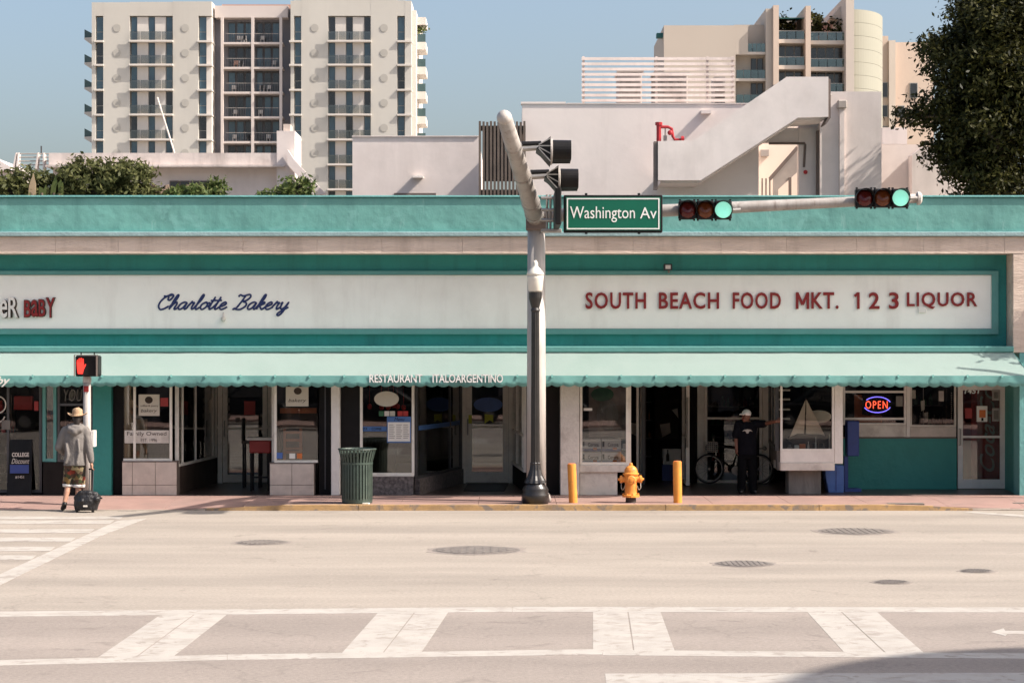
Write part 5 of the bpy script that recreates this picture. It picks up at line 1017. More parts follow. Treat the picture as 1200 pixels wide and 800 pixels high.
MB().tube([(gx+.05, DS_, Z(511, DS_)), (X(108, DS_)+.01, DS_, Z(511, DS_))], .025, 8).build('panel_arm', 'galvanised', pp)
d = DS_-.2; ph = thing('pedestrian_signal', 'black pedestrian signal showing a red hand', 'pedestrian signal', (gx, d, Z(441, d)))
MB().box(X(88, d), X(115, d), d, d+.34, Z(441, d), Z(416.5, d)).build('housing', 'signal_black', ph, .025); MB().box(X(89.6, d), X(112.6, d), d-.012, d-.001, Z(439.6, d), Z(418, d)).build('screen', 'black', ph)
vz = MB(); vz.box(X(87.6, d), X(115.4, d), d-.05, d-.002, Z(416.4, d), Z(415.6, d)); vz.box(X(87.2, d), X(87.9, d), d-.05, d-.002, Z(441, d), Z(416, d)); vz.box(X(113, d), X(114.2, d), d-.05, d-.002, Z(441, d), Z(416.5, d)); vz.build('hood_rim', 'edge_brown', ph)
hd = MB(); HP = lambda a, b: (X(60+a/10, d), Z(405+b/10, d))
hd.prism([HP(*p) for p in ((315, 330), (372, 330), (382, 285), (412, 220), (400, 212), (385, 245), (384, 190), (300, 190), (305, 270))], 'y', d-.018, d-.013)
for a, t in ((302, 170), (323, 152), (345, 147), (366, 155)): hd.prism([HP(a, 195), HP(a+17, 195), HP(a+17, t), HP(a+8, t-8), HP(a, t)], 'y', d-.0185, d-.0135)
hd.build('red_hand', 'hand_red', ph)
for p in (93.5, 109): MB().lathe([(.012, 0), (.012, .05)], (X(p, d), d+.12, Z(416, d)), 8).build('screw_lug', 'signal_black', ph)
MB().tube([(gx, DS_, Z(446, DS_)), (gx, DS_-.02, Z(440.5, DS_))], .06, 10).build('mount', 'pole_grey', ph)
# litter bin
DB = 38.35; bx_ = X(418.5, DB); tb_ = thing('litter_bin', 'green slatted steel litter bin at the kerb', 'litter bin', (bx_, DB, PT)); hb = Z(524, DB)-PT-.0
MB().lathe([(.23, .03), (.245, .06), (.245, hb*.8), (.22, hb*.82)], (bx_, DB, PT), 24).build('liner', 'bin_inside', tb_, smooth=True)
MB().lathe([(.255, .0), (.275, .02), (.275, .08), (.26, .09)], (bx_, DB, PT), 28).build('base_ring', 'bin_green', tb_)
for k in range(30):
    a = 2*math.pi*k/30; T = Matrix.Translation((bx_, DB, PT)) @ Matrix.Rotation(a, 4, 'Z')
    MB(T).prism([(.262, .06), (.278, .06), (.278, hb*.74), (.315, hb*.88), (.342, hb*.985), (.325, hb*.985), (.298, hb*.88), (.262, hb*.75)], 'y', -.019, .019).build('slat', 'bin_green', tb_)
MB().torus((bx_, DB, PT+hb*.97), .335, .014, (0, 0, 1), 32).build('rim', 'bin_green', tb_); MB().lathe([(.283, 0), (.285, .035)], (bx_, DB, PT+hb*.70), 28).build('hoop', 'bin_green', tb_)
MB().lathe([(.30, 0), (.30, .02), (.17, .06), (.165, .02)], (bx_, DB, PT+hb*.9), 28).build('lid', 'bin_green', tb_)
lt = tag(MB().prism([(-.06, -.04), (.05, -.05), (.07, .03), (-.02, .05)], 'z', 0, .02).build('litter_scrap', 'paper'), 'scrap of white paper beside the litter bin', 'litter'); lt.location = (bx_+.18, DB-.25, zr(bx_)+.004)
# hydrant
DHY = 38.5; hx = X(739.3, DHY); hy = thing('fire_hydrant', 'yellow fire hydrant between the two yellow bollards', 'fire hydrant', (hx, DHY, PT)); hk = (Z(542, DHY)-PT)/.76
sk = lambda pr: [(r*hk, z*hk) for r, z in pr]
MB().lathe(sk([(.105, -.02), (.10, .04), (.095, .105)]), (hx, DHY, PT), 20).build('foot', 'hydrant_dark', hy)
MB().lathe(sk([(.165, .105), (.165, .145), (.125, .16), (.118, .2), (.115, .40), (.125, .42), (.125, .50), (.13, .52)]), (hx, DHY, PT), 24).build('barrel', 'hydrant_yellow', hy, smooth=False)
MB().lathe(sk([(.13, .52), (.155, .535), (.155, .56), (.13, .575), (.12, .63), (.095, .675), (.06, .70), (.035, .71), (.035, .74), (.02, .76)]), (hx, DHY, PT), 24).build('bonnet', 'hydrant_yellow', hy)
for k in range(8): a = k*math.pi/4+.2; MB().lathe([(.014, 0), (.014, .03)], (hx+.148*hk*math.cos(a), DHY+.148*hk*math.sin(a), PT+.145*hk), 6).build('bolt', 'hydrant_yellow', hy)
for sgn_ in (-1, 1):
    nz_ = MB().lathe(sk([(.06, .1), (.06, .16), (.075, .165), (.075, .205), (.04, .215), (.025, .22), (.022, .25)]), (hx, DHY, PT+.445*hk), 16, (sgn_, 0, 0)).build('side_outlet', 'hydrant_yellow', hy)
    MB().tube(spline([(hx+sgn_*.18*hk, DHY-.03, PT+.38*hk), (hx+sgn_*.185*hk, DHY-.05, PT+.29*hk), (hx+sgn_*.15*hk, DHY-.06, PT+.25*hk), (hx+sgn_*.115*hk, DHY-.08, PT+.33*hk)], 6), .008, 6).build('chain', 'chain', hy)
MB().lathe(sk([(.085, .1), (.085, .155), (.07, .17), (.03, .175), (.025, .21)]), (hx, DHY, PT+.44*hk), 16, (0, -1, 0)).build('pumper_outlet', 'hydrant_yellow', hy)
# bollards
for (px_, top, lean, lab) in ((671.8, 543.5, -.03, 'leaning yellow bollard beside the off-white pillar'), (794.3, 540.5, -.01, 'yellow steel bollard right of the fire hydrant')):
    db = 38.45; bxx = X(px_, db); bo = thing('bollard', lab, 'bollard', (bxx, db, PT), 'yellow bollards'); zt_ = Z(top, db)
    MB().tube([(bxx, db, PT-.02), (bxx+lean, db, zt_)], .078, 20).build('post', 'bollard_yellow', bo, smooth=False); MB().lathe([(.074, 0), (.06, .012), (.0, .016)], (bxx+lean, db, zt_), 20).build('cap', 'orange', bo)
# ================================================================== things in and before the shopfronts
def poster(px_a, px_b, py_t, py_b, d, m, lab, name='window_poster', cat='poster', th=.006):
    return tag(MB().box(X(px_a, d), X(px_b, d), d-th, d, Z(py_b, d), Z(py_t, d)).build(name, m), lab, cat)
def on(o, body, a, b, t, u, d, m='dark_brown', **k): return write(o, body, X(a, d), X(b, d), Z(u, d), Z(t, d), d, m, 'lettering', .002, **k)
# leftmost shop
d = 40.55
af = thing('chalk_board', 'black A-frame board with white lettering in the leftmost shop', 'sign board', (X(24, d), d, PT))
MB()._add([(X(9, d), d-.1, PT), (X(38, d), d-.1, PT), (X(36.5, d), d+.08, Z(515, d)), (X(10.5, d), d+.08, Z(515, d)), (X(9, d), d-.06, PT), (X(38, d), d-.06, PT), (X(36.5, d), d+.12, Z(515, d)), (X(10.5, d), d+.12, Z(515, d))], [(0,1,2,3),(7,6,5,4),(0,4,5,1),(1,5,6,2),(2,6,7,3),(3,7,4,0)]).build('front_board', 'signal_black', af)
MB()._add([(X(9, d), d+.5, PT), (X(38, d), d+.5, PT), (X(36.5, d), d+.13, Z(515, d)), (X(10.5, d), d+.13, Z(515, d)), (X(9, d), d+.54, PT), (X(38, d), d+.54, PT), (X(36.5, d), d+.16, Z(515, d)), (X(10.5, d), d+.16, Z(515, d))], [(0,1,2,3),(7,6,5,4),(0,4,5,1),(1,5,6,2),(2,6,7,3),(3,7,4,0)]).build('rear_board', 'signal_black', af)
on(af, 'COLLEGE', 14, 34, 530, 535, d-.06, 'off_white', offset=.03); on(af, 'Discount', 13.5, 34.5, 537, 543, d-.09, 'off_white', shear=.4); on(af, '#1451', 18, 28, 557, 560.5, d-.13, 'off_white')
MB().box(X(13, d), X(35, d), d-.095, d-.085, Z(554, d), Z(544, d)).build('blue_panel', 'blue_box', af)
dd = YF+.6
rb = thing('red_sign_box', 'red light box sign hanging inside the leftmost shop window', 'sign', (X(27, dd), dd, Z(480, dd))); MB().box(X(16, dd), X(38, dd), dd, dd+.1, Z(480, dd), Z(464, dd)).build('box', 'bright_red', rb, .01); MB().tube([(X(20, dd), dd+.05, Z(464, dd)), (X(20, dd), dd+.05, 2.7)], .006, 6).build('cord', 'black', rb); MB().tube([(X(34, dd), dd+.05, Z(464, dd)), (X(34, dd), dd+.05, 2.7)], .006, 6).build('cord', 'black', rb)
rgn = thing('ring_logo', 'pale ring-shaped logo decal at the left edge of the leftmost window', 'decal', (X(-2, YF+.24), YF+.24, 1.3)); MB().torus((X(-3, YF+.236), YF+.236, Z(474, YF+.236)), .16, .012, (0, 1, 0), 28, 6).build('ring', 'off_white', rgn); MB().torus((X(-4, YF+.236), YF+.236, Z(485, YF+.236)), .16, .012, (0, 1, 0), 20, 6, .3, 2.8).build('arc', 'off_white', rgn)
rs = random.Random(5)
def shelf(px_a, px_b, d, zlist, lab, mats, w=.07, fill=.9, depth=.3, name='goods_shelf'):
    t = thing(name, lab, 'shelf', (X((px_a+px_b)/2, d), d+.2, PT)); xa, xb = X(px_a, d), X(px_b, d)
    for xx in (xa, xb-.03): MB().box(xx, xx+.03, d, d+depth, PT, zlist[-1]+.35).build('upright', 'wood_dark', t)
    for z in zlist: MB().box(xa+.031, xb-.031, d+.005, d+depth, z-.02, z).build('shelf_board', 'alu_dark', t)
    for z in zlist:
        x = xa+.06; grp = 'goods on shop shelves'
        while x < xb-.12:
            ww = w*rs.uniform(.7, 1.4); hh = rs.uniform(.14, .27)
            if rs.random() < fill:
                g = MB().lathe([(ww*.42, 0), (ww*.42, hh*.62), (ww*.16, hh*.8), (ww*.16, hh)], (x+ww/2, d+.1, z+.001), 8).build('bottle', rs.choice(mats)); tag(g, 'bottle on the '+lab, 'bottle', grp+' '+lab)
            x += ww*1.15
shelf(46, 62, 41.4, (.75, 1.15, 1.55), 'dark shelf behind the leftmost window', ('dark_brown', 'crimson_dark', 'stone_grey', 'black'), .12)
shelf(76, 104, 41.5, (.75, 1.15, 1.5, 1.9), 'shelf behind the window left of the teal pilaster', ('off_white', 'dark_brown', 'stone_grey', 'crimson_dark'), .13)
shelf(-20, 14, 42.5, (.4, .8, 1.2, 1.6), 'shelf deep in the leftmost shop', ('dark_brown', 'off_white', 'bright_red', 'stone_grey'), .14)
# bakery
d = YF+.07
p = poster(162.5, 187, 462, 487, d, 'poster_cream', 'square cream logo poster high in the left bakery window'); MB().ball((X(174.5, d), d-.008, Z(468.5, d)), .075, 14, 8, (1, .06, .9)).build('emblem', 'dark_brown', p); on(p, 'bakery', 165, 184, 479, 484, d-.007, shear=.3); on(p, 'coffee & pastry', 164.5, 185.5, 474, 477, d-.007)
p = poster(146, 198, 504, 519, d, 'off_white', 'long grey banner reading family owned across the left bakery window', 'window_banner', 'banner'); on(p, 'Family Owned', 149, 195, 505.5, 511.5, d-.007); on(p, 'EST. 1996', 165, 184, 513.5, 517.5, d-.007)
p = poster(335, 361.5, 453, 476, d, 'poster_cream', 'cream logo poster in the right bakery window above the wooden chair'); MB().ball((X(349, d), d-.008, Z(458, d)), .075, 14, 8, (1, .06, .9)).build('emblem', 'dark_brown', p); on(p, 'bakery', 338, 359, 467, 472, d-.007, shear=.3)
MB().box(FX(144), FX(152), YF+.16, YF+.3, Z(540, YF), TOP).build('blind', 'tan_board', shop); MB().box(FX(150), FX(165), YF+.35, YF+.7, PT, Z(492, YF)).build('display_cabinet', 'tan_board', shop)
p = poster(235, 248, 468, 484, 43.6, 'poster_cream', 'small cream notice on the glass beside the bakery door')
p = tag(MB().box(X(286, YB-.05), X(299, YB-.05), YB-.05, YB-.035, Z(486, YB-.05), Z(470, YB-.05)).build('red_wall_sign', 'bright_red'), 'red square sign on the glass of the bakery door', 'sign')
for k, (a, t) in enumerate(((264, 466), (264, 475), (264.5, 484), (276, 489))): poster(a, a+5, t, t+6, YB-.01, 'stone_grey', ('topmost small sticker', 'second small sticker', 'third small sticker', 'lowest small sticker')[k]+' on the bakery door glass', 'sticker', 'sticker', .003)
bc = thing('display_counter', 'wooden pastry counter deep inside the bakery', 'counter', (X(230, 48), 48, PT)); MB().box(X(150, 47), X(330, 48), 47.5, 48.2, PT, 1.1).build('body', 'wood_dark', bc); MB().box(X(150, 47)-.05, X(330, 48)+.05, 47.4, 48.25, 1.102, 1.15).build('top', 'off_white', bc)
def leg4(t, xa, xb, ya, yb, z0, z1, w_, m):
    for xx in (xa, xb-w_):
        for yy in (ya, yb-w_): MB().box(xx, xx+w_, yy, yy+w_, z0, z1).build('leg', m, t)
d = 41.6; bt = thing('bar_table', 'tall bar table with pale top and red apron in the bakery entrance', 'table', (X(304, d), d, PT)); leg4(bt, X(293, d), X(316, d), d, d+.35, PT, Z(531, d), .04, 'black'); MB().box(X(292, d), X(317, d), d-.005, d+.355, Z(530.8, d), Z(516, d)).build('apron', 'crimson_dark', bt, .02); MB().box(X(289, d), X(320, d), d-.06, d+.4, Z(515.8, d), Z(512.6, d)).build('table_top', 'off_white', bt, .008); MB().box(X(294, d), X(315, d), d+.01, d+.03, Z(560, d), Z(558, d)).build('foot_rail', 'black', bt)
d = 42.6; bs = thing('bar_stool', 'dark slim bar stool left of the bar table', 'stool', (X(288, d), d, PT)); leg4(bs, X(284, d), X(293, d)+.2, d, d+.36, PT, Z(520, d), .035, 'black'); MB().box(X(283, d), X(293, d)+.22, d-.02, d+.38, Z(519.8, d), Z(516, d)).build('seat', 'wood_dark', bs, .01); MB().box(X(283, d), X(285, d), d, d+.36, Z(515.8, d), Z(490, d)).build('backrest', 'black', bs)
d = 41.3; wc = thing('wooden_chair', 'orange wooden high chair inside the right bakery window', 'chair', (X(343, d), d, PT)); leg4(wc, X(332, d), X(354, d), d, d+.35, PT, Z(502, d), .05, 'wood_orange')
for q in (505, 514, 528): MB().box(X(334.5, d), X(351.5, d), d+.005, d+.04, Z(q+3, d), Z(q, d)).build('slat', 'wood_orange', wc)
MB().box(X(332, d), X(354, d), d-.01, d+.36, Z(527, d), Z(524, d)).build('seat', 'wood_orange', wc)
sh = tag(MB().box(X(328, 41.2), X(371, 41.2), 41.2, 41.4, Z(484, 41.2), Z(478, 41.2)).build('wall_shelf', 'wood_orange'), 'orange wooden shelf across the right bakery window', 'shelf')
bar = MB().box(X(328, 41.2), X(371, 41.2), 41.45, 41.6, PT, Z(478, 41.2)).build('back_panel', 'wood_dark', sh)
# restaurant
d = yr-.02+.0
d = yr+.012
p = tag(MB().lathe([(.235, 0), (.235, .006)], (0, 0, 0), 28, (0, -1, 0)).build('oval_decal', 'poster_cream'), 'cream oval decal high in the restaurant window', 'decal'); p.location = (X(453, d), d-.008, Z(467, d)-.15); p.scale = (1.0, 1, .62)
p = poster(420, 453, 499.5, 505, d, 'blue_band', 'blue lettered band across the restaurant window', 'window_band', 'band', .003); on(p, 'PASTA  -  COFFEE', 421, 447, 500.8, 503.8, d-.004, 'black', offset=.02)
a_, b_ = Vector((FX(486), yr+.08)), Vector((X(540, YB), YB-.1)); dn = (b_-a_).normalized(); nm = Vector((dn.y, -dn.x)); vv = []
for t in (.06, .97):
    for o_ in (.006, .009): q = a_+(b_-a_)*t+nm*o_; vv.append((q, o_))
mb = MB(); A, B, Cq, Dq = [q for q, _ in vv]
mb._add([(A.x, A.y, 1.31), (Cq.x, Cq.y, 1.31), (Cq.x, Cq.y, 1.40), (A.x, A.y, 1.40), (B.x, B.y, 1.31), (Dq.x, Dq.y, 1.31), (Dq.x, Dq.y, 1.40), (B.x, B.y, 1.40)], [(0,1,2,3),(7,6,5,4),(0,4,5,1),(1,5,6,2),(2,6,7,3),(3,7,4,0)]); tag(mb.build('window_band', 'blue_band'), 'blue lettered band on the slanting glass beside the restaurant door', 'band')
d2 = yr-.035; p = thing('menu_board', 'menu sheet with blue header hanging on the restaurant window', 'menu', (X(467, d2), d2, Z(518, d2))); MB().box(X(453.5, d2), X(481.5, d2), d2, d2+.02, Z(518.5, d2), Z(488, d2)).build('backing', 'blue_band', p); MB().box(X(454.5, d2), X(480.5, d2), d2-.004, d2-.001, Z(517, d2), Z(494.5, d2)).build('sheet', 'paper', p)
on(p, 'Menu', 462, 474, 489, 493, d2-.001, 'black', shear=.3)
for j in range(3):
    for i in range(8): MB().box(X(456+j*8.3, d2), X(456+j*8.3+rs.uniform(5, 7), d2), d2-.006, d2-.0045, Z(498+i*2.2, d2), Z(497.2+i*2.2, d2)).build('text_line', 'unit_grey', p)
for k, (a, m_) in enumerate(((444, 'bottle_green'), (450.5, 'off_white'), (457, 'poster_cream'), (466, 'bright_red'), (472.5, 'bright_red'))): poster(a, a+5.8, 481.5, 487.4, d, m_, ('green card sticker at the left of the sticker row', 'white card sticker second in the sticker row', 'cream card sticker third in the sticker row', 'red round-cornered sticker fourth in the row', 'red sticker at the right end of the row')[k]+' in the restaurant window', 'sticker', 'sticker', .003)
for k, (a, q) in enumerate(((422, 476), (433, 476), (447, 477), (455, 477), (461, 475), (466, 476), (473, 477), (490, 477))):
    o = MB(); c = Vector((X(a, yr+.5), yr+.5, Z(q, yr+.5))); o.ball(c, .05, 10, 6, (1, 1, 1.1)); o.tube([c, (c.x, c.y, 2.7)], .004, 5); o = o.build('hanging_ornament', 'bright_red'); tag(o, 'dim red ornament hanging in a row inside the restaurant window', 'ornament', 'red ornaments in the restaurant window')
p = tag(MB().lathe([(.3, 0), (.3, .004)], (0, 0, 0), 28, (0, -1, 0)).build('oval_decal', 'blue_light'), 'dim blue oval decal on the restaurant door', 'decal'); p.location = (X(572, YB), YB-.01, Z(474.5, YB)-.14); p.scale = (1, 1, .5)
p = tag(MB().prism([(X(568, YB), Z(496, YB)), (X(568, YB), Z(485, YB)), (X(578, YB), Z(486, YB)), (X(578, YB), Z(495, YB)), (X(574, YB), Z(492, YB))], 'y', YB-.012, YB-.008).build('yellow_note', 'yellow_note'), 'small bright yellow note on the restaurant door', 'note')
mt = tag(MB().prism([G(548, 567, PT), G(596, 567, PT), G(591, 575.5, PT), G(543, 575.5, PT)], 'z', PT, PT+.015).build('door_mat', 'black'), 'black mat on the floor before the restaurant door', 'mat')
# food market
d = ym+.12
for r_ in range(2):
    for c_ in range(2):
        a = 682+c_*23.3; t = 514.5+r_*14.7; z0, z1 = Z(t+14.2, d), Z(t, d); o = thing('drinks_carton', ('upper' if r_ == 0 else 'lower')+(' left' if c_ == 0 else ' right')+' white drinks carton stacked in the market window', 'carton', (X(a+11, d), d, z0), 'stacked drinks cartons')
        MB().box(X(a, d), X(a+22.6, d), d, d+.28, z0, z1).build('box', 'paper', o, .006); MB().box(X(a+.3, d), X(a+22.3, d), d-.003, d-.001, z0+.002, z0+.055).build('stripe', 'blue_box', o)
        on(o, 'Corona', a+7, a+19.5, t+4.0, t+8.6, d-.001, 'dark_brown', offset=.02); MB().box(X(a+.6, d), X(a+3, d), d-.003, d-.001, z0+.09, z1-.04).build('mark', 'black', o); MB().box(X(a+13, d), X(a+17.5, d), d-.004, d-.0032, z0+.03, z0+.075).build('badge', 'orange', o)
MB().box(X(680, d), X(736, d), d-.04, d+.55, Z(544, ym)-.001, Z(543.3, d)).build('display_board', 'off_white', shop)
for r_ in range(2):
    a = 728.8; t = 514.5+r_*14.7; z0 = Z(t+14.2, d); o = thing('drinks_carton', ('upper' if r_ == 0 else 'lower')+' blue-grey drinks carton at the right end of the stack', 'carton', (X(a+3, d), d, z0), 'stacked drinks cartons'); MB().box(X(a, d), X(a+6.2, d), d+.01, d+.28, z0, Z(t, d)).build('box', 'rail_glass', o, .006); MB().box(X(a+1, d), X(a+5, d), d+.005, d+.009, z0+.06, z0+.15).build('mark', 'paper', o)
p = poster(724, 736, 505, 513.8, d-.02, 'stone_grey', 'small beige card propped on top of the drinks cartons', 'price_card', 'card', .01)
gp = tag(MB().box(X(690, d+.3), X(735, d+.3), d+.3, d+.31, Z(512, d+.3), Z(452, d+.3)).build('beer_poster', 'clutter'), 'faded dark poster hanging behind the market window', 'poster')
MB().ball((X(706, d+.28), d+.295, Z(462, d+.28)), .22, 14, 8, (1, .04, .6)).build('print', 'bottle_green', gp); MB().ball((X(712, d+.28), d+.295, Z(486, d+.28)), .3, 14, 8, (.7, .03, 1)).build('print', 'stone_grey', gp)
d = 46.6; fz = thing('drinks_cooler', 'dim drinks cooler with pale poster inside the market doorway', 'cooler', (X(782, d), d, PT)); MB().box(X(766, d), X(800, d), d, d+.6, PT, 2.2).build('cabinet', 'dark_wall', fz, .02); MB().box(X(768, d), X(795, d), d-.012, d-.002, Z(514, d), Z(468, d)).build('poster', 'interior', fz); MB().prism([(X(773, d), Z(497, d)), (X(785, d), Z(495, d)), (X(786, d), Z(507, d)), (X(776, d), Z(512, d))], 'y', d-.02, d-.014).build('print', 'off_white', fz); MB().prism([(X(787, d), Z(480, d)), (X(794, d), Z(478, d)), (X(795, d), Z(490, d))], 'y', d-.02, d-.014).build('print', 'off_white', fz)
d = 45.0; cb = thing('upright_carton', 'white carton with a bottle print standing in the market doorway', 'carton', (X(787, d), d, PT)); MB().box(X(777, d), X(798, d), d, d+.3, Z(544, d), Z(526, d)).build('box', 'paper', cb, .006); MB().lathe([(.035, 0), (.035, .12), (.012, .18), (.012, .24)], (X(782.5, d), d-.003, Z(540, d)), 8).build('bottle_print', 'dark_brown', cb); MB().box(X(776, d), X(799, d), d+.01, d+.35, PT, Z(544.3, d)).build('crate', 'blue_box', cb)
shelf(756, 768, 47.2, (.5, .9, 1.3, 1.7), 'dark drinks shelf inside the market doorway', ('bottle_green', 'bottle_amber', 'dark_brown', 'crimson_dark'), .08)
shelf(830, 890, 47.3, (.4, .8, 1.2, 1.6), 'wide goods shelf behind the bicycle window', ('dark_brown', 'bottle_green', 'stone_grey', 'black', 'crimson_dark'), .1)
# bay window with model ship
d = yb+.45; zb_ = Z(530, yb)+.002
ms = thing('model_sailboat', 'model sailboat with tall cream sails in the bay window', 'model boat', (X(948, d), d, zb_))
MB().prism([(X(922, d), Z(514, d)), (X(934, d), Z(508, d)), (X(962, d), Z(509, d)), (X(972, d), Z(512, d)), (X(964, d), Z(519, d)), (X(930, d), Z(520, d))], 'y', d-.06, d+.06).build('hull', 'wood_dark', ms, .01)
MB().tube([(X(943, d), d, Z(512, d)), (X(944.5, d), d, Z(466, d))], .01, 6).build('mast', 'wood_dark', ms); MB().box(X(944, d), X(952, d), d-.02, d+.02, zb_, Z(518, d)).build('stand', 'wood_dark', ms)
MB().prism([(X(925, d), Z(513, d)), (X(944, d), Z(468, d)), (X(942, d), Z(512, d))], 'y', d-.008, d+.004).build('sail', 'sail', ms); MB().prism([(X(945, d), Z(468, d)), (X(968, d), Z(513, d)), (X(944.5, d), Z(508, d))], 'y', d-.014, d-.002).build('sail', 'sail', ms)
sb = tag(MB().ball((X(959, d+.2), d+.2, Z(488, d+.2)), .3, 20, 10, (.85, .08, .42)).build('oval_board', 'poster_cream'), 'pale oval board behind the model sails', 'board')
MB().tube([(X(959, d+.2), d+.2, zb_), (X(959, d+.2), d+.2, Z(492, d+.2))], .012, 6).build('stand', 'wood_dark', sb)
for k, (a, w_, t, m_, lab) in enumerate(((931.5, 5, 521.5, 'paper', 'small white box standing in the bay window'), (937, 7, 520, 'orange', 'orange box standing in the bay window'), (946, 2.5, 517, 'off_white', 'thin cream bottle right of the orange box'), (955, 2, 512, 'off_white', 'white candle bottle under the jib sail'), (963, 4, 519, 'stone_grey', 'squat grey jar at the right of the bay window'), (971, 2.2, 508, 'off_white', 'tallest cream bottle at the right of the bay window'), (922, 7, 521, 'stone_grey', 'grey ornament at the left of the bay window'))):
    d3 = yb+.2+.03*k; z0 = zb_; h = Z(t, d3)-z0; w2 = w_*d3/F
    if k < 2: tag(MB().box(X(a, d3), X(a, d3)+w2, d3, d3+.08, z0, z0+h).build('small_box', m_, None, .004), lab, 'box')
    else: tag(MB().lathe([(w2*.45, 0), (w2*.5, h*.1), (w2*.45, h*.6), (w2*.2, h*.8), (w2*.22, h)], (X(a, d3)+w2/2, d3, z0), 10).build('small_bottle', m_), lab, 'bottle')
for q in (457, 468, 480, 491): MB().box(FX(918), FX(934), yb+.75, yb+.9, Z(q+2, yb), Z(q, yb)).build('glass_shelf', 'off_white', bay)
# blue boxes
d = YF+.75; nb = thing('blue_news_box', 'light blue news box tucked behind the bay window corner', 'news box', (X(977, d), d, PT)); MB().prism([(X(967, d), Z(545, d)), (X(989, d), Z(545, d)), (X(989, d), PT), (X(971, d), PT), (X(967, d), PT+.35)], 'y', d, d+.4).build('cabinet', 'blue_light', nb, .01); MB().box(X(979.4, d), X(980.4, d), d-.006, d-.001, PT+.03, Z(547, d)).build('door_edge', 'blue_box', nb)
d = 41.6; pb = thing('pay_phone', 'dark blue pay phone box on a post before the teal wall', 'phone', (X(998, d), d, PT)); MB().box(X(992, d), X(1006, d), d-.1, d+.2, Z(534, d), Z(493, d)).build('hood', 'blue_box', pb, .015); MB().box(X(989.5, d), X(994, d), d, d+.12, PT, Z(534.2, d)).build('post', 'blue_box', pb); MB().box(X(988.5, d), X(1008, d), d-.15, d+.25, PT, PT+.055).build('foot_plate', 'blue_box', pb)
# OPEN neon
d = YR+.18; on_ = thing('open_sign', 'red and blue neon OPEN sign in the right window', 'neon sign', (X(1028, d), d, Z(486, d)))
MB().box(X(1010.5, d), X(1045.5, d), d, d+.03, Z(485.5, d), Z(461.5, d)).build('backing', 'black', on_); write(on_, 'OPEN', X(1014.2, d), X(1040, d), Z(478.6, d), Z(469.6, d), d-.004, 'neon_red', 'tube_letters', .01, True, offset=-.005, spacing=1.25)
for (a0, a1) in ((.35, 2.5), (3.5, 5.95)):
    pts = [(X(1028, d)+.27*math.cos(a0+(a1-a0)*i/18), d-.012, Z(474, d)+.155*math.sin(a0+(a1-a0)*i/18)) for i in range(19)]; MB().tube(pts, .009, 6).build('tube_arc', 'neon_blue', on_)
p = poster(1001, 1012, 462, 497, YR+.5, 'wood_orange', 'brown wooden board behind the neon window', 'wood_board', 'board', .02); p = tag(MB().box(X(1004, YR+.45), X(1034, YR+.45), YR+.45, YR+.6, RZ(497), RZ(487)).build('wicker_box', 'wood_orange', None, .02), 'dim orange-brown box under the neon sign', 'box')
MB().box(X(1000, YR+.4), X(1062, YR+.4), YR+.12, YR+.8, RZ(499), RZ(497.2)).build('window_shelf', 'wood_dark', shop)
for k, (a, m_) in enumerate(((1079, 'off_white'), (1083, 'unit_grey'))): tag(MB().prism([(X(a, YR+.2), RZ(470+k*14)), (X(a+4.6, YR+.2), RZ(469+k*14)), (X(a+4.6, YR+.2), RZ(480+k*14)), (X(a+.6, YR+.2), RZ(482+k*14))], 'y', YR+.2, YR+.22).build('hanging_card', m_), ('upper' if k == 0 else 'lower')+' pale card hanging in the window beside the right door', 'card')
MB().tube([(X(1082, YR+.21), YR+.21, RZ(455)), (X(1082, YR+.21), YR+.21, RZ(498))], .006, 6).build('card_string', 'unit_grey', shop)
p = poster(1067.5, 1073, 457, 467, YR+.06, 'off_white', 'small round-topped sticker in the window beside the right door', 'sticker', 'sticker', .003)
bd_ = thing('bead_string', 'string of pale beads hanging beside the right door', 'beads', (X(1115, YR+.3), YR+.3, 1.4))
for k in range(14): MB().ball((X(1115, YR+.3), YR+.3, RZ(461+k*2.6)), .013, 6, 4).build('bead', 'off_white', bd_)
MB().tube([(X(1115, YR+.3), YR+.3, RZ(455)), (X(1115, YR+.3), YR+.3, RZ(496))], .003, 5).build('cord', 'black', bd_)
shelf(1068, 1110, 44.4, (.5, .9, 1.3, 1.7), 'bottle shelf behind the window beside the right door', ('bottle_green', 'bottle_amber', 'dark_brown', 'stone_grey'), .08)
# red vending machine behind the right door
d = 42.62; vm = thing('vending_machine', 'dark red vending machine behind the right shop door', 'vending machine', (X(1158, d), d, PT)); MB().box(X(1138, d), X(1174, d), d, d+.8, PT, 2.1).build('cabinet', 'crimson_dark', vm, .02)
o = write(vm, 'Coca-Cola', -1.0, 1.0, 0, .30, 0, 'unit_grey', 'lettering', .003, shear=.45, offset=.01); o.rotation_euler = (0, -math.pi/2, 0); o.location = Vector((X(1158, d)+.13, d-.004, 1.42))-WL[vm]
d = 42.24
p = poster(1144.5, 1157, 475.5, 494, d-.03, 'paper', 'white notice with orange print on the right shop door', 'door_notice', 'notice'); MB().box(X(1147, d), X(1154.5, d), d-.04, d-.0365, Z(489, d), Z(480, d)).build('print', 'orange', p); MB().box(X(1149.5, d), X(1152, d), d-.0395, d-.0365, Z(493, d), Z(489.3, d)).build('print', 'black', p)
for k, (t, u) in enumerate(((456.5, 469), (478, 493.5))):
    p = poster(1162.5, 1171.5 if k == 0 else 1171.5, t, u, d-.03, 'unit_grey', ('upper' if k == 0 else 'lower')+' grey printed card at the right side of the right shop door', 'door_card', 'card'); MB().box(X(1164, d), X(1169.5, d), d-.04, d-.0365, Z(u-2.5, d), Z(t+2.5, d)).build('print', 'stone_grey', p)
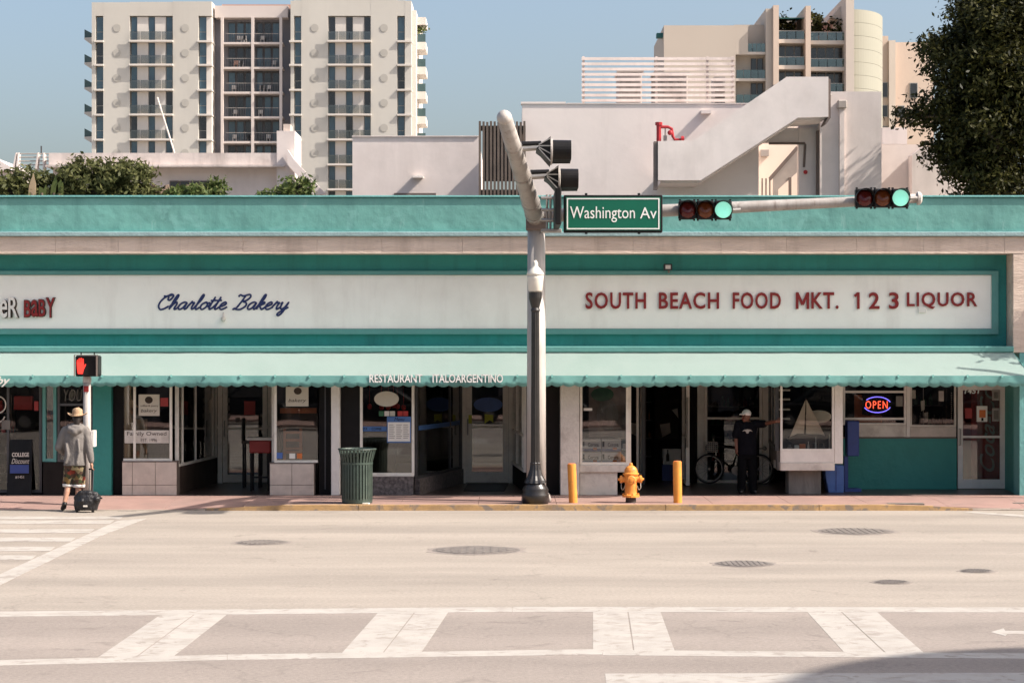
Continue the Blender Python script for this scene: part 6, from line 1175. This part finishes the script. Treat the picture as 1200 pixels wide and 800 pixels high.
# camera-side: bottle wall items on the white base
# ================================================================== bicycle
d = 43.85; yk_ = d; bk = thing('bicycle', 'dark bicycle with a front basket leaning on the market window', 'bicycle', (X(860, d), d, PT)); R_ = .31
c1 = Vector((X(831, d), d, PT+R_)); c2 = Vector((X(889, d), d, PT+R_))
for c in (c1, c2):
    wv = MB().torus(c, R_-.02, .02, (0, 1, 0), 36, 8).build('wheel', 'rubber', bk); MB().torus(c, R_-.045, .014, (0, 1, 0), 36, 6).build('rim', 'rim_grey', wv)
    sp_ = MB()
    for k in range(14): a = math.pi*2*k/14; sp_.tube([c, c+Vector(((R_-.05)*math.cos(a), 0, (R_-.05)*math.sin(a)))], .0025, 4)
    sp_.build('spokes', 'rim_grey', wv); MB().lathe([(.025, -.04), (.025, .04)], c, 10, (0, 1, 0)).build('hub', 'rim_grey', wv)
bb = Vector((X(862, d), d, PT+.28)); hd_ = Vector((X(837, d), d, PT+.78)); stp = Vector((X(870, d), d, PT+.72)); hdl = hd_+Vector((.02, 0, -.2))
fm_ = MB()
for a, b in ((hd_, c1), (hdl, bb), (hd_, stp), (stp, bb), (stp, c2), (bb, c2)): fm_.tube([a, b], .018, 8)
fm_.build('frame', 'black', bk); MB().tube([stp, stp+Vector((.02, 0, .12))], .015, 8).build('seat_post', 'rim_grey', bk)
MB().prism([(stp.x-.12, stp.z+.12), (stp.x+.14, stp.z+.12), (stp.x+.15, stp.z+.2), (stp.x+.05, stp.z+.18), (stp.x-.13, stp.z+.17)], 'y', d-.07, d+.07).build('saddle', 'black', bk, .02)
MB().tube([hd_, hd_+Vector((-.02, 0, .15))], .016, 8).build('stem', 'rim_grey', bk); hb_ = hd_+Vector((-.02, 0, .15)); MB().tube([hb_+Vector((.16, -.25, .03)), hb_+Vector((.02, -.2, .04)), hb_, hb_+Vector((.02, .2, .04)), hb_+Vector((.16, .25, .03))], .013, 8).build('handlebar', 'black', bk)
MB().lathe([(.09, -.006), (.09, .006)], bb+Vector((0, -.04, 0)), 16, (0, 1, 0)).build('chainring', 'rim_grey', bk); MB().tube([bb+Vector((0, -.06, 0)), bb+Vector((.12, -.06, -.1))], .012, 6).build('crank', 'rim_grey', bk); MB().box(bb.x+.07, bb.x+.17, d-.15, d-.06, bb.z-.12, bb.z-.1).build('pedal', 'black', bk)
bs_ = MB(); xa, xb, z0, z1 = c1.x-.10, c1.x+.16, PT+.66, PT+.86; ya, yb2 = d-.17, d+.17
for i in range(6):
    z = z0+(z1-z0)*i/5
    bs_.box(xa, xb, ya, ya+.006, z-.003, z+.003); bs_.box(xa, xb, yb2-.006, yb2, z-.003, z+.003); bs_.box(xa, xa+.006, ya, yb2, z-.003, z+.003); bs_.box(xb-.006, xb, ya, yb2, z-.003, z+.003)
for i in range(7): x = xa+(xb-xa)*i/6; bs_.box(x-.003, x+.003, ya-.001, ya+.005, z0, z1); bs_.box(x-.003, x+.003, yb2-.005, yb2, z0, z1); bs_.box(x-.003, x+.003, ya, yb2, z0-.003, z0+.003)
bs_.build('basket', 'off_white', bk); bgl = tag(MB().box(xa+.03, xb-.03, ya+.03, yb2-.03, z0+.006, z1-.05).build('basket_bag', 'stone_grey', None, .03), 'grey bag inside the bicycle basket', 'bag')
MB().torus(c2, R_+.03, .012, (0, 1, 0), 20, 6, .3, 2.6).build('mudguard', 'black', bk)
MB().ball(c2+Vector((.13, 0, .42)), .045, 8, 6).build('rear_light', 'rim_grey', bk); MB().tube([stp, c2+Vector((.13, 0, .42))], .01, 6).build('rack', 'black', bk)

for (a, b2, t, u, dd_, m_, lab) in ((2, 12, 492, 503, YF+.215, 'stone_grey', 'small grey flyer low in the leftmost window'), (40, 45, 470, 481, YF+.215, 'crimson_dark', 'narrow red flyer beside the teal mullion'), (78, 86, 500, 512, YF+.03, 'stone_grey', 'grey flyer left of the straw hat person'), (88, 96, 515, 526, YF+.03, 'off_white', 'pale flyer low in the window behind the straw hat person'),
        (188, 197, 466, 476, YF+.05, 'crimson_dark', 'small dark red card in the left bakery window'), (324, 331, 530, 537, YF+.05, 'blue_light', 'small blue sticker low in the right bakery window'), (339, 346, 531, 537, YF+.05, 'paper', 'small white sticker low in the right bakery window'), (348, 354, 531, 537, YF+.05, 'orange', 'small orange sticker low in the right bakery window'),
        (549, 553, 486, 496, YB-.035, 'yellow_note', 'thin yellow tag at the left of the restaurant door glass'), (684, 694, 478, 481, ym-.03, 'off_white', 'thin pale strip on the market window'), (1050, 1058, 464, 476, YR-.005, 'stone_grey', 'grey card right of the neon sign'), (1100, 1106, 458, 470, YR-.005, 'unit_grey', 'pale card high in the window beside the right door'), (1131, 1139, 478, 490, 42.2, 'crimson_dark', 'dark red sticker left of the white door notice')):
    poster(a, b2, t, u, dd_, m_, lab, 'sticker', 'sticker', .004)
# ================================================================== people
def floral():
    m = bpy.data.materials.new('floral'); m.use_nodes = True; M['floral'] = m; n = m.node_tree.nodes; L = m.node_tree.links; p = n['Principled BSDF']; p.inputs['Roughness'].default_value = .85
    g = n.new('ShaderNodeNewGeometry'); v = n.new('ShaderNodeTexVoronoi'); v.inputs['Scale'].default_value = 15; L.new(g.outputs['Position'], v.inputs['Vector'])
    sp = n.new('ShaderNodeSeparateColor'); L.new(v.outputs['Color'], sp.inputs[0]); r = n.new('ShaderNodeValToRGB'); r.color_ramp.interpolation = 'CONSTANT'; E = r.color_ramp.elements
    E[0].color = (.02, .018, .012, 1); E[1].position = .84; E[1].color = (.22, .17, .09, 1)
    for q, c in ((.28, (.045, .05, .015, 1)), (.42, (.17, .10, .03, 1)), (.54, (.20, .03, .015, 1)), (.68, (.07, .035, .02, 1))): e = E.new(q); e.color = c
    L.new(sp.outputs[0], r.inputs[0]); L.new(r.outputs[0], p.inputs['Base Color'])
floral()
def hand(wrist, dirv, side, k=1.0, curl=.5):
    """palm, four bent fingers of unequal length and a thumb from the side of the palm"""
    w_ = Vector(wrist); d = Vector(dirv).normalized(); s = Vector(side).normalized(); s = (s-d*s.dot(d)).normalized(); nrm = d.cross(s); P = []
    P.append(('t', [w_, w_+d*.045*k, w_+d*.085*k], [.024*k, .030*k, .027*k]))
    for off in (-1, 1): P.append(('t', [w_+d*.03*k+s*off*.018*k, w_+d*.082*k+s*off*.026*k], [.018*k, .015*k]))
    for i, ln in enumerate((.070, .080, .075, .058)):
        b = w_+d*.08*k+s*(-.030+.020*i)*k; d1 = (d+nrm*curl*.5).normalized(); d2 = (d+nrm*curl*1.8).normalized()
        P.append(('t', [b, b+d1*ln*.5*k, b+d1*ln*.5*k+d2*ln*.5*k], [.0105*k, .0095*k, .008*k]))
    b = w_+d*.03*k-s*.028*k; d1 = (d*.6-s+nrm*.4).normalized(); P.append(('t', [b, b+d1*.035*k, b+d1*.03*k+d*.04*k+nrm*.01*k], [.0125*k, .011*k, .009*k])); return P
def head(c, yaw, k=1.0):
    """skull, jaw, nose, brows, lips and ears; yaw 0 looks towards -y"""
    R = Matrix.Rotation(yaw, 3, 'Z'); c = Vector(c); q = lambda x, y, z: c+R @ (Vector((x, y, z))*k)
    return [('b', q(0, .01, .015), .098*k, (.80, .98, 1.12)), ('b', q(0, -.02, -.055), .068*k, (.88, 1, .95)), ('b', q(0, -.058, -.085), .028*k), ('t', [q(0, -.09, .015), q(0, -.113, -.02)], [.009*k, .016*k]),
            ('b', q(-.035, -.078, .03), .018*k), ('b', q(.035, -.078, .03), .018*k), ('t', [q(-.02, -.087, -.052), q(.02, -.087, -.052)], [.010*k, .010*k]), ('b', q(-.082, .012, -.005), .026*k, (.5, .8, 1.2)), ('b', q(.082, .012, -.005), .026*k, (.5, .8, 1.2))]
# --- pedestrian with straw hat, seen from behind
O = Vector((X(88, 37.75), 37.75, .008)); ped = thing('person', 'person in straw hat, grey hoodie and floral shorts pulling a wheeled bag', 'person', O)
hip = lambda s: (s*.095, 0, .88)
lk, la = (-.12, .05, .50), (-.165, -.10, .15); rk, ra_ = (.055, .05, .49), (.045, .02, .09)
body = head((.035, .03, 1.665), math.pi+.1, .97)+[('t', [(.02, .0, 1.44), (.03, .02, 1.58)], [.062, .055]), ('loft', [((0, 0, .82), .15, .10), ((0, 0, .92), .165, .11), ((0, .0, 1.1), .145, .10), ((0, 0, 1.32), .175, .11), ((0, 0, 1.45), .14, .09), ((0.01, 0, 1.5), .07, .06)]),
    ('t', [hip(-1), lk, la], [.088, .058, .038]), ('t', [(lk[0], lk[1]-.015, .45), (-.14, -.03, .33), la], [.05, .052, .036]), ('t', [hip(1), rk, ra_], [.088, .058, .038]), ('t', [(rk[0], .03, .44), (.052, .012, .32), ra_], [.05, .052, .036]),
    ('t', [(-.17, 0, 1.44), (-.275, -.02, 1.13), (-.20, .20, 1.0)], [.055, .042, .03]), ('t', [(.18, 0, 1.44), (.245, -.03, 1.13), (.298, -.05, .86)], [.055, .042, .03]),
    ('t', [la, (-.20, -.02, .05)], [.036, .032]), ('t', [ra_, (.05, .12, .035)], [.036, .03])]+hand((.300, -.05, .855), (.06, -.05, -1), (0, 1, 0), .95, .8)+hand((-.20, .20, 1.0), (.5, .9, -.1), (0, 0, 1), .95, .4)
blob('body', body, 'skin', ped, .0075, 3, O)
hood = [('loft', [((0, -.01, .80), .205, .155), ((0, -.01, .86), .20, .15), ((0, 0, 1.05), .185, .14), ((0, 0, 1.3), .205, .145), ((0, 0, 1.42), .195, .13), ((.01, 0, 1.5), .12, .10), ((.02, .0, 1.55), .085, .08)]),
    ('t', [(-.17, 0, 1.425), (-.235, -.015, 1.28), (-.285, -.025, 1.12), (-.255, .08, 1.06), (-.21, .17, 1.01)], [.078, .075, .072, .064, .052]), ('t', [(.18, 0, 1.425), (.225, -.02, 1.25), (.25, -.03, 1.12), (.28, -.045, .98), (.297, -.05, .885)], [.078, .073, .07, .064, .052]),
    ('t', [(-.10, -.03, 1.49), (-.06, -.12, 1.44), (.02, -.15, 1.40), (.10, -.12, 1.44), (.13, -.03, 1.49)], [.05, .06, .065, .06, .05]), ('b', (.02, -.10, 1.47), .085, (1.3, .8, .7)),
    ('t', [(-.13, -.145, 1.2), (-.10, -.155, 1.0), (-.14, -.15, .85)], [.02, .025, .02]), ('t', [(.08, -.14, 1.25), (.10, -.15, 1.05), (.06, -.155, .85)], [.018, .024, .02])]
blob('hoodie', hood, 'hoodie', ped, .012, 5, O)
sh_ = [('loft', [((0, 0, .90), .175, .125), ((0, 0, .78), .185, .13), ((0, 0, .72), .18, .12)]), ('t', [(-.095, 0, .80), (-.11, .03, .62), (-.125, .055, .485)], [.105, .105, .108]), ('t', [(.09, 0, .80), (.075, .03, .62), (.062, .05, .475)], [.105, .105, .108])]
blob('shorts', sh_, 'floral', ped, .011, 4, O)
for c in ((-.127, .058, .425), (.06, .05, .412)): MB().lathe([(.098, 0), (.104, .005), (.107, .05), (.10, .055)], O+Vector(c), 20).build('shorts_hem', 'cap_white', ped, smooth=True)
blob('hair', [('b', (.035, .02, 1.66), .105, (.9, .95, 1.0)), ('t', [(.04, -.05, 1.62), (.045, -.065, 1.53)], [.07, .05])], 'hair', ped, .01, 3, O)
hc = O+Vector((.035, .03, 1.70)); nn = 32; mb = MB(); vs = []
for (r, z, cr) in ((.172, -.012, 1), (.16, -.02, 1), (.10, -.018, 0), (.098, .03, 0), (.09, .09, 0), (.06, .128, 0), (.0, .118, 0)):
    for j in range(nn):
        a = 2*math.pi*j/nn; curl = .05*abs(math.cos(a))**3*cr; dent = -.02*(r < .07)*abs(math.cos(a)); vs.append(hc+Vector((r*math.cos(a)*(1 if cr else .95), r*math.sin(a)*1.1, z+curl+dent)))
k = 7; vs2 = [v+Vector((0, 0, -.008)) for v in vs]
fs = [(i*nn+j, i*nn+(j+1) % nn, (i+1)*nn+(j+1) % nn, (i+1)*nn+j) for i in range(k-1) for j in range(nn)]; mb._add(vs+vs2, fs+[tuple(q+k*nn for q in reversed(f)) for f in fs]+[(j, (j+1) % nn, k*nn+(j+1) % nn, k*nn+j) for j in range(nn)]); mb.build('straw_hat', 'straw', ped, smooth=True)
blob('shoe', [('t', [(-.16, -.13, .125), (-.19, -.05, .07), (-.235, .06, .037)], [.042, .048, .038]), ('b', (-.162, -.11, .13), .045)], 'shoe_black', ped, .008, 3, O)
blob('shoe', [('t', [(.045, -.02, .04), (.048, .06, .045), (.052, .17, .034)], [.040, .046, .034]), ('b', (.045, .01, .07), .045)], 'shoe_black', ped, .008, 3, O)
bgO = O+Vector((.24, -.22, -.004)); bag = thing('wheeled_bag', 'black wheeled duffel bag pulled by the person in the straw hat', 'bag', bgO)
blob('body', [('loft', [((.0, 0, .035), .20, .13), ((0, 0, .12), .22, .15), ((.02, 0, .20), .235, .155), ((.03, .0, .27), .23, .14), ((.02, 0, .31), .17, .11)]), ('t', [(-.17, -.04, .25), (-.08, -.06, .335), (.06, -.05, .33), (.18, -.04, .31), (.22, 0, .27)], [.045, .055, .06, .05, .04]), ('b', (.20, -.08, .23), .06), ('b', (-.05, -.12, .2), .05)], 'bag_black', bag, .012, 2, bgO)
for sx in (-.15, .13): MB().lathe([(.035, -.02), (.035, .02)], bgO+Vector((sx, -.06, .036)), 14, (1, 0, 0)).build('wheel', 'rubber', bag)
MB().box(bgO.x-.02, bgO.x+.05, bgO.y-.156, bgO.y-.148, bgO.z+.10, bgO.z+.13).build('badge', 'alu', bag)
for sx in (-.03, .03): MB().tube([bgO+Vector((.06+sx, .1, .28)), bgO+Vector((.065+sx, .16, .74))], .009, 8).build('handle_rod', 'alu_dark', bag)
MB().tube([bgO+Vector((.015, .16, .745)), bgO+Vector((.115, .16, .745))], .016, 8).build('handle_grip', 'black', bag)
MB().tube([bgO+Vector((.2, -.05, .27)), bgO+Vector((.27, -.04, .25)), bgO+Vector((.29, -.04, .24))], .015, 6).build('strap', 'bag_black', bag)
# --- man in white cap, arm out to the window post
O = Vector((X(875.5, 41.05), 41.05, PT-.001)); man = thing('person', 'man in white cap and black clothes resting a hand on the bay window', 'person', O)
yaw = -.85; hx_ = X(916.3, YF+.25)-O.x; tipx = hx_-.02
sl_, el_, wr_ = (.175, 0, 1.335), (.36, -.10, 1.345), (tipx-.09, -.40, 1.395)
body = head((-.02, -.01, 1.475), yaw, .98)+[('t', [(0, .01, 1.32), (-.01, .0, 1.42)], [.060, .056]), ('loft', [((0, 0, .74), .15, .105), ((0, 0, .84), .16, .115), ((0, 0, 1.0), .15, .115), ((0, 0, 1.22), .17, .115), ((0, 0, 1.34), .135, .09), ((0, 0, 1.38), .07, .06)]),
    ('t', [(-.165, 0, 1.325), (-.21, .02, 1.07), (-.21, -.05, .86)], [.052, .042, .030]), ('t', [sl_, el_, wr_], [.052, .042, .030]), ('t', [(-.085, 0, .78), (-.10, -.01, .43), (-.105, .02, .07)], [.088, .06, .045]), ('t', [(.085, 0, .78), (.10, -.01, .43), (.105, .02, .07)], [.088, .06, .045])]
body += hand((-.21, -.05, .865), (.0, -.12, -1), (0, 1, 0), .92, .5)+hand(wr_, (1, -.05, .1), (0, 0, -1), .95, .35)
blob('body', body, 'skin_dark', man, .0075, 3, O)
tee = [('loft', [((0, 0, .74), .195, .145), ((0, 0, .85), .19, .145), ((0, 0, 1.02), .178, .14), ((0, 0, 1.22), .19, .135), ((0, 0, 1.33), .175, .115), ((0, 0, 1.375), .10, .085)]), ('t', [(-.165, 0, 1.325), (-.215, .01, 1.12)], [.078, .082]), ('t', [(.16, 0, 1.325), (.31, -.06, 1.335)], [.08, .078])]
blob('t_shirt', tee, 'shirt_black', man, .011, 4, O)
blob('trousers', [('loft', [((0, 0, .80), .165, .12), ((0, 0, .70), .17, .125), ((0, 0, .66), .16, .11)]), ('t', [(-.085, 0, .74), (-.10, -.01, .43), (-.11, .01, .07)], [.105, .088, .082]), ('t', [(.085, 0, .74), (.10, -.01, .43), (.11, .01, .07)], [.105, .088, .082])], 'trousers_black', man, .011, 4, O)
for sx in (-.115, .12): blob('shoe', [('t', [(sx, .04, .045), (sx, -.06, .045), (sx*1.15, -.16, .036)], [.042, .045, .036])], 'shoe_black', man, .008, 2, O)
R = Matrix.Rotation(yaw, 3, 'Z'); hc = Vector((-.02, -.01, 1.475)); q = lambda x, y, z: hc+R @ Vector((x, y, z))
blob('cap', [('b', q(0, .012, .055), .103, (.9, 1.0, .80)), ('t', [q(-.05, -.09, .048), q(-.03, -.155, .04), q(.03, -.155, .04), q(.05, -.09, .048)], [.014, .011, .011, .014]), ('t', [q(0, -.08, .05), q(0, -.15, .042)], [.018, .012]), ('t', [q(-.025, -.08, .05), q(-.02, -.15, .042)], [.016, .012]), ('t', [q(.025, -.08, .05), q(.02, -.15, .042)], [.016, .012])], 'cap_white', man, .008, 3, O)
for sx in (-1, 1): MB().ball(O+q(sx*.034, -.088, .012), .011, 8, 6).build('eye', 'hair', man)
MB().tube([O+q(-.025, -.097, -.052), O+q(.025, -.097, -.052)], .005, 6).build('lips', 'crimson_dark', man)
em = MB()
for pts in ([(-.10, 1.20), (-.06, 1.235), (0, 1.245), (.06, 1.235), (.10, 1.20), (.055, 1.212), (.03, 1.20), (.015, 1.165), (-.015, 1.165), (-.03, 1.20), (-.055, 1.212)],): em.prism([(O.x+a-.01, O.z+b-.01) for a, b in pts], 'y', O.y-.165, O.y-.12)
em.build('shirt_print', 'unit_grey', man)
# ================================================================== what stands outside the frame but shows in glass and as shade
ob = thing('facing_building', 'shaded low building row on the near side of the street', 'building', (0, -6, 0))
MB().box(-40, 40, -12, -3.2, 0, 7.5).build('wall', 'opp_wall', ob); MB().box(-40, 40, -3.19, -2.2, 3.0, 3.2).build('canopy', 'teal_paint', ob)
for k in range(-8, 8): MB().box(k*4.6+.3, k*4.6+4.0, -3.19, -3.12, .3, 2.7).build('shop_window', 'tinted_dark', ob); MB().box(k*4.6+.8, k*4.6+3.4, -3.19, -3.12, 4.2, 6.2).build('window', 'tinted_dark', ob)
# unseen round building, added so its top throws the rounded shade at lower right
struct(MB().box(14, 60, 3.6, 18.0, -.3, .12).build('corner_pavement', 'pavement_pink'))
hz = 16.0; cxr, cyr = 5.45+hz*S.x/S.z, 17.05+hz*S.y/S.z; rr_ = 3.45
rb_ = thing('shade_caster', 'unseen round white building added beyond the right edge to throw shade', 'building', (cxr, cyr, .12))
MB().lathe([(rr_, .12), (rr_, hz-.6)], (cxr, cyr, 0), 48).build('drum_wall', 'deco_wall', rb_, smooth=False)
MB().lathe([(rr_+.02, hz-.598), (rr_+.06, hz-.5), (rr_+.06, hz-.1), (rr_-.1, hz)], (cxr, cyr, 0), 48).build('cornice', 'teal_frame', rb_)
for fl_ in range(4):
    for k in range(9):
        a = math.radians(40*k+10); T = Matrix.Translation((cxr, cyr, 0)) @ Matrix.Rotation(a, 4, 'Z')
        f = MB(T).box(rr_-.05, rr_+.03, -.55, .55, 1.4+3.6*fl_, 3.2+3.6*fl_).build('window', 'white_paint', rb_); MB(T).box(rr_+.031, rr_+.045, -.48, .48, 1.48+3.6*fl_, 3.12+3.6*fl_).build('pane', 'tinted_dark', f)
# street tree beyond the right edge, shading the awning's end
d = 39.2; c = (11.15, 39.3, 5.1); b0 = (11.9, 39.2, PT)
stt = thing('street_tree', 'small street tree just beyond the right edge of the view', 'tree', b0); MB().tube([b0, (11.85, 39.2, 2.2), (11.6, 39.2, 3.8)], [.1, .085, .06], 10).build('trunk', 'bark', stt)
MB().tube([(11.6, 39.2, 3.7), (11.2, 39.3, 4.6), (10.9, 39.3, 5.1)], [.05, .04, .02], 8).build('limb', 'bark', stt)
foliage('crown', [((11.75, 39.85, 5.0), (.75, .22, .5)), ((12.3, 39.8, 5.2), (.8, .25, .6)), ((11.1, 39.88, 4.9), (.4, .15, .2))], 900, .09, 'leaf_dark', stt, seed=9)

# cars parked along the near kerb, seen only as dark shapes in the shop glass
def car(x0):
    t = thing('parked_car', 'dark parked car at the near kerb, out of frame', 'car', (x0+2.2, 5.3, 0), 'cars parked at the near kerb')
    MB().prism([(x0, .35), (x0-.02, .75), (x0+.15, .88), (x0+1.15, .98), (x0+4.25, .98), (x0+4.4, .8), (x0+4.4, .35)], 'y', 4.45, 6.2).build('body', 'signal_black', t, .06)
    MB().prism([(x0+1.1, .97), (x0+1.8, 1.46), (x0+3.3, 1.5), (x0+4.1, .99)], 'y', 4.6, 6.05).build('cabin', 'signal_black', t, .05)
    for yy in (4.585, 6.052): MB().prism([(x0+1.4, 1.02), (x0+1.88, 1.40), (x0+3.2, 1.42), (x0+3.75, 1.02)], 'y', yy, yy+.012).build('side_glass', 'tinted_dark', t)
    for xx in (x0+.85, x0+3.5):
        for yy in (4.42, 6.0): wv = MB().lathe([(.31, 0), (.33, .03), (.33, .18), (.31, .21)], (xx, yy, .33), 20, (0, 1, 0)).build('wheel', 'rubber', t); MB().lathe([(.19, -.008), (.19, .218)], (xx, yy, .33), 14, (0, 1, 0)).build('rim', 'rim_grey', wv)
    for yy in (4.6, 5.85): MB().box(x0-.03, x0+.03, yy, yy+.22, .62, .76).build('headlight', 'lamp_globe', t)
    return t
c0 = car(-18)
for k in range(1, 7): copy_tree(c0, (5.3*k+(.4 if k % 2 else 0), .06*(k % 3), 0))
